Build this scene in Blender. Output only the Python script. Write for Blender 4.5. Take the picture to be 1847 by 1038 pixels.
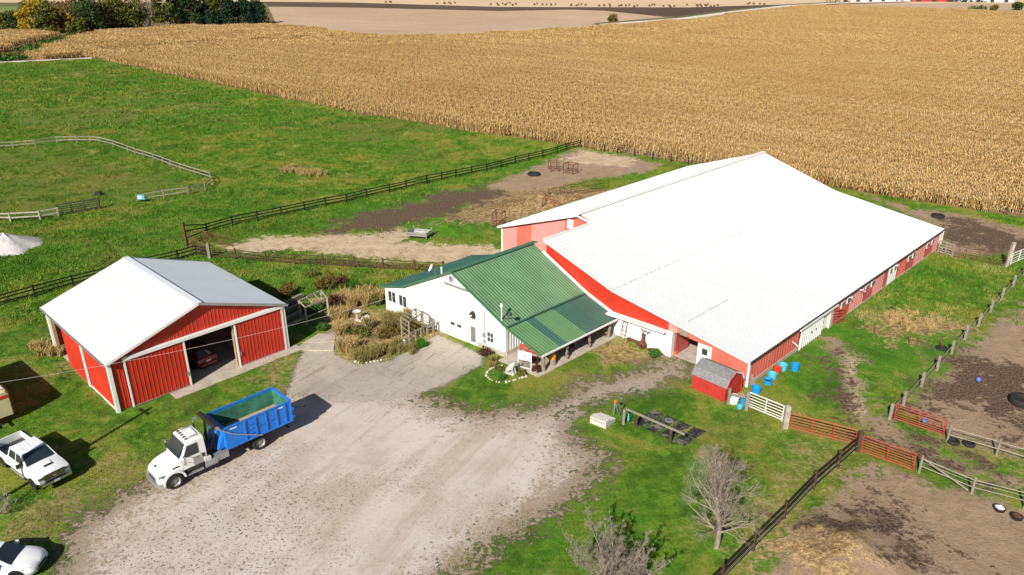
import bpy, bmesh, math, random
import numpy as np
from mathutils import Vector, Matrix

# ------------------------------------------------------------------ scene, camera, light
sc = bpy.context.scene
for o in list(bpy.data.objects):
    bpy.data.objects.remove(o, do_unlink=True)
COL = sc.collection
rad = math.radians
FPX, PITCH, HCAM = 1372.0, 0.404, 30.0          # focal length in photo pixels (1847 wide), downward tilt, drone height
cam_d = bpy.data.cameras.new('camera')
cam = bpy.data.objects.new('camera', cam_d); COL.objects.link(cam)
cam_d.sensor_fit = 'HORIZONTAL'; cam_d.sensor_width = 36.0
cam_d.lens = 36.0 * FPX / 1847.0
cam_d.clip_start = 0.5; cam_d.clip_end = 6000
cam.location = (0, 0, HCAM)
cam.rotation_euler = (math.pi / 2 - PITCH, 0, 0)
sc.camera = cam

SUN_AZ = rad(66.0)       # shadows fall along (cos, sin) of this
SUN_EL = rad(34.0)
w = bpy.data.worlds.new('World'); sc.world = w; w.use_nodes = True
nt = w.node_tree; nt.nodes.clear()
wo = nt.nodes.new('ShaderNodeOutputWorld'); wb = nt.nodes.new('ShaderNodeBackground')
sky = nt.nodes.new('ShaderNodeTexSky'); sky.sky_type = 'NISHITA'; sky.sun_disc = False
sky.sun_elevation = SUN_EL
to_sun = (-math.cos(SUN_AZ), -math.sin(SUN_AZ))
sky.sun_rotation = math.atan2(to_sun[0], to_sun[1])
sky.air_density = 1.0; sky.dust_density = 0.6; sky.ozone_density = 1.0
wb.inputs['Strength'].default_value = 0.05
nt.links.new(sky.outputs[0], wb.inputs['Color']); nt.links.new(wb.outputs[0], wo.inputs['Surface'])
sun_d = bpy.data.lights.new('sun', 'SUN'); sun = bpy.data.objects.new('sun', sun_d); COL.objects.link(sun)
sun_d.energy = 5.0; sun_d.angle = rad(0.5); sun_d.color = (1.0, 0.93, 0.81)
tv = Vector((to_sun[0] * math.cos(SUN_EL), to_sun[1] * math.cos(SUN_EL), math.sin(SUN_EL)))
sun.rotation_euler = tv.to_track_quat('Z', 'Y').to_euler()
sun.location = (-30, -60, 60)
sc.view_settings.view_transform = 'Standard'; sc.view_settings.look = 'None'
sc.view_settings.exposure = 0.5; sc.view_settings.gamma = 1.0
sc.view_settings.use_curve_mapping = False
sc.cycles.max_bounces = 6; sc.cycles.diffuse_bounces = 3; sc.cycles.glossy_bounces = 2
sc.cycles.transmission_bounces = 2; sc.cycles.transparent_max_bounces = 6
sc.cycles.caustics_reflective = False; sc.cycles.caustics_refractive = False

# ------------------------------------------------------------------ where a photo pixel meets the ground
def G(px, py, z=0.0):
    dx = (px - 923.5) / FPX; dy = (519.0 - py) / FPX
    d = (dx, math.cos(PITCH) + dy * math.sin(PITCH), -math.sin(PITCH) + dy * math.cos(PITCH))
    t = (z - HCAM) / d[2]
    return Vector((d[0] * t, d[1] * t, z))

# ------------------------------------------------------------------ helpers: objects
def tag(o, label=None, cat=None, group=None, kind=None):
    if label: o['label'] = label
    if cat: o['category'] = cat
    if group: o['group'] = group
    if kind: o['kind'] = kind
    return o
def thing(name, label, cat, loc=(0, 0, 0), rz=0.0, group=None):
    o = bpy.data.objects.new(name, None); COL.objects.link(o)
    o.location = loc; o.rotation_euler = (0, 0, rz); o.empty_display_size = 0.3
    return tag(o, label, cat, group)
def copy_tree(o, parent=None):
    c = o.copy(); COL.objects.link(c)
    if parent: c.parent = parent
    for ch in o.children: copy_tree(ch, c)
    return c

class MB:
    """collects shapes for ONE mesh object"""
    def __init__(s): s.v = []; s.f = []; s.T = None
    def add(s, vs, fs):
        n = len(s.v)
        s.v += [tuple(p) for p in vs]
        s.f += [tuple(i + n for i in q) for q in fs]
        return s
    def hexa(s, p):   # 8 points: bottom ring 0-3, top ring 4-7
        return s.add(p, [(3, 2, 1, 0), (4, 5, 6, 7), (0, 1, 5, 4), (1, 2, 6, 5), (2, 3, 7, 6), (3, 0, 4, 7)])
    def box(s, x0, x1, y0, y1, z0, z1):
        return s.hexa([(x0, y0, z0), (x1, y0, z0), (x1, y1, z0), (x0, y1, z0), (x0, y0, z1), (x1, y0, z1), (x1, y1, z1), (x0, y1, z1)])
    def quad(s, a, b, c, d): return s.add([a, b, c, d], [(0, 1, 2, 3)])
    def poly(s, pts): return s.add(pts, [tuple(range(len(pts)))])
    def prism(s, pts, off):   # flat polygon pts (3d) extruded by vector off
        n = len(pts); off = Vector(off)
        vs = [Vector(p) for p in pts]; vs = vs + [p + off for p in vs]
        return s.add(vs, [tuple(range(n - 1, -1, -1)), tuple(range(n, 2 * n))] + [(i, (i + 1) % n, n + (i + 1) % n, n + i) for i in range(n)])
    def bar(s, p, q, a, b, up=(0, 0, 1)):    # rectangular bar a wide, b high from p to q
        p = Vector(p); q = Vector(q); d = (q - p).normalized(); up = Vector(up)
        r = d.cross(up)
        if r.length < 1e-4: r = d.cross(Vector((1, 0, 0)))
        r.normalize(); u = r.cross(d)
        r *= a / 2; u *= b / 2
        return s.hexa([p - r - u, p + r - u, q + r - u, q - r - u, p - r + u, p + r + u, q + r + u, q - r + u])
    def tube(s, pts, rs, n=6, caps=True):
        pts = [Vector(p) for p in pts]
        if not isinstance(rs, (list, tuple)): rs = [rs] * len(pts)
        rings = []; base = len(s.v)
        for i, p in enumerate(pts):
            d = (pts[min(i + 1, len(pts) - 1)] - pts[max(i - 1, 0)]).normalized()
            a = d.cross(Vector((0, 0, 1)))
            if a.length < 1e-3: a = Vector((1, 0, 0))
            a.normalize(); b = d.cross(a)
            for k in range(n):
                t = 2 * math.pi * k / n
                s.v.append(tuple(p + (a * math.cos(t) + b * math.sin(t)) * rs[i]))
        for i in range(len(pts) - 1):
            for k in range(n):
                k2 = (k + 1) % n
                s.f.append((base + i * n + k, base + i * n + k2, base + (i + 1) * n + k2, base + (i + 1) * n + k))
        if caps:
            s.f.append(tuple(base + k for k in range(n - 1, -1, -1)))
            s.f.append(tuple(base + (len(pts) - 1) * n + k for k in range(n)))
        return s
    def lathe(s, prof, n=16, c=(0, 0, 0), axis='z'):   # prof: (r, h) list
        base = len(s.v); m = len(prof)
        for k in range(n):
            t = 2 * math.pi * k / n
            for r, h in prof:
                x, y, z = r * math.cos(t), r * math.sin(t), h
                if axis == 'y': x, y, z = x, z, y
                if axis == 'x': x, y, z = z, x, y
                s.v.append((c[0] + x, c[1] + y, c[2] + z))
        for k in range(n):
            k2 = (k + 1) % n
            for j in range(m - 1):
                s.f.append((base + k * m + j, base + k2 * m + j, base + k2 * m + j + 1, base + k * m + j + 1))
        return s
    def loft(s, sts):   # stations (x, [(y, z)...]) half outlines from bottom centre round to top centre, mirrored
        base = len(s.v); n = None
        for x, half in sts:
            ring = [(x, y, z) for y, z in half] + [(x, -y, z) for y, z in reversed(half)]
            n = len(ring); s.v += ring
        for i in range(len(sts) - 1):
            for k in range(n):
                k2 = (k + 1) % n
                s.f.append((base + i * n + k, base + (i + 1) * n + k, base + (i + 1) * n + k2, base + i * n + k2))
        s.f.append(tuple(base + k for k in range(n)))
        s.f.append(tuple(base + (len(sts) - 1) * n + k for k in range(n - 1, -1, -1)))
        return s
    def strip(s, fn, u0, u1, sp=0.3, rw=0.05, rh=0.025):
        """ribbed sheet: fn(u, t, off) -> point, t 0/1 the two edges, off = distance out of the sheet"""
        us = [(u0, 0)]; k = math.ceil(u0 / sp + 1e-6)
        while k * sp + rw < u1:
            c = k * sp
            if c - rw > u0 + 0.01: us += [(c - rw, 0), (c - rw * .4, rh), (c + rw * .4, rh), (c + rw, 0)]
            k += 1
        us.append((u1, 0)); base = len(s.v)
        for u, h in us: s.v += [tuple(fn(u, 0, h)), tuple(fn(u, 1, h))]
        for i in range(len(us) - 1):
            s.f.append((base + 2 * i, base + 2 * i + 2, base + 2 * i + 3, base + 2 * i + 1))
        return s
    def build(s, name, mat, parent=None, smooth=None, recalc=True, loc=None):
        me = bpy.data.meshes.new(name)
        vs = s.v
        if s.T: vs = [s.T(*p) for p in vs]
        me.from_pydata([tuple(p) for p in vs], [], s.f)
        if recalc:
            bm = bmesh.new(); bm.from_mesh(me)
            bmesh.ops.recalc_face_normals(bm, faces=bm.faces)
            bm.to_mesh(me); bm.free()
        if smooth:
            me.shade_smooth()
            me.set_sharp_from_angle(angle=rad(smooth))
        me.materials.append(mat)
        o = bpy.data.objects.new(name, me); COL.objects.link(o)
        if parent: o.parent = parent
        if loc is not None: o.location = loc
        return o

_unit = {}
def barobj(name, mat, parent, p, q, a, b, roll_up=(0, 0, 1)):
    """a straight bar as its own object, sharing one unit-box mesh per material"""
    key = ('b', mat.name)
    if key not in _unit:
        m = MB().box(-.5, .5, -.5, .5, -.5, .5); me = bpy.data.meshes.new('bar'); me.from_pydata(m.v, [], m.f); me.materials.append(mat); _unit[key] = me
    o = bpy.data.objects.new(name, _unit[key]); COL.objects.link(o)
    p = Vector(p); q = Vector(q); d = q - p; L = d.length; d.normalize(); up = Vector(roll_up)
    r = up.cross(d)
    if r.length < 1e-4: r = Vector((1, 0, 0)).cross(d)
    r.normalize(); u = d.cross(r)
    M = Matrix((d, r, u)).transposed().to_4x4()
    M = Matrix.Translation((p + q) / 2) @ M @ Matrix.Diagonal((L, a, b, 1))
    if parent: o.parent = parent
    o.matrix_local = M
    return o
def rodobj(name, mat, parent, p, q, r, n=8):
    key = ('c', mat.name, n)
    if key not in _unit:
        m = MB().tube([(0, 0, -.5), (0, 0, .5)], 1.0, n); me = bpy.data.meshes.new('rod'); me.from_pydata(m.v, [], m.f); me.materials.append(mat)
        me.shade_smooth(); me.set_sharp_from_angle(angle=rad(40)); _unit[key] = me
    o = bpy.data.objects.new(name, _unit[key]); COL.objects.link(o)
    p = Vector(p); q = Vector(q); d = q - p
    M = Matrix.Translation((p + q) / 2) @ d.to_track_quat('Z', 'Y').to_matrix().to_4x4() @ Matrix.Diagonal((r, r, d.length, 1))
    if parent: o.parent = parent
    o.matrix_local = M
    return o

# ------------------------------------------------------------------ helpers: materials
class NT:
    def __init__(s, name):
        s.m = bpy.data.materials.new(name); s.m.use_nodes = True; s.t = s.m.node_tree
        s.b = s.t.nodes['Principled BSDF']; s.out = s.t.nodes['Material Output']
    def n(s, t, **k):
        x = s.t.nodes.new(t)
        for a, v in k.items(): setattr(x, a, v)
        return x
    def l(s, a, b): s.t.links.new(a, b)
    def pos(s):
        if not hasattr(s, '_p'): s._p = s.n('ShaderNodeNewGeometry').outputs['Position']
        return s._p
    def obj(s):
        if not hasattr(s, '_o'): s._o = s.n('ShaderNodeTexCoord').outputs['Object']
        return s._o
    def scaled(s, vec, sx, sy, sz, rz=0):
        if rz:     # turn first, then stretch
            q = s.n('ShaderNodeMapping'); q.inputs['Rotation'].default_value = (0, 0, rz); s.l(vec, q.inputs['Vector']); vec = q.outputs[0]
        x = s.n('ShaderNodeMapping'); x.inputs['Scale'].default_value = (sx, sy, sz)
        s.l(vec, x.inputs['Vector']); return x.outputs[0]
    def noise(s, vec, scale, detail=3, rough=.55, dist=0.0):
        x = s.n('ShaderNodeTexNoise'); x.inputs['Scale'].default_value = scale; x.inputs['Detail'].default_value = detail
        x.inputs['Roughness'].default_value = rough; x.inputs['Distortion'].default_value = dist
        s.l(vec, x.inputs['Vector']); return x.outputs['Fac']
    def vor(s, vec, scale, feature='F1', out='Distance'):
        x = s.n('ShaderNodeTexVoronoi'); x.feature = feature; x.inputs['Scale'].default_value = scale
        s.l(vec, x.inputs['Vector']); return x.outputs[out]
    def math(s, op, a, b=None, c=None):
        x = s.n('ShaderNodeMath', operation=op)
        for i, q in enumerate((a, b, c)):
            if q is None: continue
            if isinstance(q, (int, float)): x.inputs[i].default_value = q
            else: s.l(q, x.inputs[i])
        return x.outputs[0]
    def ramp(s, v, a, b, lo=0.0, hi=1.0, smooth=True):
        x = s.n('ShaderNodeMapRange'); x.interpolation_type = 'SMOOTHSTEP' if smooth else 'LINEAR'
        x.inputs['From Min'].default_value = a; x.inputs['From Max'].default_value = b
        x.inputs['To Min'].default_value = lo; x.inputs['To Max'].default_value = hi
        s.l(v, x.inputs['Value']); return x.outputs['Result']
    def mix(s, f, a, b, mode='MIX'):
        x = s.n('ShaderNodeMix', data_type='RGBA', blend_type=mode)
        for i, q in ((0, f), (6, a), (7, b)):
            if isinstance(q, (int, float)): x.inputs[i].default_value = q
            elif isinstance(q, tuple): x.inputs[i].default_value = (*q, 1) if len(q) == 3 else q
            else: s.l(q, x.inputs[i])
        return x.outputs[2]
    def attr(s, name):
        x = s.n('ShaderNodeAttribute'); x.attribute_name = name; return x.outputs['Fac']
    def bump(s, h, strength=.4, dist=.05):
        x = s.n('ShaderNodeBump'); x.inputs['Strength'].default_value = strength; x.inputs['Distance'].default_value = dist
        s.l(h, x.inputs['Height']); s.l(x.outputs[0], s.b.inputs['Normal'])
    def set(s, col=None, rough=None, metal=None, spec=None):
        for k, v in (('Base Color', col), ('Roughness', rough), ('Metallic', metal), ('Specular IOR Level', spec)):
            if v is None: continue
            if isinstance(v, (int, float)): s.b.inputs[k].default_value = v
            elif isinstance(v, tuple): s.b.inputs[k].default_value = (*v, 1)
            else: s.l(v, s.b.inputs[k])
        return s.m

def paint(name, col, rough=.5, metal=0.0, var=.12, dirt=.0, scale=1.5, spec=.5, stain=(.16, .12, .08)):
    t = NT(name); o = t.obj()
    n1 = t.noise(o, scale, 4, .6); n2 = t.noise(o, scale * 9, 3)
    c = t.mix(t.ramp(n1, .3, .7), tuple(x * (1 - var) for x in col), tuple(min(1, x * (1 + var)) for x in col))
    if dirt: c = t.mix(t.math('MULTIPLY', t.ramp(n2, .5, .78), dirt), c, stain)
    return t.set(c, t.ramp(n2, .2, .8, rough * .85, min(1, rough * 1.15)), metal, spec)
def wood(name, col, col2, rough=.85):
    t = NT(name); o = t.obj()
    n = t.noise(t.scaled(o, 9, 9, 1.2), 2.2, 5, .65); n2 = t.noise(t.pos(), 2.0, 2)
    c = t.mix(t.ramp(n, .3, .7), col, col2); c = t.mix(t.ramp(n2, .35, .7, 0, .35), c, tuple(x * .55 for x in col))
    t.bump(n, .4, .01)
    return t.set(c, rough, 0, .2)
def sheet_metal(name, col, rough=.45, var=.06, streak=.15, metal=0.0, spec=.4, along=(3.0, .12, 3.0)):
    t = NT(name); o = t.obj()
    n = t.noise(t.scaled(o, *along), 1.0, 4, .6); n2 = t.noise(o, .5, 3)
    c = t.mix(t.ramp(n, .35, .75, 0, streak), col, tuple(x * .62 for x in col))
    c = t.mix(t.ramp(n2, .35, .7, 0, 1), c, tuple(min(1, x * (1 + var)) for x in col))
    return t.set(c, t.ramp(n, .3, .7, rough * .9, rough * 1.2), metal, spec)
def glass(name, col=(.02, .028, .035)):
    t = NT(name); n = t.noise(t.obj(), 2.0, 2)
    return t.set(t.mix(n, tuple(x * .7 for x in col), tuple(x * 1.4 for x in col)), .06, 0, .8)

M = {}
M['white_roof'] = sheet_metal('white_roof_steel', (.57, .58, .595), .4, .05, .14, along=(.1, 2.5, .1))
M['shaded_roof'] = sheet_metal('shade_tinted_white_steel', (.60, .64, .69), .38, .04, .1, along=(.1, 2.5, .1))  # same white roof steel, with the less sunny slope's blue-grey in the colour
M['red_steel'] = sheet_metal('red_steel_siding', (.46, .034, .018), .4, .12, .3, along=(2, 2, .25))
M['red_faded'] = sheet_metal('faded_red_siding', (.60, .135, .10), .5, .15, .35, along=(1.4, 1.4, .3))
M['red_pale'] = sheet_metal('pale_faded_siding', (.64, .26, .24), .5, .12, .3, along=(1.4, 1.4, .3))
M['red_door'] = sheet_metal('dark_red_door', (.42, .085, .075), .5, .15, .3, along=(1.5, 1.5, .3))
M['red_gate'] = paint('red_gate_paint', (.36, .045, .025), .45, 0, .15, .15)
M['white_wall'] = paint('white_wall_paint', (.82, .82, .80), .6, 0, .03, .05, .6, .3, (.5, .46, .4))
M['white_trim'] = paint('white_trim', (.78, .78, .77), .45, 0, .05, .05)
M['grey_siding'] = sheet_metal('grey_white_siding', (.66, .67, .69), .42, .06, .2, along=(2, 2, .3))
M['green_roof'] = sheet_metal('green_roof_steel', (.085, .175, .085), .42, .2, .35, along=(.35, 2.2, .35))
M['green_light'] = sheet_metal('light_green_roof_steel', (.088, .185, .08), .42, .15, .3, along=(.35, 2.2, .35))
M['green_dark_and_shade'] = sheet_metal('dark_green_and_shade_steel', (.03, .09, .07), .42, .2, .35, along=(.35, 2.2, .35))  # dark porch sheets, and painted shade for the left slopes
M['green_trim'] = paint('green_trim', (.05, .15, .085), .4)
M['concrete'] = paint('pale_concrete', (.42, .37, .31), .9, 0, .15, .35, 1.2, .2, (.2, .17, .14))
M['concrete_w'] = paint('white_concrete', (.54, .52, .47), .9, 0, .1, .2, 3, .2, (.35, .32, .28))
M['black_wood'] = wood('black_stained_wood', (.012, .011, .010), (.03, .026, .022))
M['brown_wood'] = wood('dark_brown_wood', (.06, .035, .022), (.12, .075, .045))
M['grey_wood'] = wood('weathered_grey_wood', (.19, .165, .135), (.34, .30, .25))
M['pale_wood'] = wood('weathered_white_wood', (.27, .24, .2), (.52, .48, .42))
M['pen_wood'] = wood('pen_rail_wood', (.2, .17, .14), (.44, .4, .34))
M['tan_wood'] = wood('tan_timber', (.36, .24, .13), (.5, .36, .2))
M['log'] = wood('log_bark', (.16, .125, .1), (.36, .3, .24))
M['carved'] = wood('orange_carved_wood', (.62, .2, .015), (.75, .32, .03), .5)
M['rust'] = paint('rusty_steel', (.13, .05, .03), .8, 0, .4, .4, 4, .3, (.25, .1, .04))
M['dark_steel'] = paint('dark_steel', (.03, .03, .032), .5, 0, .3, .2)
M['steel'] = paint('grey_steel', (.42, .43, .44), .35, .6, .1, .1)
M['rim'] = paint('dusty_wheel_rim', (.26, .25, .24), .5, .2, .3, .4, 8)
M['chrome'] = paint('chrome', (.7, .7, .72), .12, 1.0, .05)
M['wire'] = paint('white_wire', (.6, .6, .58), .5)
M['black'] = paint('black_plastic', (.014, .014, .015), .5)
M['rubber'] = paint('tyre_rubber', (.02, .02, .02), .8, 0, .3, .25, 6, .3, (.1, .085, .07))
M['glass'] = glass('dark_glass')
M['glass_w'] = glass('window_glass', (.03, .04, .05))
M['car_white'] = paint('white_car_paint', (.74, .76, .79), .2, 0, .03, .06, 2, .6)
M['truck_white'] = paint('white_truck_paint', (.74, .74, .73), .28, 0, .04, .14, 2, .6, (.45, .42, .38))
M['car_red'] = paint('dark_red_car_paint', (.22, .018, .022), .2, 0, .05, 0, 2, .6)
M['blue'] = paint('blue_container_paint', (.012, .17, .62), .38, 0, .12, .22, 2.5, .5, (.05, .1, .22))
M['dark_green_in'] = paint('scuffed_green_paint', (.03, .19, .125), .6, 0, .35, .8, 1.6, .3, (.22, .18, .13))
M['sand_in'] = paint('sandy_container_floor', (.42, .29, .16), .9, 0, .15, .3)
M['tub_blue'] = paint('blue_tub_plastic', (.01, .26, .62), .4, 0, .1, .15, 3, .5, (.1, .12, .12))
M['tub_light'] = paint('light_blue_tub_plastic', (.08, .42, .6), .45, 0, .1, .15)
M['tub_red'] = paint('red_tub_plastic', (.52, .04, .02), .45, 0, .1, .15)
M['tub_white'] = paint('white_tub_plastic', (.75, .78, .8), .45, 0, .05, .15)
M['stone'] = paint('pale_stone', (.52, .47, .4), .9, 0, .25, .3, 3)
M['grey_stone'] = paint('grey_concrete_statue', (.46, .45, .42), .9, 0, .2, .4, 4)
M['shingle'] = paint('grey_shingle', (.2, .2, .205), .85, 0, .2, .3, 6, .2, (.12, .12, .12))
M['barn_red'] = paint('barn_red_paint', (.42, .03, .025), .65, 0, .15, .2, 2, .3, (.5, .25, .2))
M['lens'] = paint('headlamp_lens', (.16, .165, .17), .1, .2, .3)
M['lamp_red'] = paint('tail_lamp', (.5, .05, .05), .15)
M['orange'] = paint('orange_plastic', (.75, .13, .02), .5)
M['purple'] = paint('purple_glass', (.1, .05, .5), .2)
t_ = NT('straw'); n_ = t_.noise(t_.pos(), 3.5, 5, .85); t_.bump(n_, 1.0, .3); M['straw_mat'] = t_.set(t_.mix(t_.ramp(n_, .4, .6), (.13, .08, .035), (.45, .31, .15)), .95, 0, .1)
M['plate'] = paint('plate', (.6, .62, .65), .4)
# ------------------------------------------------------------------ ground: one composition material, masks are signed distances in metres
def sd_poly(P, poly):
    """signed distance (inside positive) of points P (n,2) to polygon"""
    A = np.array(poly, float); B = np.roll(A, -1, 0)
    d = np.full(len(P), 1e9); ins = np.zeros(len(P), bool)
    for a, b in zip(A, B):
        e = b - a; w = P - a
        t = np.clip((w @ e) / max(e @ e, 1e-9), 0, 1)
        d = np.minimum(d, np.hypot(*(w - t[:, None] * e).T))
        c = ((a[1] <= P[:, 1]) != (b[1] <= P[:, 1]))
        with np.errstate(divide='ignore', invalid='ignore'):
            xi = a[0] + (P[:, 1] - a[1]) * e[0] / (e[1] if abs(e[1]) > 1e-12 else 1e-12)
        ins ^= c & (P[:, 0] < xi)
    return np.where(ins, d, -d)
def W2(pts): return [tuple(G(x, y)[:2]) for x, y in pts]

REG = {
 'gravel': [[(95, 1120), (95, 1010), (135, 930), (215, 893), (240, 876), (300, 848), (400, 788), (490, 738), (522, 708), (600, 690), (700, 690), (792, 698), (772, 712), (800, 729), (870, 741), (955, 737), (1020, 714), (1060, 692), (1125, 676), (1196, 655), (1214, 640), (1258, 664), (1190, 699), (1130, 711), (1060, 734), (1030, 752), (1035, 788), (1083, 813), (1096, 838), (1060, 880), (965, 938), (880, 992), (815, 1040), (760, 1120)]],
 'concrete': [[(518, 708), (528, 672), (545, 634), (575, 604), (600, 596), (616, 604), (604, 640), (640, 657), (700, 652), (745, 624), (792, 603), (874, 643), (872, 657), (800, 697), (740, 716), (620, 730)]],
 'dirt': [[(612, 592), (628, 574), (690, 572), (680, 594), (640, 600)], [(1392, 990), (1480, 905), (1545, 845), (1565, 838), (1640, 862), (1760, 893), (1847, 918), (1960, 940), (2000, 1130), (1360, 1130), (1372, 1045)],
          [(1625, 738), (1670, 690), (1730, 632), (1847, 548), (2000, 470), (2050, 900), (1847, 822), (1705, 783)],
          [(1560, 352), (1650, 378), (1720, 384), (1847, 412), (2000, 440), (2000, 500), (1847, 458), (1700, 458), (1690, 410)],
          [(870, 335), (960, 303), (1042, 268), (1135, 283), (1195, 297), (1165, 312), (1060, 325), (960, 352), (880, 350)],
          [(1492, 606), (1515, 620), (1548, 665), (1556, 720), (1590, 752), (1640, 790), (1760, 840), (1860, 872), (1860, 892), (1740, 858), (1640, 822), (1560, 780), (1525, 745), (1515, 690), (1500, 645), (1480, 618)]],
 'sand': [[(395, 446), (470, 426), (600, 424), (700, 418), (720, 405), (740, 420), (735, 436), (820, 442), (915, 446), (915, 476), (700, 472), (560, 452), (440, 455)],
          [(1010, 287), (1055, 272), (1150, 288), (1128, 301), (1060, 297)],
          [(1530, 640), (1545, 672), (1560, 740), (1552, 760), (1530, 720), (1522, 680)]],
 'mud': [[(580, 420), (640, 384), (740, 366), (800, 345), (880, 335), (905, 350), (810, 390), (700, 414)],
         [(1495, 640), (1522, 690), (1528, 745), (1560, 780), (1530, 768), (1505, 720)],
         [(1625, 738), (1670, 692), (1730, 640), (1780, 640), (1847, 660), (1900, 700), (1847, 770), (1760, 740), (1690, 745)],
         [(1700, 395), (1760, 400), (1800, 420), (1847, 425), (1950, 440), (1950, 480), (1800, 455), (1700, 440)],
         [(1500, 945), (1590, 905), (1655, 950), (1660, 1030), (1590, 1000)],
         [(1640, 800), (1720, 832), (1800, 852), (1800, 862), (1700, 845), (1640, 818)]],
 'straw': [[(606, 640), (640, 655), (700, 650), (745, 622), (788, 601), (740, 585), (690, 560), (640, 535), (600, 545), (600, 590)], [(785, 404), (850, 350), (900, 345), (1000, 338), (1100, 345), (1150, 350), (1000, 385), (910, 412), (830, 405)],
           [(1410, 990), (1470, 950), (1540, 925), (1590, 940), (1600, 985), (1570, 1045), (1420, 1060)],
           [(1070, 625), (1115, 610), (1190, 640), (1150, 652), (1090, 645)],
           [(1575, 590), (1640, 555), (1700, 580), (1740, 590), (1680, 605), (1600, 610)]],
 'dry': [[(560, 545), (600, 505), (690, 520), (695, 560), (610, 590)], [(1040, 690), (1180, 655), (1200, 665), (1060, 700)], [(0, 268), (60, 262), (150, 270), (60, 272)], [(130, 128), (175, 125), (160, 138), (115, 138)], [(600, 140), (640, 175), (560, 160)],
         [(330, 186), (410, 188), (380, 200), (320, 196)], [(245, 165), (295, 172), (260, 185)], [(55, 635), (115, 600), (150, 640), (120, 668)],
         [(470, 690), (510, 640), (540, 640), (525, 700), (480, 740)], [(200, 845), (260, 850), (200, 900), (100, 960), (20, 1010), (40, 940)],
         [(520, 745), (540, 740), (430, 860), (400, 860)], [(300, 545), (400, 480), (450, 490), (420, 505)],
         [(1480, 800), (1540, 830), (1440, 950), (1400, 985), (1350, 1010)],
         [(600, 470), (700, 478), (640, 490)], [(1545, 570), (1600, 545), (1650, 560), (1600, 590)], [(1660, 745), (1847, 800), (1847, 850), (1700, 815)]],
 'litter': [[(950, 738), (1020, 714), (1060, 690), (1125, 674), (1196, 653), (1245, 655), (1180, 682), (1090, 700), (1030, 722), (1000, 742)], [(1030, 770), (1088, 815), (1100, 838), (1062, 882), (967, 940), (882, 994), (815, 1045), (770, 1045), (880, 965), (985, 895), (1035, 850), (1020, 812)], [(760, 706), (800, 726), (870, 738), (960, 733), (900, 752), (820, 745), (770, 730)], [(90, 1100), (95, 1000), (140, 925), (240, 874), (300, 870), (230, 910), (180, 960), (150, 1100)]],
 'olive': [[(-80, 290), (60, 272), (160, 285), (300, 318), (362, 330), (330, 345), (248, 358), (180, 372), (100, 385), (-80, 395)], [(20, 200), (200, 190), (260, 215), (120, 235), (10, 230)], [(560, 225), (760, 215), (840, 235), (640, 262)]],
 'lush': [[(380, 440), (420, 415), (620, 380), (760, 350), (780, 355), (740, 372), (650, 388), (560, 425), (480, 428)], [(790, 400), (840, 388), (860, 405), (850, 425), (800, 430)],
          [(0, 470), (150, 450), (260, 470), (100, 520), (0, 540)]],
}
REGW = {k: [W2(p) for p in v] for k, v in REG.items()}
KEYS = list(REG)
def masks(P):
    out = {}
    for k in KEYS:
        m = np.full(len(P), -6.0)
        for poly in REGW[k]:
            a = np.array(poly); lo = a.min(0) - 6; hi = a.max(0) + 6
            s = np.where((P[:, 0] > lo[0]) & (P[:, 0] < hi[0]) & (P[:, 1] > lo[1]) & (P[:, 1] < hi[1]))[0]
            if len(s): m[s] = np.maximum(m[s], np.clip(sd_poly(P[s], poly), -6, 6))
        out[k] = m
    return out

def grass_color(t, p):
    a = t.noise(p, .04, 3, .6); b = t.noise(p, .16, 4, .7, .8); c = t.noise(p, .9, 5, .75, .5); d = t.noise(p, 5.5, 4, .8)
    col = t.mix(t.ramp(c, .38, .62), (.058, .145, .011), (.15, .27, .026))
    col = t.mix(t.ramp(b, .46, .60, 0, .85), col, (.26, .265, .045))
    col = t.mix(t.ramp(a, .46, .58, 0, .65), col, (.070, .205, .015))
    col = t.mix(t.ramp(b, .44, .34, 0, .7), col, (.045, .115, .010))  # darker patches paint shadowed grass into the colour
    e = t.noise(p, .075, 4, .7, 1.2)
    col = t.mix(t.ramp(e, .53, .63, 0, .42), col, (.175, .165, .04))
    tuft = t.math('MULTIPLY', t.ramp(c, .54, .62), t.ramp(b, .45, .56))
    col = t.mix(t.math('MULTIPLY', tuft, .7), col, (.30, .26, .085))
    return t.mix(t.ramp(d, .46, .68, .0, .62), col, (.034, .085, .008)), c, d  # fine dark flecks put shadow green into the turf

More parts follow.
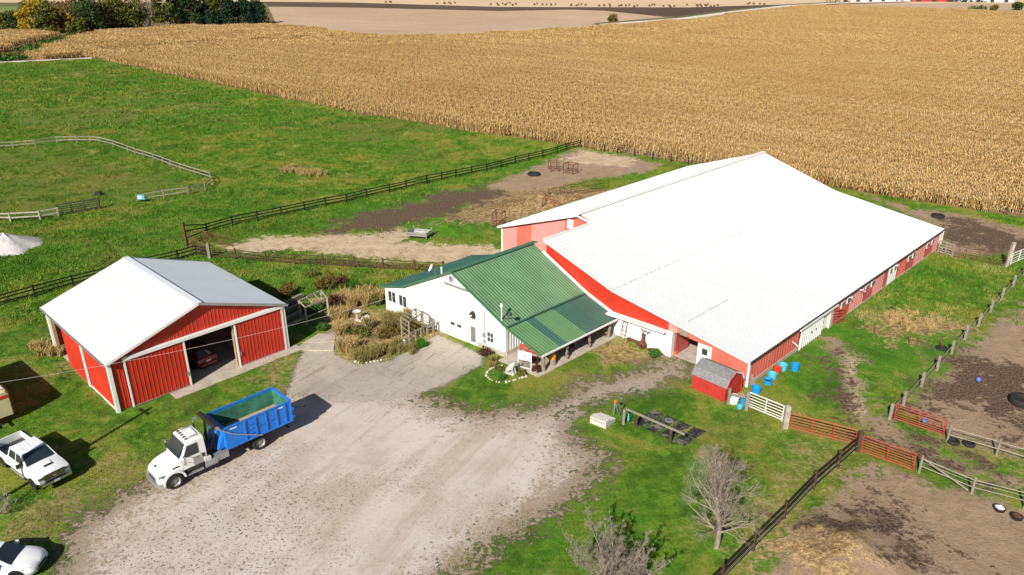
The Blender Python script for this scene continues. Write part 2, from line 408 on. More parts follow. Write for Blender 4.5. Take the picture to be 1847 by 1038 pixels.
def ground_material(name):
    t = NT(name); p = t.pos()
    g, nc, nd = grass_color(t, p)
    nw = t.noise(p, .22, 4, .65, .4); nb = t.noise(p, .7, 5, .72); nf = t.noise(p, 2.6, 5, .78); nl = t.noise(p, .12, 3, .6); vf = t.noise(p, 9, 4, .85)
    def fac(k, soft, amp, amp2=.0, amp0=0.0):
        v = t.math('ADD', t.attr(k), t.math('MULTIPLY', t.math('SUBTRACT', nb, .5), amp))
        v = t.math('ADD', v, t.math('MULTIPLY', t.math('SUBTRACT', nf, .5), amp2))
        if amp0: v = t.math('ADD', v, t.math('MULTIPLY', t.math('SUBTRACT', nw, .5), amp0))
        return t.ramp(v, -soft, soft)
    # yellowed grass
    dry = t.mix(t.ramp(nf, .4, .6), (.17, .15, .045), (.38, .30, .14))
    col = t.mix(t.math('MULTIPLY', fac('dry', 1.0, 13.0, 14.0, 12), .8), g, dry)
    oliv = t.mix(t.ramp(nf, .42, .6), (.085, .10, .018), (.18, .165, .045))
    col = t.mix(t.math('MULTIPLY', fac('olive', 1.5, 16.0, 8.0, 14.0), .6), col, oliv)
    lush = t.mix(t.ramp(nf, .4, .6), (.03, .12, .006), (.08, .22, .015))
    col = t.mix(t.math('MULTIPLY', fac('lush', 1.0, 10.0, 8, 6), .8), col, lush)
    # bare dirt
    dirt = t.mix(t.ramp(nb, .36, .64), (.36, .26, .175), (.46, .345, .245))
    dirt = t.mix(t.ramp(nw, .42, .62, 0, .5), dirt, (.38, .275, .19))
    dirt = t.mix(t.ramp(vf, .56, .68, 0, .7), dirt, (.14, .09, .06))
    dirt = t.mix(t.ramp(t.noise(t.scaled(p, 1, .45, 1, .6), 1.3, 6, .8), .57, .66, 0, .6), dirt, (.15, .10, .065))
    dirt = t.mix(t.ramp(vf, .42, .3, 0, .5), dirt, (.56, .45, .34))
    dirt = t.mix(1.0, dirt, (.84, .82, .81), 'MULTIPLY')
    col = t.mix(fac('dirt', .5, 5.5, 6.5, 4.0), col, dirt)
    straw = t.mix(t.ramp(nf, .4, .6), (.21, .135, .06), (.52, .375, .19))
    straw = t.mix(t.ramp(vf, .48, .62, 0, .75), straw, (.12, .075, .035))
    straw = t.mix(t.math('MULTIPLY', t.ramp(nb, .55, .66), .8), straw, (.07, .09, .02))
    col = t.mix(fac('straw', .6, 12.0, 12.0, 10.0), col, straw)
    sand = t.mix(t.ramp(nb, .36, .64), (.47, .35, .225), (.61, .48, .325))
    sand = t.mix(t.ramp(vf, .52, .68, 0, .45), sand, (.27, .19, .12))
    sand = t.mix(t.math('MULTIPLY', t.ramp(nf, .52, .62), t.ramp(nw, .48, .6)), sand, (.14, .15, .04))
    col = t.mix(fac('sand', .5, 7.0, 6.0, 6.0), col, sand)
    mud = t.mix(t.ramp(t.noise(p, 5.5, 4, .85), .42, .58), (.045, .028, .02), (.20, .135, .095))
    mud = t.mix(t.ramp(vf, .46, .34, 0, .7), mud, (.25, .175, .12))
    col = t.mix(fac('mud', .9, 13.0, 13.0, 14.0), col, mud)
    # gravel yard
    gv = t.mix(t.ramp(nl, .4, .6), (.52, .44, .375), (.62, .555, .505))
    gv = t.mix(t.ramp(nw, .42, .58, 0, .7), gv, (.66, .585, .52))
    gv = t.mix(t.ramp(nb, .5, .64, 0, .45), gv, (.50, .415, .335))
    gv = t.mix(t.ramp(vf, .48, .62, 0, .22), gv, (.42, .35, .29))
    drv = t.noise(t.scaled(p, .16, 1, 1, -1.08), .55, 5, .7, .5)
    gv = t.mix(t.ramp(drv, .49, .62, 0, .6), gv, (.47, .385, .31))
    gv = t.mix(t.ramp(drv, .48, .34, 0, .45), gv, (.68, .62, .57))
    gv = t.mix(t.ramp(t.noise(p, 16, 3, .9), .56, .7, 0, .4), gv, (.32, .265, .22))
    gv = t.mix(t.ramp(t.noise(p, 12, 3, .9), .44, .3, 0, .5), gv, (.72, .68, .63))
    deb = t.noise(p, 6.0, 3, .65, .6)
    sx_ = t.n('ShaderNodeSeparateXYZ'); t.l(p, sx_.inputs[0])
    zone = t.math('MULTIPLY', t.ramp(t.noise(p, .1, 3, .6), .40, .58), t.ramp(t.math('ADD', sx_.outputs['X'], t.math('MULTIPLY', nw, 14.0)), 9.0, -8.0, .05, 1))
    dsp = t.math('MULTIPLY', t.ramp(deb, .565, .61), t.math('ADD', t.math('MULTIPLY', zone, .95), .03))
    gv = t.mix(t.math('MULTIPLY', dsp, .9), gv, (.125, .095, .06))
    lit = fac('litter', .35, 10.0, 26.0, 6.0)
    gv = t.mix(t.math('MULTIPLY', lit, .8), gv, t.mix(t.ramp(vf, .42, .58), (.19, .135, .085), (.42, .325, .235)))
    edge = t.ramp(t.math('ADD', t.attr('gravel'), t.math('MULTIPLY', t.math('SUBTRACT', nf, .5), 20.0)), 1.6, -.3, 0, 1)
    gv = t.mix(t.math('MULTIPLY', edge, .6), gv, t.mix(t.ramp(nd, .4, .6), (.13, .115, .05), (.33, .26, .17)))
    gv = t.mix(1.0, gv, (.84, .83, .845), 'MULTIPLY')
    fg = fac('gravel', .4, 7.5, 10.0, 6.0)
    # weedy brown fringe round the gravel
    frin = t.math('ADD', t.attr('gravel'), t.math('MULTIPLY', t.math('SUBTRACT', nf, .5), 12.0))
    col = t.mix(t.ramp(frin, -1.1, .3, 0, .8), col, t.mix(t.ramp(vf, .42, .6), (.09, .08, .03), (.31, .245, .14)))
    col = t.mix(fg, col, gv)
    # worn concrete apron
    ch = t.noise(t.scaled(p, .14, 1.2, 1, -1.0), 1.3, 6, .78)
    cc = t.mix(t.ramp(nl, .35, .65), (.33, .285, .245), (.43, .38, .33))
    cc = t.mix(t.ramp(ch, .53, .63, 0, .65), cc, (.22, .19, .16))
    cc = t.mix(t.ramp(nf, .55, .66, 0, .7), cc, (.16, .135, .115))
    cc = t.mix(t.ramp(vf, .42, .3, 0, .4), cc, (.56, .5, .43))
    jx = t.n('ShaderNodeTexBrick'); jx.inputs['Scale'].default_value = 1.0; jx.inputs['Brick Width'].default_value = 4.2; jx.inputs['Row Height'].default_value = 3.4; jx.inputs['Mortar Size'].default_value = .035; jx.offset = 0.0
    t.l(t.scaled(p, 1, 1, 1, -.95), jx.inputs['Vector'])
    cc = t.mix(t.math('MULTIPLY', jx.outputs['Fac'], t.ramp(nb, .45, .6, .0, .6)), cc, (.18, .16, .1))
    col = t.mix(fac('concrete', .22, .8, 1.2), col, cc)
    h = t.math('ADD', t.math('MULTIPLY', nf, .8), t.math('ADD', t.math('MULTIPLY', vf, .45), nb))
    smooth_ = t.math('SUBTRACT', 1.0, t.math('MULTIPLY', t.math('MAXIMUM', fg, fac('concrete', .22, .8, 1.2)), .82))
    t.bump(t.math('MULTIPLY', h, smooth_), .9, .16)
    return t.set(col, .95, 0, .12)
M['ground'] = ground_material('farm_ground')

def farm_edge_ok(P):  # south of the corn edge and the far lane
    return sd_poly(P, FARM) > 0
FARM = W2([(-900, 175), (-400, 140), (-60, 116), (165, 106), (640, 205), (1040, 267), (1240, 297), (1530, 346), (1847, 396), (2100, 436), (2600, 520)]) + [(260, 20), (-320, 20)]
rngn = np.random.default_rng(5)
def grid_ground(x0, x1, y0, y1, st, z0, objs, skip=None):
    nx = int(round((x1 - x0) / st)) + 1; ny = int(round((y1 - y0) / st)) + 1
    X, Y = np.meshgrid(np.linspace(x0, x1, nx), np.linspace(y0, y1, ny)); P = np.stack([X.ravel(), Y.ravel()], 1)
    mk = masks(P)
    Z = np.full(len(P), z0)
    for (cx_, cy_), hgt, r in MOUNDS:
        d2 = ((P[:, 0] - cx_) ** 2 + (P[:, 1] - cy_) ** 2) / r ** 2
        Z += hgt * np.exp(-d2) * (1 + .35 * np.sin(P[:, 0] * 2.1) * np.cos(P[:, 1] * 1.7))
    ii = np.arange(nx * ny).reshape(ny, nx)
    q = np.stack([ii[:-1, :-1], ii[:-1, 1:], ii[1:, 1:], ii[1:, :-1]], -1).reshape(-1, 4)
    C = P[q].mean(1)
    keep = sd_poly(C, FARM) > -1.0
    if skip: keep &= ~((C[:, 0] > skip[0]) & (C[:, 0] < skip[1]) & (C[:, 1] > skip[2]) & (C[:, 1] < skip[3]))
    reg = np.zeros(len(q), int); cm = {k: mk[k][q].mean(1) for k in KEYS}
    for i, (nm, f) in enumerate(objs):
        if f is not None: reg[(reg == 0) & f(cm, C)] = i + 1
    for i, (nm, f) in enumerate(objs):
        sel = q[keep & (reg == (i + 1 if f is not None else 0))]
        if not len(sel): continue
        used = np.unique(sel); rm = np.full(nx * ny, -1); rm[used] = np.arange(len(used))
        me = bpy.data.meshes.new(nm)
        me.vertices.add(len(used)); me.vertices.foreach_set('co', np.column_stack([P[used], Z[used]]).astype(np.float32).ravel())
        me.loops.add(len(sel) * 4); me.loops.foreach_set('vertex_index', rm[sel].astype(np.int32).ravel())
        me.polygons.add(len(sel)); me.polygons.foreach_set('loop_start', np.arange(0, len(sel) * 4, 4, dtype=np.int32))
        me.update(calc_edges=True)
        for k in KEYS:
            at = me.attributes.new(k, 'FLOAT', 'POINT'); at.data.foreach_set('value', mk[k][used].astype(np.float32))
        me.shade_smooth(); me.materials.append(M['ground'])
        o = bpy.data.objects.new(nm, me); COL.objects.link(o); tag(o, kind='structure')
MOUNDS = [(tuple(G(1500, 985)[:2]), .55, 2.6), (tuple(G(1560, 1010)[:2]), .4, 2.0), (tuple(G(960, 375)[:2]), .6, 4.0), (tuple(G(1000, 362)[:2]), .7, 3.5), (tuple(G(820, 410)[:2]), .5, 3.0)]
E0 = lambda k, i=None: (lambda cm, C: cm[k] > 0)
def near_poly(k, i): return lambda cm, C: sd_poly(C, REGW[k][i]) > 0
grid_ground(-90, 92, 26, 152, .5, 0.0, [('ground', None), ('concrete_apron', near_poly('concrete', 0)), ('gravel_yard', E0('gravel')), ('dirt_paddock', near_poly('dirt', 1)), ('dirt_lot', near_poly('dirt', 2)),
    ('muddy_path', near_poly('dirt', 5)), ('far_dirt_lot', near_poly('dirt', 3)), ('dry_lot', near_poly('dirt', 4)), ('sandy_track', near_poly('sand', 0))])
grid_ground(-320, 260, 20, 330, 2.0, -.04, [('pasture_ground', None)], skip=(-88, 90, 28, 150))

# ------------------------------------------------------------------ far land
def field_mat(name, c1, c2, c3, ang=.2, rows=.25, fine=.5):
    t = NT(name); p = t.pos()
    a = t.noise(p, .006, 4, .6); b = t.noise(t.scaled(p, .03, rows, 1, ang), 1.0, 4, .6); c = t.noise(p, fine, 3, .7)
    col = t.mix(t.ramp(a, .35, .65), c1, c2); col = t.mix(t.ramp(b, .42, .7, 0, .6), col, c3); col = t.mix(t.ramp(c, .4, .75, 0, .4), col, tuple(x * .6 for x in c1))
    return t.set(col, .95, 0, .1)
M['stubble'] = field_mat('stubble_field', (.46, .335, .225), (.54, .40, .28), (.36, .25, .16), .25)
M['pale_field'] = field_mat('pale_stubble', (.60, .45, .29), (.66, .51, .34), (.5, .37, .24), .25)
M['plough'] = field_mat('ploughed_soil', (.10, .065, .045), (.14, .095, .07), (.07, .045, .03), .25)
M['corn_soil'] = field_mat('corn_soil', (.20, .135, .07), (.27, .19, .10), (.12, .075, .04), .7, .6, 1.2)
M['weeds'] = field_mat('rough_weeds', (.13, .13, .05), (.22, .16, .09), (.06, .09, .025), .25, .2, .2)
M['road'] = field_mat('gravel_road', (.66, .6, .53), (.72, .66, .6), (.55, .5, .44), 1.2)
def sheet(name, pts, z, mat):
    m = MB(); ps = [Vector((*q, z)) for q in W2(pts)]; m.poly(ps)
    o = m.build(name, mat, recalc=False); tag(o, kind='structure')
    if o.data.polygons[0].normal.z < 0: o.data.flip_normals()
    return o
m = MB(); m.poly([(-4500, -300, -1.1), (4500, -300, -1.1), (4500, 5200, -1.1), (-4500, 5200, -1.1)])
tag(m.build('far_fields', M['pale_field'], recalc=False), kind='structure')
sheet('harvested_field', [(380, 2), (470, 9), (640, 11), (900, 17), (1090, 13), (1215, 28), (1110, 43), (1000, 56), (800, 70), (560, 70), (450, 60), (350, 40)], -.8, M['stubble'])
sheet('ploughed_field', [(430, 1.5), (640, 3.5), (900, 11), (1240, 12), (1500, 4), (1420, 12), (1240, 27), (1200, 28.5), (1090, 17.5), (1030, 15.5), (900, 18), (640, 12), (470, 10), (400, 5)], -.7, M['plough'])
sheet('stubble_rise', [(1440, 12), (1520, 6), (1700, 5), (2300, 6), (2300, 60), (1847, 40), (1500, 22)], -.6, M['stubble'])
sheet('weedy_ground', [(-700, 70), (-300, 3), (480, 4), (500, 46), (400, 50), (160, 62), (60, 98), (15, 112), (-300, 135)], -.66, M['weeds'])
sheet('meadow_strip', [(-80, 12), (60, 10), (60, 22), (40, 58), (-80, 58)], -.5, field_mat('meadow', (.12, .2, .05), (.2, .26, .09), (.3, .24, .14)))
sheet('corn_ground', [(165, 103), (640, 202), (1040, 265), (1240, 295), (1530, 344), (1847, 394), (2100, 434), (2700, 530), (2900, 120), (2300, 34), (1847, 26), (1700, 20), (1500, 13), (1430, 13), (1240, 40), (1050, 54), (950, 62), (800, 69), (700, 69), (560, 62), (490, 48), (300, 52), (160, 64), (60, 102), (20, 112)], -.30, M['corn_soil'])
sheet('corn_ground_west', [(-200, 110), (-20, 100), (60, 76), (104, 66), (60, 60), (0, 60), (-200, 60)], -.28, M['corn_soil'])
def ribbon(name, pts, wd, z, mat):
    m = MB(); ps = [G(*q) for q in pts]; vs = []
    for i, p in enumerate(ps):
        d = ps[min(i + 1, len(ps) - 1)] - ps[max(i - 1, 0)]; nn = Vector((-d.y, d.x, 0)).normalized() * wd / 2
        vs += [(p.x + nn.x, p.y + nn.y, z), (p.x - nn.x, p.y - nn.y, z)]
    m.add(vs, [(2 * i, 2 * i + 1, 2 * i + 3, 2 * i + 2) for i in range(len(ps) - 1)])
    o = m.build(name, mat, recalc=False); tag(o, kind='structure')
    if o.data.polygons[0].normal.z < 0: o.data.flip_normals()
ribbon('farm_lane', [(-250, 131), (-60, 117), (0, 113), (80, 109), (166, 105)], 3.4, .02, M['road'])
ribbon('country_road', [(1090, 44), (1170, 38), (1240, 32.5), (1330, 20.5), (1430, 9.5), (1520, 5), (1640, 1.5)], 9, -.2, M['road'])
ribbon('road_ditch', [(1080, 42.5), (1160, 36), (1240, 29.5), (1330, 18), (1430, 7.8), (1510, 4)], 11, -.25, M['weeds'])

# ------------------------------------------------------------------ scattered plants: one object of points that instances plant tiles
def scatter(name, pts, rots, scls, idx, protos):
    col = bpy.data.collections.new(name + '_plants')
    for i, p in enumerate(protos):
        p.name = '%s_%02d' % (name, i)
        for c in list(p.users_collection): c.objects.unlink(p)
        col.objects.link(p)
    me = bpy.data.meshes.new(name); n = len(pts)
    me.vertices.add(n); me.vertices.foreach_set('co', np.asarray(pts, np.float32).ravel())
    a = me.attributes.new('rot', 'FLOAT', 'POINT'); a.data.foreach_set('value', np.asarray(rots, np.float32))
    a = me.attributes.new('scl', 'FLOAT', 'POINT'); a.data.foreach_set('value', np.asarray(scls, np.float32))
    a = me.attributes.new('idx', 'INT', 'POINT'); a.data.foreach_set('value', np.asarray(idx, np.int32))
    o = bpy.data.objects.new(name, me); COL.objects.link(o)
    g = bpy.data.node_groups.new(name, 'GeometryNodeTree')
    g.interface.new_socket('Geometry', in_out='INPUT', socket_type='NodeSocketGeometry')
    g.interface.new_socket('Geometry', in_out='OUTPUT', socket_type='NodeSocketGeometry')
    N = g.nodes.new; L = g.links.new
    gi = N('NodeGroupInput'); go = N('NodeGroupOutput'); mp = N('GeometryNodeMeshToPoints'); ip = N('GeometryNodeInstanceOnPoints')
    ci = N('GeometryNodeCollectionInfo'); ci.inputs['Collection'].default_value = col
    ci.inputs['Separate Children'].default_value = True; ci.inputs['Reset Children'].default_value = True
    def at(nm, ty):
        x = N('GeometryNodeInputNamedAttribute'); x.data_type = ty; x.inputs['Name'].default_value = nm; return x.outputs['Attribute']
    cx_ = N('ShaderNodeCombineXYZ'); er = N('FunctionNodeEulerToRotation')
    L(gi.outputs[0], mp.inputs['Mesh']); L(mp.outputs[0], ip.inputs['Points']); L(ci.outputs[0], ip.inputs['Instance'])
    ip.inputs['Pick Instance'].default_value = True
    L(at('idx', 'INT'), ip.inputs['Instance Index']); L(at('rot', 'FLOAT'), cx_.inputs['Z']); L(cx_.outputs[0], er.inputs[0]); L(er.outputs[0], ip.inputs['Rotation'])
    L(at('scl', 'FLOAT'), ip.inputs['Scale']); L(ip.outputs[0], go.inputs[0])
    md = o.modifiers.new('scatter', 'NODES'); md.node_group = g
    return o

# corn
def corn_mat():
    t = NT('dry_corn'); p = t.pos(); v = t.attr('tone')
    a = t.noise(p, .035, 3, .6); b = t.noise(t.scaled(p, .012, .3, 1, .69), 1.0, 4, .7)
    col = t.mix(v, (.185, .11, .04), (.64, .43, .18))
    col = t.mix(t.ramp(a, .38, .66, 0, .5), col, (.36, .215, .08)); col = t.mix(t.ramp(b, .5, .62, 0, .35), col, (.64, .47, .25))
    return t.set(col, .9, 0, .15)
M['corn'] = corn_mat()
def corn_tile(seed, rows, L, sp, wide, leaves, h=2.35):
    r = random.Random(seed); vs = []; fs = []; tone = []
    def addq(pts, tn):
        n = len(vs); vs.extend(pts); fs.append(tuple(range(n, n + len(pts)))); tone.extend([tn] * len(pts))
    for i in range(rows):
        x0 = (i - (rows - 1) / 2) * .76
        k = -L / 2 + sp * r.random()
        while k < L / 2:
            x = x0 + r.gauss(0, .05); y = k; hh = h * r.uniform(.86, 1.08); a = r.uniform(0, 3.14); tn = r.random()
            lx, ly = r.gauss(0, .1), r.gauss(0, .1)
            c, s_ = math.cos(a) * .03 * wide, math.sin(a) * .03 * wide
            addq([(x - c, y - s_, 0), (x + c, y + s_, 0), (x + lx + c, y + ly + s_, hh), (x + lx - c, y + ly - s_, hh)], tn * .7 + .1)
            for j in range(leaves):
                z = hh * (.3 + .68 * j / max(1, leaves - 1)) * r.uniform(.9, 1.05); b = a + (j % 2) * math.pi + r.gauss(0, .5)
                ln = r.uniform(.35, .75); wd = r.uniform(.04, .075) * wide; dx, dy = math.cos(b), math.sin(b); ox, oy = -dy * wd, dx * wd
                f = z / hh; px_, py_ = x + lx * f, y + ly * f
                mx, my, mz = px_ + dx * ln * .45, py_ + dy * ln * .45, z + r.uniform(-.02, .22)
                ex, ey, ez = px_ + dx * ln, py_ + dy * ln, z - r.uniform(.15, .65)
                tl = min(1, max(0, tn + r.gauss(.1, .25)))
                addq([(px_ - ox * .6, py_ - oy * .6, z), (px_ + ox * .6, py_ + oy * .6, z), (mx + ox, my + oy, mz), (mx - ox, my - oy, mz)], tl)
                addq([(mx - ox, my - oy, mz), (mx + ox, my + oy, mz), (ex, ey, ez)], tl)
            k += sp * r.uniform(.75, 1.25)
    me = bpy.data.meshes.new('corn'); me.from_pydata(vs, [], fs)
    at = me.attributes.new('tone', 'FLOAT', 'POINT'); at.data.foreach_set('value', np.asarray(tone, np.float32))
    me.materials.append(M['corn'])
    return bpy.data.objects.new('corn', me)
CA = W2([(172, 106), (640, 203), (800, 230), (1040, 264), (1240, 294), (1530, 342), (1847, 391), (2100, 432), (2250, 455), (2500, 130), (2300, 34), (1847, 27), (1700, 20.5), (1500, 13.5), (1435, 14), (1240, 41), (1050, 55), (950, 63), (800, 70), (700, 70), (620, 64), (560, 56), (490, 49), (300, 53), (165, 64), (70, 99), (26, 110), (168, 104)])
CB = W2([(-150, 108), (-10, 96), (60, 76), (100, 65.5), (60, 61), (0, 61), (-150, 61)])
LANE = [W2([(186, 95), (330, 84), (330, 86.5), (190, 98)]), W2([(330, 84), (460, 76.5), (620, 71), (620, 72), (460, 78), (330, 86.2)])]
def corn_field(name, polys, label_unused=None):
    pts = []; rots = []; scl = []; idx = []
    ang = -rad(39.5); u = np.array([math.cos(ang), math.sin(ang)]); v = np.array([-math.sin(ang), math.cos(ang)])
    r = np.random.default_rng(11)
    lo = np.array([-60, 90.]); o0 = np.array(W2([(1040, 265)])[0])
    for (tu, tv, kinds, near) in ((2.4, 2.28, (0, 1, 2), True), (7.2, 6.84, (3, 4, 5), False)):
        nu = int(900 / tu); nv = int(760 / tv)
        A, B = np.meshgrid((np.arange(nu) - nu // 2) * tu, np.arange(-30 // 1, nv) * tv)
        P = o0 + A.ravel()[:, None] * u + (B.ravel()[:, None] + tv / 2) * v
        dist = np.hypot(P[:, 0], P[:, 1])
        ok = (dist < 300) if near else (dist >= 300) & (dist < 760)
        ok &= np.abs(P[:, 0]) < P[:, 1] * .76 + 12
        P = P[ok]
        if not len(P): continue
        s = np.full(len(P), -9.)
        for pl in polys: s = np.maximum(s, sd_poly(P, pl))
        for pl in LANE: s = np.where(sd_poly(P, pl) > -.5, -9, s)
        P = P[s > (.05 if near else .14) * tv]
        for q in P:
            pts.append((q[0] + r.normal(0, .05), q[1] + r.normal(0, .05), -.28)); rots.append(ang + math.pi / 2 + (math.pi if r.random() < .5 else 0)); scl.append(r.uniform(.93, 1.07)); idx.append(int(r.choice(kinds)))
    protos = [corn_tile(s, 3, 2.4, .19, 1.0, 7) for s in (1, 2, 3)] + [corn_tile(s, 9, 7.2, .26, 1.7, 5) for s in (4, 5, 6)]
    # rows run along the tile's local y
    o = scatter(name, pts, rots, scl, idx, protos)
    return tag(o, 'ripe tan corn standing in a huge field behind the barn', 'corn', kind='stuff')
corn_field('cornfield', [CA, CB])

# grass
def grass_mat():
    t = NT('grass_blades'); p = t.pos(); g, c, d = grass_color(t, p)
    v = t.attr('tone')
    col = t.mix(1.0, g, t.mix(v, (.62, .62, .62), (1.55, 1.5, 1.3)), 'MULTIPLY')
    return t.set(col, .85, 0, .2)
def drygrass_mat(name, c1, c2, c3):
    t = NT(name); p = t.pos(); v = t.attr('tone')
    return t.set(t.mix(t.noise(p, 1.2, 3), t.mix(v, c1, c2), c3), .9, 0, .15)
M['grass'] = grass_mat()
M['lush_blades'] = drygrass_mat('lush_blades', (.03, .11, .008), (.08, .2, .015), (.05, .15, .01))
M['drygrass'] = drygrass_mat('dry_grass_blades', (.30, .2, .07), (.55, .41, .19), (.4, .29, .12))
M['palegrass'] = drygrass_mat('pale_grass_blades', (.22, .21, .06), (.48, .42, .16), (.34, .32, .10))
M['olivegrass'] = drygrass_mat('olive_grass_blades', (.14, .12, .03), (.36, .29, .11), (.24, .2, .07))
def blade_patch(seed, n, R, h, wd, mat, lean=.5):
    r = random.Random(seed); vs = []; fs = []; tone = []
    for _ in range(n):
        a = r.uniform(0, 6.283); d = R * math.sqrt(r.random()); x, y = d * math.cos(a), d * math.sin(a)
        b = r.uniform(0, 6.283); hh = h * r.uniform(.45, 1.15); ln = hh * lean * r.uniform(.2, 1.2); c = r.uniform(0, 6.283)
        ox, oy = math.cos(c) * wd / 2, math.sin(c) * wd / 2; n0 = len(vs)
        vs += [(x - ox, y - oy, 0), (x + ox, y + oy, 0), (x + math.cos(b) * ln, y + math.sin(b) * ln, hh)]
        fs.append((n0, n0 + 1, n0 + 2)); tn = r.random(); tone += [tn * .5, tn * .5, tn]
    me = bpy.data.meshes.new('grass'); me.from_pydata(vs, [], fs)
    at = me.attributes.new('tone', 'FLOAT', 'POINT'); at.data.foreach_set('value', np.asarray(tone, np.float32))
    me.materials.append(mat)
    return bpy.data.objects.new('grass', me)
BUILD_FOOT = []   # filled with building footprints before the grass is sown
def sow_grass():
    r = np.random.default_rng(3)
    DRYC = np.array([(*G(x + r.normal(0, 9), y + r.normal(0, 3))[:2], r.uniform(.4, 1.3)) for x, y in [(r.uniform(0, 900), r.uniform(125, 330)) for _ in range(75)] + [(r.uniform(100, 180), r.uniform(124, 142)) for _ in range(14)] + [(r.uniform(230, 420), r.uniform(165, 205)) for _ in range(22)] + [(r.uniform(170, 300), r.uniform(112, 130)) for _ in range(8)] + [(r.uniform(1540, 1800), r.uniform(440, 640)) for _ in range(26)]])
    pts = []; rots = []; scl = []; idx = []
    for (x0, x1, y0, y1, st, kind) in ((-62, 62, 28, 62, .55, 0), (-100, 100, 62, 150, .95, 1), (-200, 40, 150, 280, 2.0, 2)):
        X, Y = np.meshgrid(np.arange(x0, x1, st), np.arange(y0, y1, st)); P = np.stack([X.ravel(), Y.ravel()], 1)
        P = P + r.uniform(-.5, .5, P.shape) * st
        P = P[np.abs(P[:, 0]) < P[:, 1] * .72 + 4]
        P = P[sd_poly(P, FARM) > .8]
        mk = masks(P)
        thin = (mk['olive'] > 0) & (r.random(len(P)) < .6)
        bare = np.maximum.reduce([mk['gravel'], mk['concrete'] + .5, mk['dirt'], mk['sand'], mk['mud'], mk['straw'] + .3])
        ok = (bare < r.normal(-.9, .9, len(P))) & ~thin
        for fp in BUILD_FOOT: ok &= sd_poly(P, fp) < -.15
        P = P[ok]
        for q in P:
            dr = kind and (np.hypot(*(DRYC[:, :2] - q).T) / DRYC[:, 2]).min() < r.random() * 1.3
            pts.append((q[0], q[1], -.01)); rots.append(r.uniform(0, 6.28)); scl.append(r.uniform(.6, 1.35) * (1.0 if kind else .85)); idx.append(5 + kind if dr else kind * 2 + int(r.integers(0, 2)))
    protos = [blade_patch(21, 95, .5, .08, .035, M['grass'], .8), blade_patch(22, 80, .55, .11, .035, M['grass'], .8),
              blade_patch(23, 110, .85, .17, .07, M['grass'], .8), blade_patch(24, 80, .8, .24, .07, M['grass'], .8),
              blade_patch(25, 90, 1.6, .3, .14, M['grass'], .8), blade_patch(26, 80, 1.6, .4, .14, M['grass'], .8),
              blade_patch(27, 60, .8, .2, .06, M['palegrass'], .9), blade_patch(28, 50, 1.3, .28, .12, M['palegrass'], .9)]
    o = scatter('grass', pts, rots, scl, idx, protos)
    tag(o, 'green grass of the lawns and pastures around the barns', 'grass', kind='stuff')
# ------------------------------------------------------------------ buildings
def foot(ox, oy, a, pts, sh=0.0):
    ca, sa = math.cos(a), math.sin(a)
    return [(ox + (u + sh * v) * ca - v * sa, oy + (u + sh * v) * sa + v * ca) for u, v in pts]
def roofplane(name, mat, par, u0, z0, u1, z1, v0, v1, sp=.3, rh=.03, T=None, rw=.05):
    """ribbed sheet whose ribs run from (u0,z0) to (u1,z1), repeated along v"""
    d = Vector((u1 - u0, 0, z1 - z0)); nrm = Vector((-d.z, 0, d.x)); nrm.normalize()
    if nrm.z < 0: nrm = -nrm
    m = MB(); m.T = T
    m.strip(lambda v, t, h: (u0 + d.x * t + nrm.x * h, v, z0 + d.z * t + nrm.z * h), v0, v1, sp, rw, rh)
    n = len(m.v)   # underside
    m.add([(u0 - nrm.x * .06, v0, z0 - nrm.z * .06), (u1 - nrm.x * .06, v0, z1 - nrm.z * .06), (u1 - nrm.x * .06, v1, z1 - nrm.z * .06), (u0 - nrm.x * .06, v1, z0 - nrm.z * .06)], [(0, 1, 2, 3)])
    return m.build(name, mat, par, recalc=False)
def wallv(name, mat, par, v, segs, out=-1, sp=.3, rh=.025, T=None):
    """ribbed wall in the plane v; segs of (u0, zb0, zt0, u1, zb1, zt1); ribs stand out along out*v"""
    m = MB(); m.T = T
    for u0, b0, t0, u1, b1, t1 in segs:
        def fn(u, t, h):
            k = (u - u0) / (u1 - u0)
            return (u, v + out * h, (b0 + (b1 - b0) * k) if t == 0 else (t0 + (t1 - t0) * k))
        m.strip(fn, u0, u1, sp, .04, rh)
    return m.build(name, mat, par, recalc=False)
def wallu(name, mat, par, u, segs, out=-1, sp=.3, rh=.025, T=None):
    m = MB(); m.T = T
    for v0, b0, t0, v1, b1, t1 in segs:
        def fn(v, t, h):
            k = (v - v0) / (v1 - v0)
            return (u + out * h, v, (b0 + (b1 - b0) * k) if t == 0 else (t0 + (t1 - t0) * k))
        m.strip(fn, v0, v1, sp, .04, rh)
    return m.build(name, mat, par, recalc=False)
def boxo(name, mat, par, x0, x1, y0, y1, z0, z1, T=None):
    m = MB(); m.T = T; m.box(min(x0, x1), max(x0, x1), min(y0, y1), max(y0, y1), min(z0, z1), max(z0, z1))
    return m.build(name, mat, par)

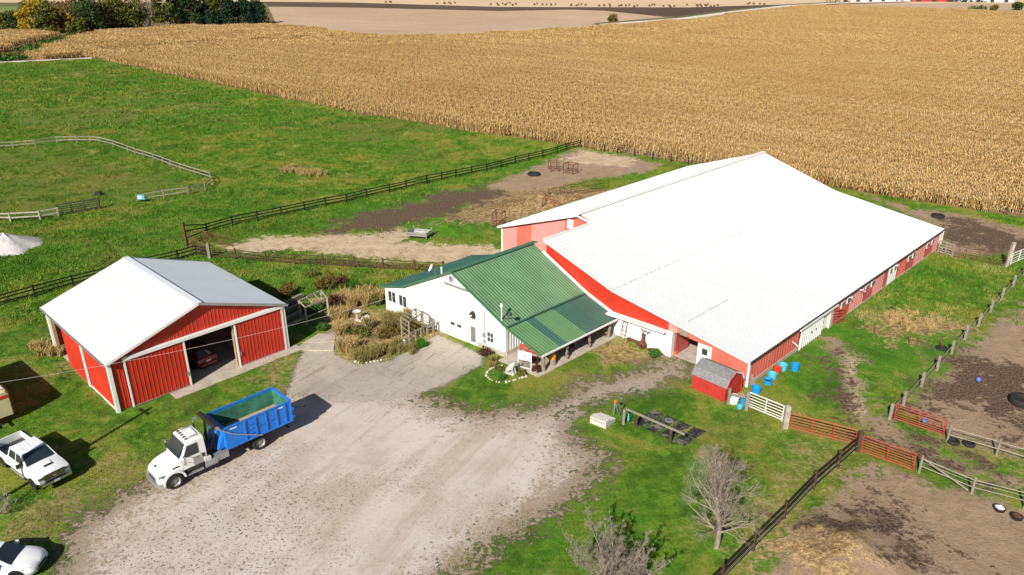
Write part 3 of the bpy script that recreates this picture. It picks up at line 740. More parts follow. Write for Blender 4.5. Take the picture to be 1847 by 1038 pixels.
# ---- red machine shed
SO, SA = (-28.52, 47.17), .803
shed = thing('machine_shed', 'red steel machine shed with white roof and open door, at left', 'shed', (*SO, 0), SA)
SW, SL, SE, SR = 13.77, 13.08, 4.2, 6.55
BUILD_FOOT.append(foot(*SO, SA, [(0, -.9), (SW, -.9), (SW, SL), (0, SL)]))
zt = lambda u: SE + (SR - SE) * (1 - abs(u - SW / 2) / (SW / 2)) - .08
wallv('gable', M['red_steel'], shed, 0, [(0, 3.85, zt(0), SW / 2, 3.85, zt(SW / 2)), (SW / 2, 3.85, zt(SW / 2), SW, 3.85, zt(SW))])
wallv('wall', M['red_steel'], shed, 0, [(.1, .1, 3.85, 1.3, .1, 3.85)])
wallv('wall', M['red_steel'], shed, 0, [(1.3, .1, 3.85, 5.35, .1, 3.85)]); wallv('wall', M['red_steel'], shed, 0, [(9.45, .1, 3.85, SW - .1, .1, 3.85)])
wallv('back_wall', M['red_steel'], shed, SL, [(0, 0, zt(0), SW / 2, 0, zt(SW / 2)), (SW / 2, 0, zt(SW / 2), SW, 0, zt(SW))], 1)
wallu('side_wall', M['red_steel'], shed, 0, [(0, .12, SE - .1, 5.25, .12, SE - .1)])
wallu('side_wall', M['red_steel'], shed, SW, [(0, 0, SE - .1, SL, 0, SE - .1)], 1)
wallu('sliding_door', M['red_steel'], shed, -.09, [(5.3, .1, SE - .3, 9.75, .1, SE - .3)])
boxo('door_trim', M['white_trim'], shed, -.16, -.04, 5.2, 5.42, .05, SE - .25)
boxo('base_trim', M['white_trim'], shed, -.05, .03, 0, 9.7, .0, .12)
boxo('eave_trim', M['white_trim'], shed, -.14, -.02, -.05, SL, SE - .3, SE - .1)
for (u, v) in ((0, 0), (SW, 0), (0, SL), (SW, SL)):
    boxo('corner_trim', M['white_trim'], shed, u - .13, u + .13, v - .13, v + .13, 0, SE - .08)
for u0, u1, hs in ((1.05, 5.35, 5.2), (9.45, 13.55, 9.6)):
    d = wallv('sliding_door', M['red_steel'], shed, -.14, [(u0, .12, 3.88, u1, .12, 3.88)])
    boxo('edge_trim', M['white_trim'], d, u0 - .07, u0 + .05, -.2, -.12, .05, 3.88)
    boxo('edge_trim', M['white_trim'], d, u1 - .05, u1 + .07, -.2, -.12, .05, 3.88)
    boxo('bottom_trim', M['steel'], d, u0 + .06, u1 - .06, -.185, -.125, .05, .13)
    boxo('handle', M['steel'], d, hs - .03, hs + .03, -.26, -.2, 1.0, 1.35)
boxo('door_track', M['white_trim'], shed, .95, SW - .05, -.26, -.02, 3.88, 4.14)
for u in (5.38, 9.4): boxo('door_post', M['tan_wood'], shed, u - .12, u + .12, -.02, .2, 0, 3.87)
roofplane('roof', M['white_roof'], shed, -.3, SE - .1, SW / 2, SR, -.35, SL + .35, .3, .02)
roofplane('roof', M['shaded_roof'], shed, SW + .3, SE - .1, SW / 2, SR, -.35, SL + .35, .3, .02)  # right slope: shade tint painted in, steel is the same as the left
m = MB(); m.bar((SW / 2, -.4, SR + .03), (SW / 2, SL + .4, SR + .03), .5, .05); m.build('ridge_cap', M['shaded_roof'], shed)
for s in (0, 1):
    for v in (-.38, SL + .38):
        m = MB(); m.bar((SW * s + (-.32 if s == 0 else .32), v, SE - .16), (SW / 2, v, SR - .05), .06, .2); m.build('rake_trim', M['white_trim'] if s == 0 else M['steel'], shed)
m = MB(); m.bar((-.34, -.36, SE - .14), (-.34, SL + .36, SE - .14), .1, .12); m.build('gutter', M['steel'], shed)
boxo('floor_slab', M['concrete'], shed, .1, SW - .1, .06, SL - .1, -.05, .05)
for v in (13.0, 9.9): boxo('bay_post', M['tan_wood'], shed, .02, .26, v - .15, v + .15, 0, SE - .3)
for u in (2.3, 4.6, 6.9, 9.2, 11.5):
    m = MB(); m.bar((.3, SL * .5, SE - .25), (SW - .3, SL * .5, SE - .25), .1, .25); 
m.build('tie_beam', M['tan_wood'], shed)
walk = thing('concrete_walk', 'pale concrete walk along the front of the red shed', 'walk', (*SO, 0), SA)
for i, (a, b) in enumerate(((3.7, 6.6), (6.63, 9.5), (9.53, 12.0), (12.03, 14.6))):
    boxo('slab', M['concrete'], walk, a, b, -1.25 + .06 * i, .04, -.05, .045 + .006 * (i % 2))
clut = thing('plank_stack', 'old planks and boards leaning inside the open side bay of the red shed', 'planks', (*SO, 0), SA)
for i, (v, ln, h) in enumerate(((12.4, .5, 2.6), (11.8, .8, 2.2), (11.3, .4, 2.9), (10.6, .6, 1.8))):
    barobj('plank', M[('tan_wood', 'brown_wood', 'grey_wood', 'tan_wood')[i]], clut, (.5, v, .03), (.5 + ln, v - .3, h), .2, .05)
box_ = thing('storage_cabinet', 'pale steel cabinet standing in the side bay of the red shed', 'cabinet', (*SO, 0), SA)
boxo('cabinet_body', M['steel'], box_, .9, 1.6, 10.5, 11.4, .05, 1.9)
for v in (10.97, ): boxo('cabinet_door', M['grey_siding'], box_, .86, .9, 10.53, 10.94, .15, 1.85); boxo('cabinet_door', M['grey_siding'], box_, .86, .9, 10.96, 11.37, .15, 1.85)

# ---- big white-roofed barn
BO, BA_ = (18.03, 50.78), -.782
barn = thing('riding_barn', 'huge white-roofed red barn with long low stable wall', 'barn', (*BO, 0), BA_)
BL = 43.2
BUILD_FOOT.append(foot(*BO, BA_, [(.1, -.1), (.1, BL), (-33.4, BL), (-33.4, 6.5), (-21, 6.5), (-21, -.1)]))
def zr(u):
    if u > -12.9: return 2.3 + (4.21 - 2.3) * (-u / 12.9)
    if u > -22.65: return 4.21 + (7.29 - 4.21) * ((-u - 12.9) / 9.75)
    return 7.29 - (7.29 - 3.6) * ((-u - 22.65) / 10.75)
WR = M['white_roof']
roofplane('lower_roof', WR, barn, .16, zr(0) - .0, -12.95, 4.23, -.3, BL + .4, .3, .045)
roofplane('upper_roof', WR, barn, -12.85, 4.225, -21.0, zr(-21) + .015, -.3, 6.95, .3, .045)
roofplane('upper_roof', WR, barn, -12.85, 4.24, -22.66, 7.32, 6.6, BL + .4, .3, .045)
roofplane('left_roof', WR, barn, -22.64, 7.32, -33.8, 3.5, 6.2, BL + .4, .3, .03)
m = MB(); m.bar((-22.65, 6.2, 7.4), (-22.65, BL + .4, 7.4), .5, .12); m.build('ridge_cap', M['white_trim'], barn)
m = MB(); m.bar((-21.02, -.3, zr(-21) + .07), (-21.02, 6.6, zr(-21) + .07), .26, .05); m.build('edge_flashing', M['white_trim'], barn)
# pitch break: rows of closure screws showing as a dotted seam
m = MB()
rr = random.Random(4); v = -.2
while v < BL:
    L_ = rr.uniform(.12, .5)
    m.box(-12.99, -12.92, v, min(v + L_, BL + .3), 4.255, 4.30); v += L_ + rr.uniform(.15, .5)
tag(m.build('roof_seam', M['steel'], barn), kind='stuff')
m = MB(); v = .8
while v < 7:
    m.box(-6.06, -5.98, v, v + .14, zr(-6) + .03, zr(-6) + .08); v += .35
tag(m.build('roof_seam', M['steel'], barn), kind='stuff')
# front (near gable) wall, v = 0
RS, RF, RP = M['red_steel'], M['red_faded'], M['red_pale']
top = lambda u: zr(u) - .06
def band(mat, u0, u1, b0, b1, v=0.0, name='gable_wall'):
    cuts = [u0] + [c for c in (-22.65, -12.9) if u0 < c < u1] + [u1]
    wallv(name, mat, barn, v, [(a, b0 + (b1 - b0) * (a - u0) / (u1 - u0), top(a), b, b0 + (b1 - b0) * (b - u0) / (u1 - u0), top(b)) for a, b in zip(cuts, cuts[1:])], sp=.45)
band(RS, -20.96, -7.35, 1.85, 2.25)
band(RP, -7.35, -6.5, 2.25, 2.28); band(RF, -6.5, -4.6, 2.28, 2.2); band(RF, -4.6, -3.25, 2.2, 2.15); band(RF, -3.25, 0, .12, .12)
boxo('lower_wall', M['white_wall'], barn, -20.9, -7.55, .02, .2, 0, 2.2)
m = MB(); m.bar((-14, -.3, 1.93), (-7.4, -.3, 2.18), .6, .1); m.build('pent_trim', M['white_trim'], barn)
m = MB(); m.bar((-13.5, -.22, 1.78), (-7.6, -.22, 2.0), .12, .2); m.build('door_track', M['steel'], barn)
for u in (-7.3, -6.98): boxo('door_post', M['white_trim'] if u < -7.1 else M['grey_siding'], barn, u - .13, u + .13, -.12, .3, 0, 2.25)
boxo('walk_door', M['white_wall'], barn, -4.5, -3.25, -.03, .08, .05, 2.15)
p = boxo('window', M['white_trim'], barn, -4.15, -3.5, -.07, -.03, 1.25, 1.95); boxo('pane', M['glass_w'], p, -4.07, -3.58, -.085, -.07, 1.33, 1.87)
boxo('open_door', M['red_door'], barn, -6.85, -6.75, .35, 2.4, .05, 2.1)
boxo('corner_trim', M['white_trim'], barn, -.07, .09, -.09, .06, 0, 2.2)
# rake trim
for a, b in ((.2, -12.9), (-12.9, -21.05)):
    m = MB(); m.bar((a, -.33, zr(min(a, 0)) - .08), (b, -.33, zr(b) - .06), .07, .17); m.build('rake_trim', M['white_trim'], barn)
# arena gable set back
for (a, b, mt) in ((-33.4, -31.2, RP), (-31.2, -29.05, RF), (-29.05, -24.5, RP), (-24.5, -24.1, RF), (-23.35, -20.96, RF)):
    cuts = [a] + ([-22.65] if a < -22.65 < b else []) + [b]
    wallv('gable_wall', mt, barn, 6.57, [(x, 0, top(x) + .01, y, 0, top(y) + .01) for x, y in zip(cuts, cuts[1:])], sp=.3)
wallv('gable_wall', RF, barn, 6.57, [(-24.1, 0, 5.6, -23.35, 0, 5.6), (-24.1, 6.5, top(-24.1), -23.35, 6.5, top(-23.35))], sp=.3)
boxo('loft_door', M['white_wall'], barn, -24.12, -23.33, 6.5, 6.6, 5.58, 6.52)
wallu('notch_wall', RS, barn, -20.96, [(0.02, 0, zr(-20.96) - .05, 6.55, 0, zr(-20.96) - .05)], -1)
boxo('corner_trim', M['white_trim'], barn, -33.5, -33.34, 6.48, 6.62, 0, 3.5)
m = MB(); m.bar((-33.8, 6.16, 3.42), (-22.65, 6.16, 7.22), .07, .2); m.build('rake_trim', M['white_trim'], barn)
m = MB(); m.bar((-22.65, 6.16, 7.22), (-20.9, 6.5, zr(-20.96)), .07, .16); m.build('rake_trim', M['white_trim'], barn)
wallu('left_wall', RF, barn, -33.4, [(6.57, 0, 3.5, BL, 0, 3.5)], -1)
wallv('far_gable', RF, barn, BL, [(a, 0, top(a), b, 0, top(b)) for a, b in ((-33.4, -22.65), (-22.65, -12.9), (-12.9, 0))], 1)
# long stable wall, u = 0
boxo('foundation', M['concrete'], barn, -.25, .06, .05, 8.45, 0, .3)
boxo('foundation', M['concrete'], barn, -.25, .05, 14.9, BL - .05, 0, .12)
wallu('stable_wall', RF, barn, 0, [(0.06, .28, 2.2, 8.45, .28, 2.2)], 1, .45, .02)
prev = 14.85; bays = [(16.45, 18.5), (21.9, 24.1), (26.9, 30.1), (33.0, 35.1), (38.6, 40.95)]
for i, (a, b) in enumerate(bays):
    wallu('stable_wall', RP if i in (1, 2, 4) else RF, barn, 0, [(prev, .1, 2.2, a, .1, 2.2)], 1, .45, .02); prev = b
wallu('stable_wall', RP, barn, 0, [(prev, .1, 2.2, BL, .1, 2.2)], 1, .45, .02)
def wallwin(par, v0, v1, z0, z1):
    w_ = boxo('window', M['white_trim'], par, .03, .09, v0, v1, z0, z1)
    mid = (v0 + v1) / 2
    boxo('pane', M['glass_w'], w_, .09, .1, v0 + .07, mid - .03, z0 + .07, z1 - .07); boxo('pane', M['glass_w'], w_, .09, .1, mid + .03, v1 - .07, z0 + .07, z1 - .07)
for i, (a, b) in enumerate(bays):
    if i == 2:
        wallu('door_panel', M['red_door'], barn, .02, [(a, .1, 2.2, a + .8, .1, 2.2)], 1, .45, .02)
        d = wallu('stable_door', M['white_wall'], barn, .03, [(a + .8, .05, 2.15, b, .05, 2.15)], 1, .6, .02)
    else:
        d = wallu('stable_door', M['red_door'], barn, .02, [(a, .1, 2.2, b, .1, 2.2)], 1, .5, .02)
    if i == 2: wallwin(barn, a + 1.1, a + 1.75, 1.2, 1.8); wallwin(barn, a + 2.2, a + 2.85, 1.25, 1.85)
    else: wallwin(barn, a + .05, a + .85, 1.2, 1.8); wallwin(barn, b - .75, b + .05, 1.25, 1.85)
sd = wallu('sliding_door', M['grey_siding'], barn, .12, [(8.5, .05, 1.98, 12.65, .05, 1.98)], 1, .38, .04)
boxo('door_trim', M['white_trim'], sd, .1, .18, 8.45, 8.55, .03, 2.0)
for v in (10.45, 11.3): boxo('latch', M['dark_steel'], sd, .16, .2, v, v + .12, .95, 1.1)
boxo('door_track', M['white_trim'], barn, .1, .3, 8.0, 15.2, 1.98, 2.14)
boxo('door_jamb', M['concrete_w'], barn, -.1, .1, 14.35, 14.85, .0, 1.95)
boxo('inner_door', M['white_wall'], barn, -.22, -.1, 13.1, 14.35, .1, 1.75)
boxo('handle', M['dark_steel'], barn, -.1, -.06, 13.3, 13.36, .8, 1.0)
m = MB(); m.bar((.2, -.3, 2.22), (.2, BL + .4, 2.22), .09, .09); m.build('gutter', M['dark_steel'], barn)
m = MB(); m.tube([(.2, BL + .1, 2.15), (.2, BL + .12, .2), (.5, BL + .3, .08)], .05, 6); m.build('downpipe', M['white_trim'], barn)
boxo('corner_trim', M['white_trim'], barn, -.05, .09, BL - .06, BL + .09, 0, 2.2)
boxo('floor', M['concrete'], barn, -20.8, -.3, .35, BL - .1, -.06, .035)
boxo('aisle_wall', M['tan_wood'], barn, -9.2, -9.05, .4, 30, 0, 2.4); boxo('aisle_wall', M['tan_wood'], barn, -4.3, -4.15, .4, 12, 0, 2.2)
for i, v in enumerate((17.9, 20.4, 29.2, 7.1)):
    lt = thing('flood_light', 'grey floodlight under the eave of the long stable wall, number %s from the near corner' % ('second', 'third', 'farthest', 'nearest')[i] if False else
               ('grey eave floodlight beside the second window pair', 'small eave light past the first dark red stable door', 'eave light arm above the white stable door', 'white bracket arm on the near end of the stable wall')[i], 'light', (*BO, 0), BA_, 'lights along the stable eave')
    m = MB(); m.tube([(.05, v, 1.85 if i < 3 else 1.3), (.45, v + .1, 2.0 if i < 3 else 1.05)], .035, 6); m.build('arm', M['white_trim'], lt)
    m = MB(); m.lathe([(.04, .1), (.1, 0), (.0, 0)] if i < 3 else [(.03, .06), (.06, 0), (0, 0)], 10, (.5, v + .1, 1.95 if i < 3 else 1.0)); m.build('lamp_head', M['dark_steel'] if i != 3 else M['white_trim'], lt)

def horse_head(par, T, mat, nm='emblem', th=.04):
    P = [(-.32, -.42), (.30, -.42), (.36, -.1), (.30, .18), (.14, .36), (.04, .46), (-.02, .36), (-.16, .34), (-.36, .12), (-.5, -.06), (-.46, -.2), (-.34, -.2), (-.18, -.04), (-.1, -.06), (-.2, -.26)]
    m = MB(); m.prism([T(x, z, 0) for x, z in P], Vector(T(0, 0, th)) - Vector(T(0, 0, 0))); return m.build(nm, mat, par)
em = thing('horse_emblem', 'pale horse-head cutout on the red gable above the barn doorway', 'emblem', (*BO, 0), BA_, 'horse-head cutouts on the gables')
horse_head(em, lambda x, z, d: (-5.85 + x * 1.15, -.03 - d, 2.62 + z * .75), M['grey_wood'], 'horse_head', .06)
m = MB(); m.bar((-6.5, -.05, 2.33), (-5.3, -.05, 2.33), .05, .06); m.build('base_bar', M['rust'], em)

# ---- white stable with green roof (its plan is a little out of square)
GO, GA, GS = (-11.81, 65.0), rad(-40.2), .085
TG = lambda u, v, z: (u + GS * v, v, z)
gb = thing('white_stable', 'white stable with green metal roof and log-post porch', 'stable', (*GO, 0), GA)
BUILD_FOOT.append(foot(*GO, GA, [(-.1, -.1), (14.8, -.1), (16, -.1), (18.9, -.9), (18.9, 10.5), (-.1, 11.3)], GS))
def gz(u):
    if u < 2.71: return 2.42 + (3.15 - 2.42) * (u / 2.71)
    if u < 8.96: return 3.15 + (6.2 - 3.15) * ((u - 2.71) / 6.25)
    if u < 15.14: return 6.2 - (6.2 - 2.93) * ((u - 8.96) / 6.18)
    return 2.93 - (2.93 - 1.72) * ((u - 15.14) / 3.36)
m = MB(); m.T = TG
m.prism([(0, 0, 0), (14.7, 0, 0), (14.7, 0, gz(14.7) - .08), (8.96, 0, 6.08), (2.71, 0, 3.06), (0, 0, 2.34)], (0, .2, 0))
m.build('facade', M['white_wall'], gb)
boxo('side_wall', M['white_wall'], gb, 0, .2, .2, 11.2, 0, 2.3, TG)
boxo('foundation', M['concrete'], gb, 11.7, 14.72, -.02, 0, 0, .45, TG)
wallu('side_siding', M['grey_siding'], gb, 14.72, [(.22, .5, 2.75, 9.0, .5, 2.75)], 1, .3, .04, TG)
boxo('foundation', M['concrete'], gb, 14.5, 14.74, .2, 9.3, 0, .5, TG)
boxo('corner_trim', M['white_trim'], gb, 14.62, 14.78, -.04, .22, .45, 2.7, TG)
roofplane('lean_to_roof', M['green_dark_and_shade'], gb, -.4, gz(0) - .1, 2.8, gz(2.71) + .02, -.25, 11.3, .3, .03, TG)  # dark green carries the shade of a slope turned from the sun
roofplane('left_roof', M['green_dark_and_shade'], gb, 2.7, gz(2.71), 8.97, 6.22, -.25, 10.2, .3, .03, TG)  # likewise darkened in colour for facing away from the sun
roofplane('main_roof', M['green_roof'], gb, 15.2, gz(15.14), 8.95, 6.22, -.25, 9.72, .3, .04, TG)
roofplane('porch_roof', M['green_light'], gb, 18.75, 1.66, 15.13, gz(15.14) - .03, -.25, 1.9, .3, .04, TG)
roofplane('porch_roof', M['green_dark_and_shade'], gb, 18.75, 1.66, 15.13, gz(15.14) - .03, 1.9, 2.8, .3, .04, TG)
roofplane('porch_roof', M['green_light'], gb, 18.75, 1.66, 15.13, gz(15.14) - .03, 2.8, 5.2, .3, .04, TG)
roofplane('porch_roof', M['green_dark_and_shade'], gb, 18.75, 1.66, 15.13, gz(15.14) - .03, 5.2, 9.4, .3, .04, TG)
def tb(name, mat, p, q, a, b):
    m = MB(); m.T = TG; m.bar(p, q, a, b); return m.build(name, mat, gb)
tb('ridge_cap', M['green_trim'], (8.96, -.3, 6.27), (8.96, 10.1, 6.27), .55, .05)
tb('break_flashing', M['green_dark_and_shade'], (15.17, -.28, gz(15.14) + .06), (15.17, 9.5, gz(15.14) + .06), .22, .05)
for a, b in ((8.96, 15.15), (15.15, 18.75)):
    tb('rake_trim', M['green_trim'], (a, -.29, gz(a) - .02), (b, -.29, (gz(b) if b < 18 else 1.66) - .02), .06, .16)
tb('rake_trim', M['green_trim'], (8.96, -.29, 6.18), (2.71, -.29, 3.12), .06, .16)
tb('rake_trim', M['green_trim'], (2.71, -.29, 3.12), (-.4, -.29, 2.32), .06, .14)
tb('gutter', M['white_trim'], (18.84, -.3, 1.62), (18.84, 9.3, 1.62), .12, .12)
tb('eave_flashing', M['white_trim'], (10.2, 9.62, 5.72), (15.2, 9.55, gz(15.14) + .14), .18, .16)
tb('eave_flashing', M['white_trim'], (15.2, 9.55, gz(15.14) + .12), (18.8, 9.3, 1.82), .18, .16)
tb('porch_beam', M['grey_wood'], (18.55, -.1, 1.5), (18.55, 9.2, 1.5), .16, .22)
rr = random.Random(8)
for v in (.15, 2.95, 5.8, 8.5):
    m = MB(); m.T = TG
    m.tube([(18.55 + rr.gauss(0, .03), v + rr.gauss(0, .03), z) for z in (0, .3, .7, 1.1, 1.45)], [.2, .17, .15, .17, .14], 8); m.build('log_post', M['log'], gb, 50)
boxo('porch_slab', M['concrete'], gb, 14.76, 18.95, -.8, 9.45, -.06, .07, TG)
for i, v in enumerate((2.4, 4.8, 7.2)): boxo('slab_joint', M['dark_steel'], gb, 14.8, 18.94, v - .015, v + .015, .07, .073, TG)
# facade openings
for a, b in ((.5, 1.45), (1.98, 2.93)):
    wn = boxo('window', M['white_trim'], gb, a - .06, b + .06, -.05, .0, 1.0, 2.12, TG); mid = (a + b) / 2
    for x0, x1 in ((a, mid - .05), (mid + .05, b)): boxo('pane', M['glass_w'], wn, x0, x1, -.065, -.05, 1.06, 2.06, TG)
wn = boxo('window', M['white_trim'], gb, 12.75, 13.55, -.05, .0, .85, 1.85, TG)
for x0, x1 in ((12.83, 13.12), (13.18, 13.47)):
    for z0, z1 in ((.93, 1.32), (1.38, 1.77)): boxo('pane', M['glass_w'], wn, x0, x1, -.065, -.05, z0, z1, TG)
gd = boxo('garage_door', M['white_wall'], gb, 7.7, 10.3, -.06, .0, .02, 2.05, TG)
for k in range(1, 4): boxo('panel_joint', M['grey_siding'], gd, 7.72, 10.28, -.064, -.06, .5 * k, .5 * k + .015, TG)
for a in (8.55, 9.35): boxo('pane', M['glass_w'], gd, a, a + .5, -.075, -.06, 1.14, 1.42, TG)
boxo('door_frame', M['white_trim'], gb, 7.58, 7.7, -.09, .0, 0, 2.15, TG); boxo('door_frame', M['white_trim'], gb, 10.3, 10.42, -.09, .0, 0, 2.15, TG); boxo('door_frame', M['white_trim'], gb, 7.58, 10.42, -.1, .0, 2.05, 2.17, TG)
wd = boxo('walk_door', M['white_wall'], gb, 10.85, 11.6, -.07, .0, .12, 1.85, TG)
boxo('screen', M['steel'], wd, 10.93, 11.52, -.085, -.07, .3, 1.75, TG)
for k in range(4): boxo('screen_bar', M['dark_steel'], wd, 10.97 + .15 * k, 11.0 + .15 * k, -.1, -.085, .3, 1.75, TG)
tr = boxo('loft_track', M['steel'], gb, 8.05, 10.75, -.16, .0, 4.82, 4.98, TG)
ld = boxo('loft_door', M['white_wall'], gb, 8.2, 9.95, -.07, .0, 3.25, 4.75, TG)
boxo('pull_cord', M['steel'], ld, 9.55, 9.58, -.1, -.07, 3.3, 4.8, TG); boxo('door_joint', M['grey_siding'], ld, 9.04, 9.06, -.075, -.07, 3.28, 4.72, TG)
boxo('conduit', M['steel'], gb, 12.5, 12.56, -.08, .0, .5, 3.6, TG); boxo('meter_box', M['steel'], gb, 12.38, 12.62, -.2, .0, 1.2, 1.55, TG); boxo('meter_box', M['steel'], gb, 12.4, 12.62, -.16, .0, .65, .9, TG)
boxo('service_bracket', M['steel'], gb, 8.75, 8.82, -.25, .0, 5.2, 5.75, TG); boxo('service_bracket', M['steel'], gb, 9.0, 9.06, -.2, .0, 5.3, 5.7, TG)
boxo('downpipe', M['white_trim'], gb, 7.4, 7.48, -.12, .0, .1, 2.3, TG)
em2 = thing('horse_emblem', 'grey horse-head cutout on the white facade above the walk door', 'emblem', (*GO, 0), GA, 'horse-head cutouts on the gables')
horse_head(em2, lambda x, z, d: (11.2 + x * .85, -.01 - d, 2.85 + z * .85), M['dark_steel'], 'horse_head', .06); boxo('base_bar', M['log'], em2, 10.85, 11.45, -.06, -.0, 2.42, 2.5)
lp = thing('yard_light', 'yard light on a bent arm at the corner of the white stable', 'lamp', (*GO, 0), GA)
m = MB(); m.tube([(14.45, -.1, 2.2), (14.45, -.1, 4.6)], .045, 8); m.build('pole', M['white_trim'], lp)
m = MB(); m.tube([(14.45, -.1, 3.5), (14.9, -.2, 3.95), (15.3, -.25, 4.2)], .035, 6); m.build('arm', M['dark_steel'], lp)
m = MB(); m.lathe([(0, .2), (.12, .16), (.22, .0), (.2, -.06), (0, -.08)], 12, (15.4, -.25, 4.2)); m.build('lamp_head', M['dark_steel'], lp, 50)
m = MB(); m.lathe([(0, .22), (.1, .2), (.13, .05), (.09, -.1), (0, -.12)], 12, (14.45, -.1, 4.6)); m.build('globe', M['tub_white'], lp, 50)
ds = thing('satellite_dish', 'small white satellite dish on the dark green roof edge', 'dish', (*GO, 0), GA)
m = MB(); m.tube([(6.5, .3, 4.95), (6.5, .3, 5.55), (6.42, .2, 5.65)], .03, 6); m.build('mast', M['steel'], ds)
m = MB(); m.lathe([(0, .05), (.15, .07), (.28, .13), (.36, .2), (.36, .22), (.28, .16), (.15, .1), (0, .08)], 14); dd = m.build('dish', M['white_trim'], ds, 50); dd.location = (6.4, .12, 5.7); dd.rotation_euler = (rad(60), 0, rad(-40))
m = MB(); m.tube([(6.4, .1, 5.45), (6.25, -.35, 5.5)], .015, 5); m.build('feed_arm', M['steel'], ds)
vp = thing('vent_pipe', 'short white vent pipe standing beside the satellite dish', 'pipe', (*GO, 0), GA)
m = MB(); m.tube([(7.1, .5, 5.2), (7.1, .5, 5.85)], .07, 8); m.build('pipe', M['white_trim'], vp, 40)
m = MB(); m.lathe([(.1, 0), (.1, .06), (0, .08)], 10, (7.1, .5, 5.85)); m.build('cap', M['white_trim'], vp, 40)

# ---- gambrel shed
ga0 = G(1180 + 205 / 3.054, 400 + 915 / 3.054)
gsh = thing('gambrel_shed', 'small red gambrel shed with grey shingle roof by the barn corner', 'shed', (13.76, 50.63, 0), rad(-47))
GW, GL = 2.35, 2.9
BUILD_FOOT.append(foot(13.76, 50.63, rad(-47), [(0, 0), (GL, 0), (GL, GW), (0, GW)]))
prof = [(0, 1.15), (.35, 1.75), (GW / 2, 2.15), (GW - .35, 1.75), (GW, 1.15)]
m = MB(); m.box(0, GL, 0, .06, 0, 1.12); m.build('side_wall', M['barn_red'], gsh)
m = MB(); m.box(0, GL, GW - .06, GW, 0, 1.12); m.build('side_wall', M['barn_red'], gsh)
for x in (0.06, GL - .12):
    m = MB(); m.prism([(x, .06, 0), (x, GW - .06, 0), (x, GW - .06, 1.1)] + [(x, y, z - .03) for y, z in prof[::-1][1:-1]] + [(x, .06, 1.1)], (.06, 0, 0)); m.build('end_wall', M['barn_red'], gsh)
for (y0, z0), (y1, z1) in zip(prof, prof[1:]):
    n = 3 if abs(y1 - y0) > .5 else 4
    for k in range(n):
        a, b = k / n, (k + 1) / n; d = Vector((0, z0 - z1, y1 - y0)).normalized(); 
        if d.z < 0: d = -d
        lo_, hi_ = (a, b)
        up = .02 if (z1 > z0) else 0
        for j in range(7):
            x0 = -.12 + j * (GL + .24) / 7 + (.2 if k % 2 else 0) * (0 if j == 0 else 1); x1 = -.12 + (j + 1) * (GL + .24) / 7 + (.2 if (k % 2 and j < 6) else 0)
            P0 = Vector((x0 + .01, y0 + (y1 - y0) * a, z0 + (z1 - z0) * a)); P1 = Vector((x0 + .01, y0 + (y1 - y0) * b, z0 + (z1 - z0) * b)); ex = Vector((x1 - x0 - .01, 0, 0))
            oa, ob = (d * .035, d * .012) if z1 > z0 else (d * .012, d * .035)
            mm = MB(); mm.hexa([P0, P0 + ex, P1 + ex, P1, P0 + oa, P0 + ex + oa, P1 + ex + ob, P1 + ob]); mm.build('shingle', M['shingle'], gsh)
for (y0, z0), (y1, z1) in zip(prof, prof[1:]):
    m = MB(); m.bar((GL + .1, y0, z0 - .02), (GL + .1, y1, z1 - .02), .05, .1); m.build('rake_trim', M['white_trim'] if y0 > 1 else M['barn_red'], gsh)
boxo('door', M['barn_red'], gsh, GL - .06, GL - .02, .75, 1.6, .08, 1.55); 
m = MB(); m.box(GL - .02, GL + .0, .7, .75, .05, 1.6); m.box(GL - .02, GL, 1.6, 1.65, .05, 1.6); m.build('door_frame', M['barn_red'], gsh)
# ------------------------------------------------------------------ vehicles (x forward, y left)
def wheel(par, x, y, r, wd, mat_rim, spokes=0, hub=None):
    s = 1 if y > 0 else -1
    m = MB(); ri = r * .62
    m.lathe([(ri, -wd / 2), (r * .9, -wd / 2), (r, -wd * .33), (r, wd * .33), (r * .9, wd / 2), (ri, wd / 2)], 24, (0, 0, 0), 'y')
    w_ = m.build('wheel', M['rubber'], par, 40); w_.location = (x, y, r)
    m = MB()
    if s > 0: m.lathe([(0, wd * .28), (ri * .3, wd * .3), (ri * .34, wd * .2), (ri * .8, wd * .12), (ri * .9, wd * .3), (ri * 1.01, wd * .46)], 20, (0, 0, 0), 'y')
    else: m.lathe([(0, -wd * .28), (ri * .3, -wd * .3), (ri * .34, -wd * .2), (ri * .8, -wd * .12), (ri * .9, -wd * .3), (ri * 1.01, -wd * .46)], 20, (0, 0, 0), 'y')
    rim = m.build('rim', mat_rim, w_, 40)
    if spokes:
        for k in range(spokes):
            a = 6.283 * k / spokes; m = MB()
            m.box(-.035, .035, s * wd * .3, s * wd * .4, .04, ri * .92); sp = m.build('spoke', M['chrome'], w_); sp.rotation_euler = (0, a, 0)
    return w_
def arch(par, x, y, r, body):
    """dark wheel well set against the body side"""
    s = 1 if y > 0 else -1; n = 14; m = MB()
    pts = [(x + r * math.cos(math.pi * k / n), y, r * .86 * math.sin(math.pi * k / n) + .42) for k in range(n + 1)] + [(x - r, y, .25), (x + r, y, .25)]
    m.prism(pts, (0, s * .02, 0)); return m.build('wheel_arch', M['black'], par)
def panel(par, name, mat, pts, th=.012, outward=None):
    P = [Vector(p) for p in pts]; n = (P[1] - P[0]).cross(P[2] - P[0]).normalized()
    if outward is not None and n.dot(Vector(outward)) < 0: n = -n
    m = MB(); m.prism([p - n * .004 for p in P], n * (th + .004)); return m.build(name, mat, par)

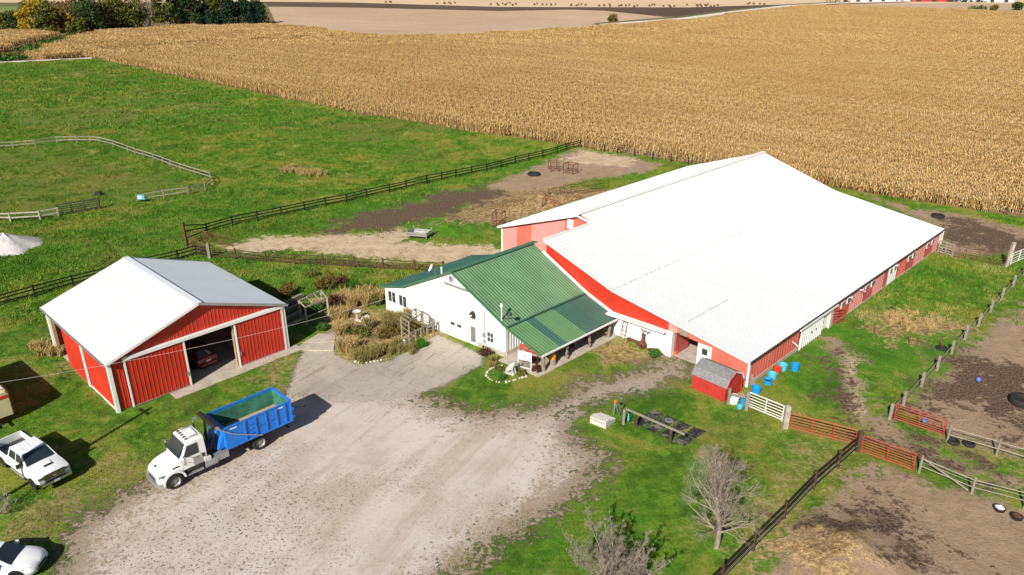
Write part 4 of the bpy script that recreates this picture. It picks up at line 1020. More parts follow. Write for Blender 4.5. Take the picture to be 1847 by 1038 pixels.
def greenhouse(par, name, mat, xb0, xt0, xt1, xb1, zb, zt, wb_, wt, crown=.03):
    """cabin: bottom from xb0 (rear) to xb1 (front), top from xt0 to xt1"""
    m = MB()
    def half(w0, z0): return w0
    rows = [(0, 0), (.5, 0), (1, 0)]
    m.add([(xb0, -wb_, zb), (xb1, -wb_, zb), (xb1, wb_, zb), (xb0, wb_, zb),
           (xt0, -wt, zt), (xt1, -wt, zt), (xt1, wt, zt), (xt0, wt, zt),
           (xt0 + .08, -wt * .9, zt + crown), (xt1 - .08, -wt * .9, zt + crown), (xt1 - .08, wt * .9, zt + crown), (xt0 + .08, wt * .9, zt + crown)],
          [(0, 1, 5, 4), (1, 2, 6, 5), (2, 3, 7, 6), (3, 0, 4, 7), (4, 5, 9, 8), (5, 6, 10, 9), (6, 7, 11, 10), (7, 4, 8, 11), (8, 9, 10, 11), (3, 2, 1, 0)])
    return m.build(name, mat, par)
def side_glass(par, xs, zb, zt, wb_, wt, name='side_window'):
    """xs: bottom rear, bottom front, top front, top rear x; zb, zt heights as fractions mapped on the tumblehome wb_->wt"""
    for s in (1, -1):
        panel(par, name, M['glass'], [(xs[0], s * wb_, zb), (xs[1], s * wb_, zb), (xs[2], s * wt, zt), (xs[3], s * wt, zt)], .01, (0, s, .2))

def pickup(loc, rz):
    P = thing('pickup_truck', 'white crew-cab pickup with hood scoop parked on the grass', 'pickup', loc, rz)
    W = M['car_white']; hw = 1.0
    # cab lower + front
    m = MB()
    sec = lambda x, w_, zb, zs, zt: (x, [(0, zb), (w_ - .08, zb), (w_, zb + .1), (w_, zs - .12), (w_ - .04, zs), (w_ * .6, zt), (0, zt + .015)])
    m.loft([sec(1.02, hw, .55, 1.3, 1.31), sec(2.9, hw, .52, 1.3, 1.31), sec(3.35, hw, .52, 1.29, 1.36), sec(4.2, hw - .01, .52, 1.27, 1.38), sec(4.75, hw - .03, .55, 1.2, 1.31), sec(4.86, hw - .08, .6, 1.1, 1.2)])
    m.build('body', W, P, 35)
    # bed
    m = MB()
    m.box(-1.15, 1.0, hw - .16, hw, .6, 1.36); m.box(-1.15, 1.0, -hw, -hw + .16, .6, 1.36); m.box(.88, 1.0, -hw + .16, hw - .16, .6, 1.36)
    m.build('bed', W, P)
    boxo('bed_floor', M['dark_steel'], P, -1.15, .88, -hw + .16, hw - .16, .8, .86)
    boxo('tailgate', W, P, -1.22, -1.15, -hw + .03, hw - .03, .66, 1.36)
    boxo('bed_rail_cap', M['black'], P, -1.15, .98, hw - .15, hw - .02, 1.36, 1.39); boxo('bed_rail_cap', M['black'], P, -1.15, .98, -hw + .02, -hw + .15, 1.36, 1.39)
    boxo('hitch_rail', M['steel'], P, -.2, .1, -.7, .7, .86, 1.0)
    boxo('chassis', M['black'], P, -1.1, 4.5, -.55, .55, .38, .62)
    greenhouse(P, 'cab', W, 1.03, 1.2, 2.62, 3.42, 1.3, 1.93, .95, .76)
    panel(P, 'windshield', M['glass'], [(3.36, -.84, 1.36), (3.36, .84, 1.36), (2.67, .7, 1.9), (2.67, -.7, 1.9)], .012, (1, 0, 1))
    panel(P, 'rear_window', M['glass'], [(1.07, -.8, 1.4), (1.07, .8, 1.4), (1.18, .68, 1.86), (1.18, -.68, 1.86)], .012, (-1, 0, .3))
    side_glass(P, (2.15, 3.1, 2.6, 2.12), 1.36, 1.86, .935, .785); side_glass(P, (1.2, 2.05, 2.02, 1.3), 1.36, 1.86, .935, .785)
    for s in (1, -1):
        for xa, xb in ((1.12, 2.1), (2.12, 3.2)):
            d = panel(P, 'door', W, [(xa, s * hw, .66), (xb, s * hw, .66), (xb, s * hw, 1.16), (xa, s * hw, 1.16)], .012, (0, s, 0))
            boxo('handle', M['chrome'], d, xa + .1, xa + .3, s * (hw + .012), s * (hw + .04), 1.05, 1.1)
        mr = boxo('mirror', M['black'], P, 3.0, 3.14, s * 1.02, s * 1.3, 1.36, 1.6); boxo('mirror_glass', M['chrome'], mr, 2.99, 3.0, s * 1.05, s * 1.28, 1.39, 1.57)
        hl = boxo('headlight', M['lens'], P, 4.74, 4.88, s * .62, s * .95, .98, 1.12)
        boxo('running_board', M['chrome'], P, 1.2, 3.2, s * .95, s * 1.08, .42, .5)
        boxo('tail_light', M['lamp_red'], P, -1.2, -1.12, s * .88, s * 1.005, .85, 1.3)
    boxo('grille', M['black'], P, 4.8, 4.9, -.62, .62, .8, 1.16)
    for z in (.86, .97, 1.08): boxo('grille_bar', M['chrome'], P, 4.9, 4.93, -.62, .62, z - .018, z + .018)
    boxo('emblem', M['tan_wood'], P, 4.93, 4.945, -.1, .1, .93, 1.01)
    m = MB(); m.loft([(4.72, [(0, .5), (1.0, .5), (1.0, .76), (0, .76)]), (4.98, [(0, .5), (.92, .5), (.92, .74), (0, .74)]), (5.04, [(0, .54), (.8, .54), (.8, .7), (0, .7)])]); m.build('front_bumper', M['chrome'], P, 30)
    boxo('rear_bumper', M['chrome'], P, -1.36, -1.22, -.95, .95, .52, .7); boxo('licence_plate', M['plate'], P, 5.04, 5.06, -.16, .16, .56, .68)
    m = MB(); m.hexa([(3.7, -.32, 1.39), (4.3, -.3, 1.39), (4.3, .3, 1.39), (3.7, .32, 1.39), (3.75, -.28, 1.44), (4.25, -.26, 1.44), (4.25, .26, 1.44), (3.75, .28, 1.44)]); sc_ = m.build('hood_scoop', W, P)
    panel(sc_, 'scoop_opening', M['black'], [(4.2, -.25, 1.445), (4.32, -.25, 1.4), (4.32, .25, 1.4), (4.2, .25, 1.445)], .02, (1, 0, 1))
    for x in (0, 3.95):
        for s in (1, -1): wheel(P, x, s * .86, .41, .28, M['rim']); arch(P, x, s * hw, .5, W)
    m = MB()
    for y in (-.45, 0, .45): m.bar((1.35, y, 1.965), (2.45, y, 1.965), .05, .02)
    m.build('roof_ribs', W, P)
    return P
hd = math.atan2(-2.26, 3.24)
left = Vector((-math.sin(hd), math.cos(hd), 0))
pickup(Vector((-32.7, 40.70, 0)) + left * .86, hd)

def sedan(label, loc, rz, paintm, name='sedan', suv=False):
    P = thing(name, label, 'car', loc, rz)
    hw = .92; zt = 1.44 if not suv else 1.62; belt = .92 if not suv else 1.02
    m = MB()
    def sec(x, w_, zb, zs, zc): return (x, [(0, zb), (w_ * .85, zb), (w_, zb + .18), (w_, zs - .2), (w_ * .965, zs - .06), (w_ * .86, zs), (w_ * .5, zc), (0, zc + .015)])
    if not suv:
        m.loft([sec(-1.0, hw * .8, .4, .86, .9), sec(-.8, hw * .95, .3, .97, 1.0), sec(.2, hw, .24, .95, .96), sec(1.8, hw, .22, .93, .94), sec(2.4, hw, .22, .92, .97), sec(2.9, hw * .99, .22, .86, .93), sec(3.3, hw * .93, .24, .76, .83), sec(3.52, hw * .78, .28, .64, .7), sec(3.6, hw * .55, .34, .56, .6)])
    else:
        m.loft([sec(-1.0, hw * .86, .42, .95, 1.0), sec(-.9, hw * .97, .34, 1.03, 1.05), sec(.2, hw, .3, 1.04, 1.05), sec(1.8, hw, .28, 1.03, 1.04), sec(2.4, hw, .28, 1.02, 1.06), sec(3.0, hw * .98, .28, .95, 1.02), sec(3.45, hw * .9, .3, .84, .9), sec(3.62, hw * .7, .36, .7, .74)])
    m.build('body', paintm, P, 40)
    if not suv: xs = (-.75, .15, 1.5, 2.5)
    else: xs = (-.88, -.45, 1.25, 2.15)
    m = MB()
    def gsec(x, w0, z0, w1, z1, cr=.1): return (x, [(0, belt - .06), (w0, belt - .06), (w0, z0), (w1, z1), (w1 * .7, z1 + .05 * cr), (0, z1 + .06 * cr)])
    m.loft([gsec(xs[0], .76, belt, .7, belt + .02), gsec(xs[1], .8, belt, .62, zt - .06), gsec((xs[1] + xs[2]) / 2, .82, belt, .64, zt - .04, 1.0), gsec(xs[2], .82, belt, .63, zt - .07), gsec(xs[3], .8, belt, .74, belt + .02)])
    m.build('cabin', paintm, P, 35)
    # glass
    def on(x0, z0, x1, z1, f): return (x0 + (x1 - x0) * f, z0 + (z1 - z0) * f)
    panel(P, 'windshield', M['glass'], [(xs[3] - .06, -.7, belt + .05), (xs[3] - .06, .7, belt + .05), (xs[2] + .06, .56, zt - .05), (xs[2] + .06, -.56, zt - .05)], .03, (1, 0, 1))
    panel(P, 'rear_window', M['glass'], [(xs[0] + .08, -.62, belt + .1), (xs[0] + .08, .62, belt + .1), (xs[1] - .03, .54, zt - .07), (xs[1] - .03, -.54, zt - .07)], .03, (-1, 0, 1))
    side_glass(P, ((xs[1] + xs[2]) / 2 + .04, xs[3] - .35, xs[2] - .02, (xs[1] + xs[2]) / 2 + .02), belt + .04, zt - .1, .815, .665)
    side_glass(P, (xs[1] - .25, (xs[1] + xs[2]) / 2 - .06, (xs[1] + xs[2]) / 2 - .06, xs[1] + .1), belt + .04, zt - .1, .81, .66)
    for s in (1, -1):
        for xa, xb in ((.15, 1.05), (1.08, 2.05)):
            d = panel(P, 'door', paintm, [(xa, s * hw, .4), (xb, s * hw, .4), (xb, s * hw, belt - .22), (xa, s * hw, belt - .22)], .008, (0, s, 0))
            boxo('handle', M['chrome'], d, xa + .08, xa + .26, s * (hw - .01), s * (hw + .03), belt - .2, belt - .16)
        boxo('mirror', paintm, P, 1.75, 1.93, s * .9, s * 1.1, belt, belt + .15)
        zl = .62 if not suv else .72
        panel(P, 'headlight', M['lens'], [(3.5, s * .5, zl - .05), (3.14, s * .86, zl + .02), (3.0, s * .88, zl + .14), (3.36, s * .66, zl + .11)], .04, (1, s * .8, .4))
        panel(P, 'tail_light', M['lamp_red'] if not suv else M['lens'], [(-1.02, s * .45, belt - .2), (-1.0, s * .76, belt - .2), (-.92, s * .82, belt - .02), (-.98, s * .5, belt - .04)], .03, (-1, s * .3, .2))
    boxo('grille', M['black'], P, 3.52, 3.63, -.38, .38, .4, .56); boxo('licence_plate', M['plate'], P, -1.06, -1.03, -.2, .2, .68 if suv else .6, .82 if suv else .74)
    boxo('rear_bumper', M['black'] if not suv else paintm, P, -1.08, -.98, -.7, .7, .36, .52)
    boxo('chassis', M['black'], P, -.9, 3.4, -.6, .6, .16, .34)
    for x in (0, 2.72):
        for s in (1, -1): wheel(P, x, s * .8, .33 if not suv else .36, .22, M['dark_steel'], 5); arch(P, x, s * (hw - .005), .41, paintm)
    if suv: boxo('roof_rail', M['dark_steel'], P, -.3, 1.2, .55, .6, zt - .0, zt + .05); boxo('roof_rail', M['dark_steel'], P, -.3, 1.2, -.6, -.55, zt, zt + .05)
    return P
sedan('white sedan nose pointing right at the lower left corner', (-28.75, 31.55, 0), rad(2), M['car_white'])
sedan('second white car just inside the bottom edge beside the white sedan', (-28.3, 28.75, 0), rad(4), M['car_white'])
ca, sa = math.cos(SA), math.sin(SA)
cu, cv = 7.45, 2.4
sedan('dark red hatchback parked nose-in inside the open red shed', (SO[0] + cu * ca - cv * sa, SO[1] + cu * sa + cv * ca, .05), SA + rad(97), M['car_red'], 'hatchback', True)

def rolloff():
    hd = rad(225.7)
    o = Vector((-17.55, 43.35, 0))
    P = thing('roll_off_truck', 'white roll-off truck with black tarp roller carrying a blue container', 'truck', o, hd)
    W = M['truck_white']; wbse = 5.75
    boxo('frame_rail', M['dark_steel'], P, -1.7, 6.2, .36, .46, .75, 1.0); boxo('frame_rail', M['dark_steel'], P, -1.7, 6.2, -.46, -.36, .75, 1.0)
    for x in (-1.4, -.4, .8, 2.0, 3.2): boxo('cross_member', M['dark_steel'], P, x, x + .12, -.36, .36, .78, .97)
    boxo('axle', M['dark_steel'], P, -.08, .08, -.95, .95, .42, .6)
    boxo('rear_underride', M['dark_steel'], P, -2.3, -2.2, -.9, .9, .5, .62); boxo('underride_post', M['dark_steel'], P, -2.3, -2.2, -.5, -.4, .6, 1.0); boxo('underride_post', M['dark_steel'], P, -2.3, -2.2, .4, .5, .6, 1.0)
    boxo('hoist_rail', M['dark_steel'], P, -2.3, 2.6, .28, .4, 1.02, 1.17); boxo('hoist_rail', M['dark_steel'], P, -2.3, 2.6, -.4, -.28, 1.02, 1.17)
    # hood
    m = MB()
    def hs(x, w_, zb, zs, zt): return (x, [(0, zb), (w_, zb), (w_, zs - .2), (w_ * .92, zs), (w_ * .55, zt), (0, zt + .03)])
    m.loft([hs(5.0, 1.0, .95, 1.62, 1.74), hs(5.6, 1.02, .95, 1.52, 1.66), hs(6.1, 1.0, .8, 1.38, 1.52), hs(6.5, .9, .62, 1.18, 1.34), hs(6.66, .72, .6, .98, 1.18)])
    m.build('hood', W, P, 35)
    for s in (1, -1):
        m = MB(); n = 12; r0, r1 = .60, .72
        for k in range(n):
            a0, a1 = math.pi * (-.02 + 1.0 * k / n), math.pi * (-.02 + 1.0 * (k + 1) / n)
            q = lambda r, a, y: (wbse + r * math.cos(a), y, .53 + r * math.sin(a))
            y0, y1 = s * .72, s * 1.16
            m.hexa([q(r0, a0, y0), q(r1, a0, y0), q(r1, a0, y1), q(r0, a0, y1), q(r0, a1, y0), q(r1, a1, y0), q(r1, a1, y1), q(r0, a1, y1)])
        m.build('fender', W, P, 35)
        panel(P, 'headlight', M['lens'], [(6.3, s * .98, .98), (6.58, s * .8, .94), (6.52, s * .82, 1.14), (6.22, s * .99, 1.18)], .03, (1, s, .2))
        boxo('hood_vent', M['black'], P, 5.3, 5.75, s * .985, s * 1.025, 1.36, 1.42)
    panel(P, 'grille', M['steel'], [(6.64, -.6, .72), (6.64, .6, .72), (6.56, .55, 1.16), (6.56, -.55, 1.16)], .05, (1, 0, .2))
    m = MB()
    for k in range(6):
        z = .77 + .065 * k; m.box(6.68 - k * .012, 6.72 - k * .012, -.56, .56, z, z + .02)
    m.build('grille_bars', M['chrome'], P)
    m = MB(); m.loft([(6.35, [(0, .42), (1.16, .42), (1.16, .7), (0, .7)]), (6.72, [(0, .42), (1.0, .42), (1.0, .7), (0, .7)]), (6.82, [(0, .46), (.7, .46), (.7, .68), (0, .68)])]); m.build('front_bumper', M['steel'], P, 30)
    boxo('hood_emblem', M['dark_steel'], P, 6.3, 6.42, -.1, .1, 1.42, 1.46)
    # cab
    cab = MB()
    def cs(x, w_, zb, zt): return (x, [(0, zb), (w_, zb), (w_ + .02, zb + .3), (w_ + .02, 1.75), (w_ - .07, zt - .12), (w_ - .2, zt), (0, zt + .04)])
    cab.loft([cs(3.55, .98, .95, 2.72), cs(4.2, 1.0, .95, 2.78), cs(4.65, 1.0, .95, 2.72), cs(4.95, 1.0, .95, 2.14), cs(5.2, 1.0, .95, 1.8)])
    cab.build('cab', W, P, 30)
    panel(P, 'windshield', M['glass'], [(5.2, -.88, 1.8), (5.2, .88, 1.8), (4.7, .82, 2.62), (4.7, -.82, 2.62)], .05, (1, 0, 1))
    for s in (1, -1):
        d = panel(P, 'door', W, [(3.95, s * 1.02, 1.0), (4.98, s * 1.02, 1.0), (4.98, s * 1.02, 1.74), (3.95, s * 1.02, 1.74)], .015, (0, s, 0))
        boxo('handle', M['black'], d, 4.02, 4.18, s * 1.03, s * 1.06, 1.52, 1.58)
        panel(P, 'side_window', M['glass'], [(4.02, s * 1.025, 1.78), (5.0, s * 1.025, 1.78), (4.66, s * .96, 2.5), (4.02, s * .96, 2.5)], .015, (0, s, .1))
        panel(P, 'quarter_panel', M['black'], [(3.68, s * 1.022, 1.35), (3.85, s * 1.022, 1.35), (3.85, s * 1.022, 1.62), (3.68, s * 1.022, 1.62)], .015, (0, s, 0))
        mr = boxo('mirror', M['chrome'], P, 5.0, 5.14, s * 1.3, s * 1.46, 1.55, 2.15); barobj('mirror_arm', M['dark_steel'], mr, (5.05, s * 1.02, 2.1), (5.07, s * 1.3, 2.05), .03, .03); barobj('mirror_arm', M['dark_steel'], mr, (5.05, s * 1.02, 1.6), (5.07, s * 1.3, 1.65), .03, .03)
        boxo('step', M['steel'], P, 3.9, 4.95, s * .82, s * 1.1, .5, .58); boxo('step', M['dark_steel'], P, 3.9, 4.9, s * .8, s * .98, .72, .92)
    for k in range(5):
        y = -.6 + .3 * k; m = MB(); m.hexa([(4.4, y - .05, 2.78), (4.56, y - .05, 2.76), (4.56, y + .05, 2.76), (4.4, y + .05, 2.78), (4.42, y - .04, 2.86), (4.5, y - .03, 2.85), (4.5, y + .03, 2.85), (4.42, y + .04, 2.86)]); m.build('marker_light', M['dark_steel'], P)
    for y in (-.75, .75): barobj('roof_rail', M['steel'], P, (3.75, y * .8, 2.83), (4.3, y * .8, 2.84), .05, .05)
    boxo('roof_hatch', W, P, 3.75, 4.25, -.4, .4, 2.77, 2.84)
    m = MB(); m.tube([(3.35, -.85, .9), (3.35, -.85, 2.85), (3.3, -.85, 3.05), (3.15, -.85, 3.18)], .075, 8); m.build('exhaust_stack', M['chrome'], P, 40)
    m = MB(); m.tube([(3.0, .95, .72), (3.75, .95, .72)], .28, 14); m.build('fuel_tank', M['steel'], P, 40)
    boxo('air_tank', M['concrete_w'], P, 3.35, 3.75, .78, 1.12, .85, 1.2)
    boxo('tool_box', M['steel'], P, 2.2, 3.1, .6, 1.12, .62, 1.05)
    boxo('tool_box', M['dark_steel'], P, 2.3, 3.4, -1.1, -.6, .6, 1.05); boxo('pump_box', M['dark_steel'], P, 2.7, 3.3, -.5, .5, 1.0, 1.5)
    # tarp gantry
    for y in (.55, -.55): barobj('gantry_post', M['black'], P, (2.85, y, 1.0), (2.75, y, 2.9), .12, .12)
    for y in (.25,): barobj('gantry_post', M['rust'], P, (2.65, y, 1.0), (2.6, y, 2.6), .1, .1)
    barobj('gantry_brace', M['dark_steel'], P, (3.2, .55, 1.0), (2.8, .55, 2.2), .06, .06); barobj('gantry_brace', M['dark_steel'], P, (3.2, -.55, 1.0), (2.8, -.55, 2.2), .06, .06)
    m = MB(); m.tube([(2.72, -1.2, 3.02), (2.72, 1.2, 3.02)], .17, 14); r_ = m.build('tarp_roller', M['black'], P, 40)
    for y in (-1.24, 1.24):
        m = MB(); m.lathe([(0, -.03), (.12, -.03), (.12, .03), (0, .03)], 12, (2.72, y, 3.02), 'y'); m.build('roller_hub', M['steel'], r_, 40)
    for s in (1, -1):
        m = MB(); m.tube([(2.7, s * 1.28, 2.95), (1.9, s * 1.34, 2.3), (1.6, s * 1.34, 2.1), (-.1, s * 1.34, 1.22)], .045, 7); m.build('tarp_arm', M['steel'], P, 40)
    boxo('rear_fender', M['dark_steel'], P, -.3, .5, .72, 1.2, 1.12, 1.16)
    for s in (1, -1):
        wheel(P, wbse, s * 1.0, .52, .3, M['rim']); wheel(P, 0, s * .98, .52, .26, M['rim']); wheel(P, 0, s * .68, .52, .26, M['dark_steel'])
    # container (a thing of its own, riding on the hoist rails)
    Cn = thing('roll_off_container', 'blue steel roll-off container with green inside riding on the white truck', 'container', (*o[:2], 0), hd)
    B = M['blue']; hw = 1.22; x0, x1, z0, z1 = -2.45, 2.3, 1.2, 2.72
    for s in (1, -1):
        sd_ = boxo('side_wall', B, Cn, x0, x1, s * (hw - .05), s * hw, z0 + .05, z1)
        boxo('side_lining', M['dark_green_in'], sd_, x0 + .06, x1 - .06, s * (hw - .06), s * (hw - .055), z0 + .1, z1 - .08)
        boxo('top_rail', B, Cn, x0, x1, s * (hw - .055), s * (hw + .04), z1, z1 + .09)
        boxo('bottom_rail', B, Cn, x0, x1, s * (hw), s * (hw + .07), z0, z0 + .14)
        for x in (-2.38, -1.95, -1.3, -.55, .2, .95): boxo('side_rib', B, Cn, x - .045, x + .045, s * hw, s * (hw + .08), z0 + .14, z1)
        for xa, xb in ((.25, .9), (-.5, .15), (-1.25, -.6)): boxo('ladder_rung', B, Cn, xa, xb, s * hw, s * (hw + .05), 1.95, 2.0)
        boxo('ladder_rung', B, Cn, .25, .9, s * hw, s * (hw + .05), 1.62, 1.67); boxo('ladder_rung', B, Cn, .25, .9, s * hw, s * (hw + .05), 2.3, 2.35)
        for x in (1.7, -1.62): boxo('sticker', M['tub_white'], Cn, x - .22, x + .22, s * (hw + .002), s * (hw + .012), 2.52, 2.6)
    fw = boxo('front_wall', B, Cn, x1 - .05, x1, -hw + .05, hw - .05, z0 + .05, z1); boxo('top_rail', B, Cn, x1 - .08, x1 + .05, -hw + .07, hw - .07, z1, z1 + .1)
    boxo('front_lining', M['dark_green_in'], fw, x1 - .06, x1 - .052, -hw + .07, hw - .07, z0 + .1, z1 - .06)
    tg = boxo('tail_door', B, Cn, x0, x0 + .05, -hw + .05, hw - .05, z0 + .05, z1); boxo('top_rail', B, Cn, x0 - .05, x0 + .08, -hw + .07, hw - .07, z1, z1 + .1)
    boxo('door_lining', M['dark_green_in'], tg, x0 + .055, x0 + .062, -hw + .07, hw - .07, z0 + .1, z1 - .06)
    for y in (-.8, 0, .8): boxo('door_rib', B, Cn, x0 - .09, x0, y - .05, y + .05, z0 + .1, z1)
    for z in (1.5, 2.1): boxo('hinge', B, Cn, x0 - .1, x0 + .06, hw - .02, hw + .14, z, z + .14)
    boxo('container_floor', M['sand_in'], Cn, x0 + .06, x1 - .06, -hw + .07, hw - .07, z0 + .04, z0 + .1)
    boxo('sand_load', M['sand_in'], Cn, x0 + .062, x1 - .7, -hw + .075, hw - .075, z0 + .1, z0 + .3)
    boxo('skid', B, Cn, x0, x1 + .35, .42, .56, z0 - .1, z0 + .04); boxo('skid', B, Cn, x0, x1 + .35, -.56, -.42, z0 - .1, z0 + .04)
    m = MB(); m.prism([(x1, -.9, z0 + .02), (x1, -.9, z0 + .9), (x1 + .45, -.9, z0 + .02)], (0, 1.8, 0)); m.build('front_nose', B, Cn)
    boxo('pull_hook', M['dark_steel'], Cn, x1 + .3, x1 + .5, -.1, .1, z0 + .1, z0 + .3)
rolloff()

# box trailer at the left edge
ax = Vector((.76, -.65, 0)).normalized(); trz = math.atan2(ax.y, ax.x)
C2 = Vector((-35.25, 46.1, 0)); nl = Vector((-math.sin(trz), math.cos(trz), 0))
tr = thing('box_trailer', 'cream box trailer with red band cut by the left edge', 'trailer', C2 - nl * 1.2 - ax * 4.3, trz)
m = MB(); m.loft([(-4.2, [(0, .55), (1.2, .55), (1.2, 2.35), (1.05, 2.55), (0, 2.6)]), (4.1, [(0, .55), (1.2, .55), (1.2, 2.35), (1.05, 2.55), (0, 2.6)]), (4.3, [(0, .6), (1.1, .6), (1.1, 2.25), (.98, 2.42), (0, 2.46)])]); m.build('body', paint('cream_trailer_paint', (.55, .5, .3), .4, 0, .1, .2), tr, 30)
boxo('roof_panel', M['concrete_w'], tr, -4.1, 4.1, -1.0, 1.0, 2.6, 2.64)
for s in (1, -1): boxo('red_band', M['tub_red'], tr, -4.1, 4.05, s * 1.2, s * 1.215, 1.85, 2.15)
boxo('red_band', M['tub_red'], tr, 4.3, 4.315, -1.05, 1.05, 1.95, 2.2)
boxo('entry_step', M['steel'], tr, 4.32, 4.75, -.95, -.3, .3, .38); boxo('tongue', M['dark_steel'], tr, 4.3, 5.1, -.06, .06, .5, .6)
for x in (-.5, .5):
    for s in (1, -1): wheel(tr, x, s * 1.0, .36, .24, M['tub_white'])
boxo('jack', M['dark_steel'], tr, 4.2, 4.3, -.05, .05, 0, .6)
# ------------------------------------------------------------------ fences and gates
def fence(name, label, pts, post_mat, rail_mat, rails=(.35, .75, 1.1), h=1.25, pw=.14, rh=.13, cat='fence', group=None, skip=(), wires=(), wire_mat=None, lean=0, seed=1, wire_r=.007, post_h=None, roundp=False):
    """pts are photo pixels of post feet"""
    P = [G(*p) for p in pts]; o = thing(name, label, cat, P[0], 0, group); r = random.Random(seed); base = P[0]
    tops = []
    for i, p in enumerate(P):
        q = p - base; hh = (post_h[i] if post_h else h) * r.uniform(.95, 1.06); t = q + Vector((r.gauss(0, lean), r.gauss(0, lean), hh)); tops.append((q, t))
        if roundp: rodobj('post', post_mat, o, q, t, pw / 2)
        else: barobj('post', post_mat, o, q, t, pw, pw, (P[min(i + 1, len(P) - 1)] - P[max(i - 1, 0)]).normalized())
    for i in range(len(P) - 1):
        if i in skip: continue
        for k, z in enumerate(rails):
            f0 = z / h; a = tops[i][0].lerp(tops[i][1], f0); b = tops[i + 1][0].lerp(tops[i + 1][1], f0)
            a = a + Vector((0, 0, r.gauss(0, .02))); b = b + Vector((0, 0, r.gauss(0, .02)))
            barobj('rail', rail_mat, o, a, b, .04, rh)
    for z in wires:
        m = MB(); pts3 = []
        for i in range(len(P)): pts3.append(tops[i][0].lerp(tops[i][1], z / h) + Vector((.1, .06, 0)))
        m.tube(pts3, wire_r, 4, False); m.build('wire', wire_mat or M['wire'], o)
    return o
def pipe_gate(name, label, a, b, mat, h=1.25, bars=6, uprights=3, r=.026, group=None, z0=.12, cat='gate'):
    A, B = G(*a), G(*b); o = thing(name, label, cat, A, 0, group); d = B - A
    for k in range(bars):
        z = z0 + (h - z0) * (k / (bars - 1)) ** 1.12; rodobj('bar', mat, o, (0, 0, z), d + Vector((0, 0, z)), r * (1.4 if k in (0, bars - 1) else 1))
    for k in range(uprights):
        q = d * (k / (uprights - 1)); rodobj('upright', mat, o, q + Vector((0, 0, 0 if k in (0, uprights - 1) else z0)), q + Vector((0, 0, h)), r * 1.4)
    return o
def single_post(label, a, h, mat, pw=.2, name='fence_post', lean=(0, 0)):
    p = G(*a); o = thing(name, label, 'post', p)
    barobj('post', mat, o, (0, 0, 0), (lean[0], lean[1], h), pw, pw, (1, 0, 0)); barobj('post_cap', mat, o, (lean[0], lean[1], h), (lean[0], lean[1], h + .03), pw * .8, pw * .8, (1, 0, 0))
    return o
BW = M['black_wood']; BR = M['brown_wood']; PW = M['pale_wood']; GW_ = M['grey_wood']
fence('board_fence', 'long black board fence crossing the pasture from corner post to cornfield', [(337.5, 443), (374, 421), (420, 408), (465, 399), (508, 390), (550, 381.6), (587.5, 373), (625.5, 366), (662, 357), (702.7, 348), (733, 341), (770, 332), (797, 327), (822.5, 321.5), (851, 315), (878, 309.5), (904, 303), (930, 296.5), (953.7, 290.5), (978.8, 285), (1005, 278), (1021.5, 272), (1047, 266)], BW, BW, (.4, .78, 1.12), post_h=[2.6] + [1.3] * 22, seed=2)
fence('board_fence', 'dark rail fence between the sandy track and the back lawn', [(376, 465), (425.7, 468), (480, 473), (532, 477.6), (583, 479.5), (640, 483), (691.6, 486.6), (748.7, 489), (800, 492)], BR, BR, (.25, .5, .78, 1.08), 1.3, seed=3, rh=.08)
fence('board_fence', 'black board fence behind the red shed along the pasture', [(-60, 566), (0, 552), (64, 536), (132.6, 516), (200, 499), (262, 484), (322, 470.5), (355, 461), (376, 465)], BW, BW, (.35, .72, 1.08), seed=4)
fence('round_pen_fence', 'weathered white rail fence curving round the riding paddock', [(-30, 271), (0, 269), (24.5, 267.5), (64, 264), (103, 258.5), (139, 258), (164, 257), (180, 259), (205, 265.5), (231, 275.7), (244, 280.6), (260, 285), (277, 290), (294, 296.5), (308, 302), (326, 308), (352, 316), (380, 325), (384, 334), (371, 344.4), (340.5, 352.6), (296, 359), (248, 365.7)], GW_, M['pen_wood'], (.55, 1.1), 1.25, .15, .13, seed=5, lean=.05)
fence('round_pen_fence', 'short white rail fence left of the dark paddock gate', [(-70, 398), (-25, 399), (19.6, 400), (72.7, 397), (106, 391)], PW, PW, (.5, 1.05), 1.2, .16, .17, seed=6)
pipe_gate('paddock_gate', 'dark pipe gate of the riding paddock', (106, 390), (178.5, 378), M['dark_steel'], 1.45, 6, 4, .045)
single_post('dark gate post at the right end of the paddock gate', (180.5, 378), 1.6, BR)
pipe_gate('corral_panel', 'dark pipe panel between the tall corner post and the lower fence', (340, 444), (375, 464), M['rust'], 1.35, 6, 3)
pipe_gate('corral_panel', 'rusty pipe panel behind the tall corner post', (343, 431), (420, 446), M['rust'], 1.3, 6, 4)
single_post('tall brown corner post where the pasture fences meet', (337, 446), 2.7, M['rust'], .16)
single_post('pale stout post at the start of the dark rail fence', (378.5, 466), 1.7, GW_, .28)
fence('wire_fence', 'wire fence on dark posts along the cornfield edge behind the dry lot', [(1047, 266), (1071, 270), (1090, 273.5), (1114, 277), (1144.6, 282.5), (1177, 288), (1210, 292), (1241, 297), (1275, 303)], BW, BW, (), 1.35, .14, wires=(.5, .9, 1.25), seed=7)
fence('wire_fence', 'wire fence on weathered posts along the cornfield right of the barn roof', [(1515, 336), (1560, 344), (1610, 353), (1665, 362), (1720, 371), (1770, 380), (1815, 388), (1860, 395)], BR, BR, (), 1.35, .15, wires=(.5, .9, 1.25), seed=8)
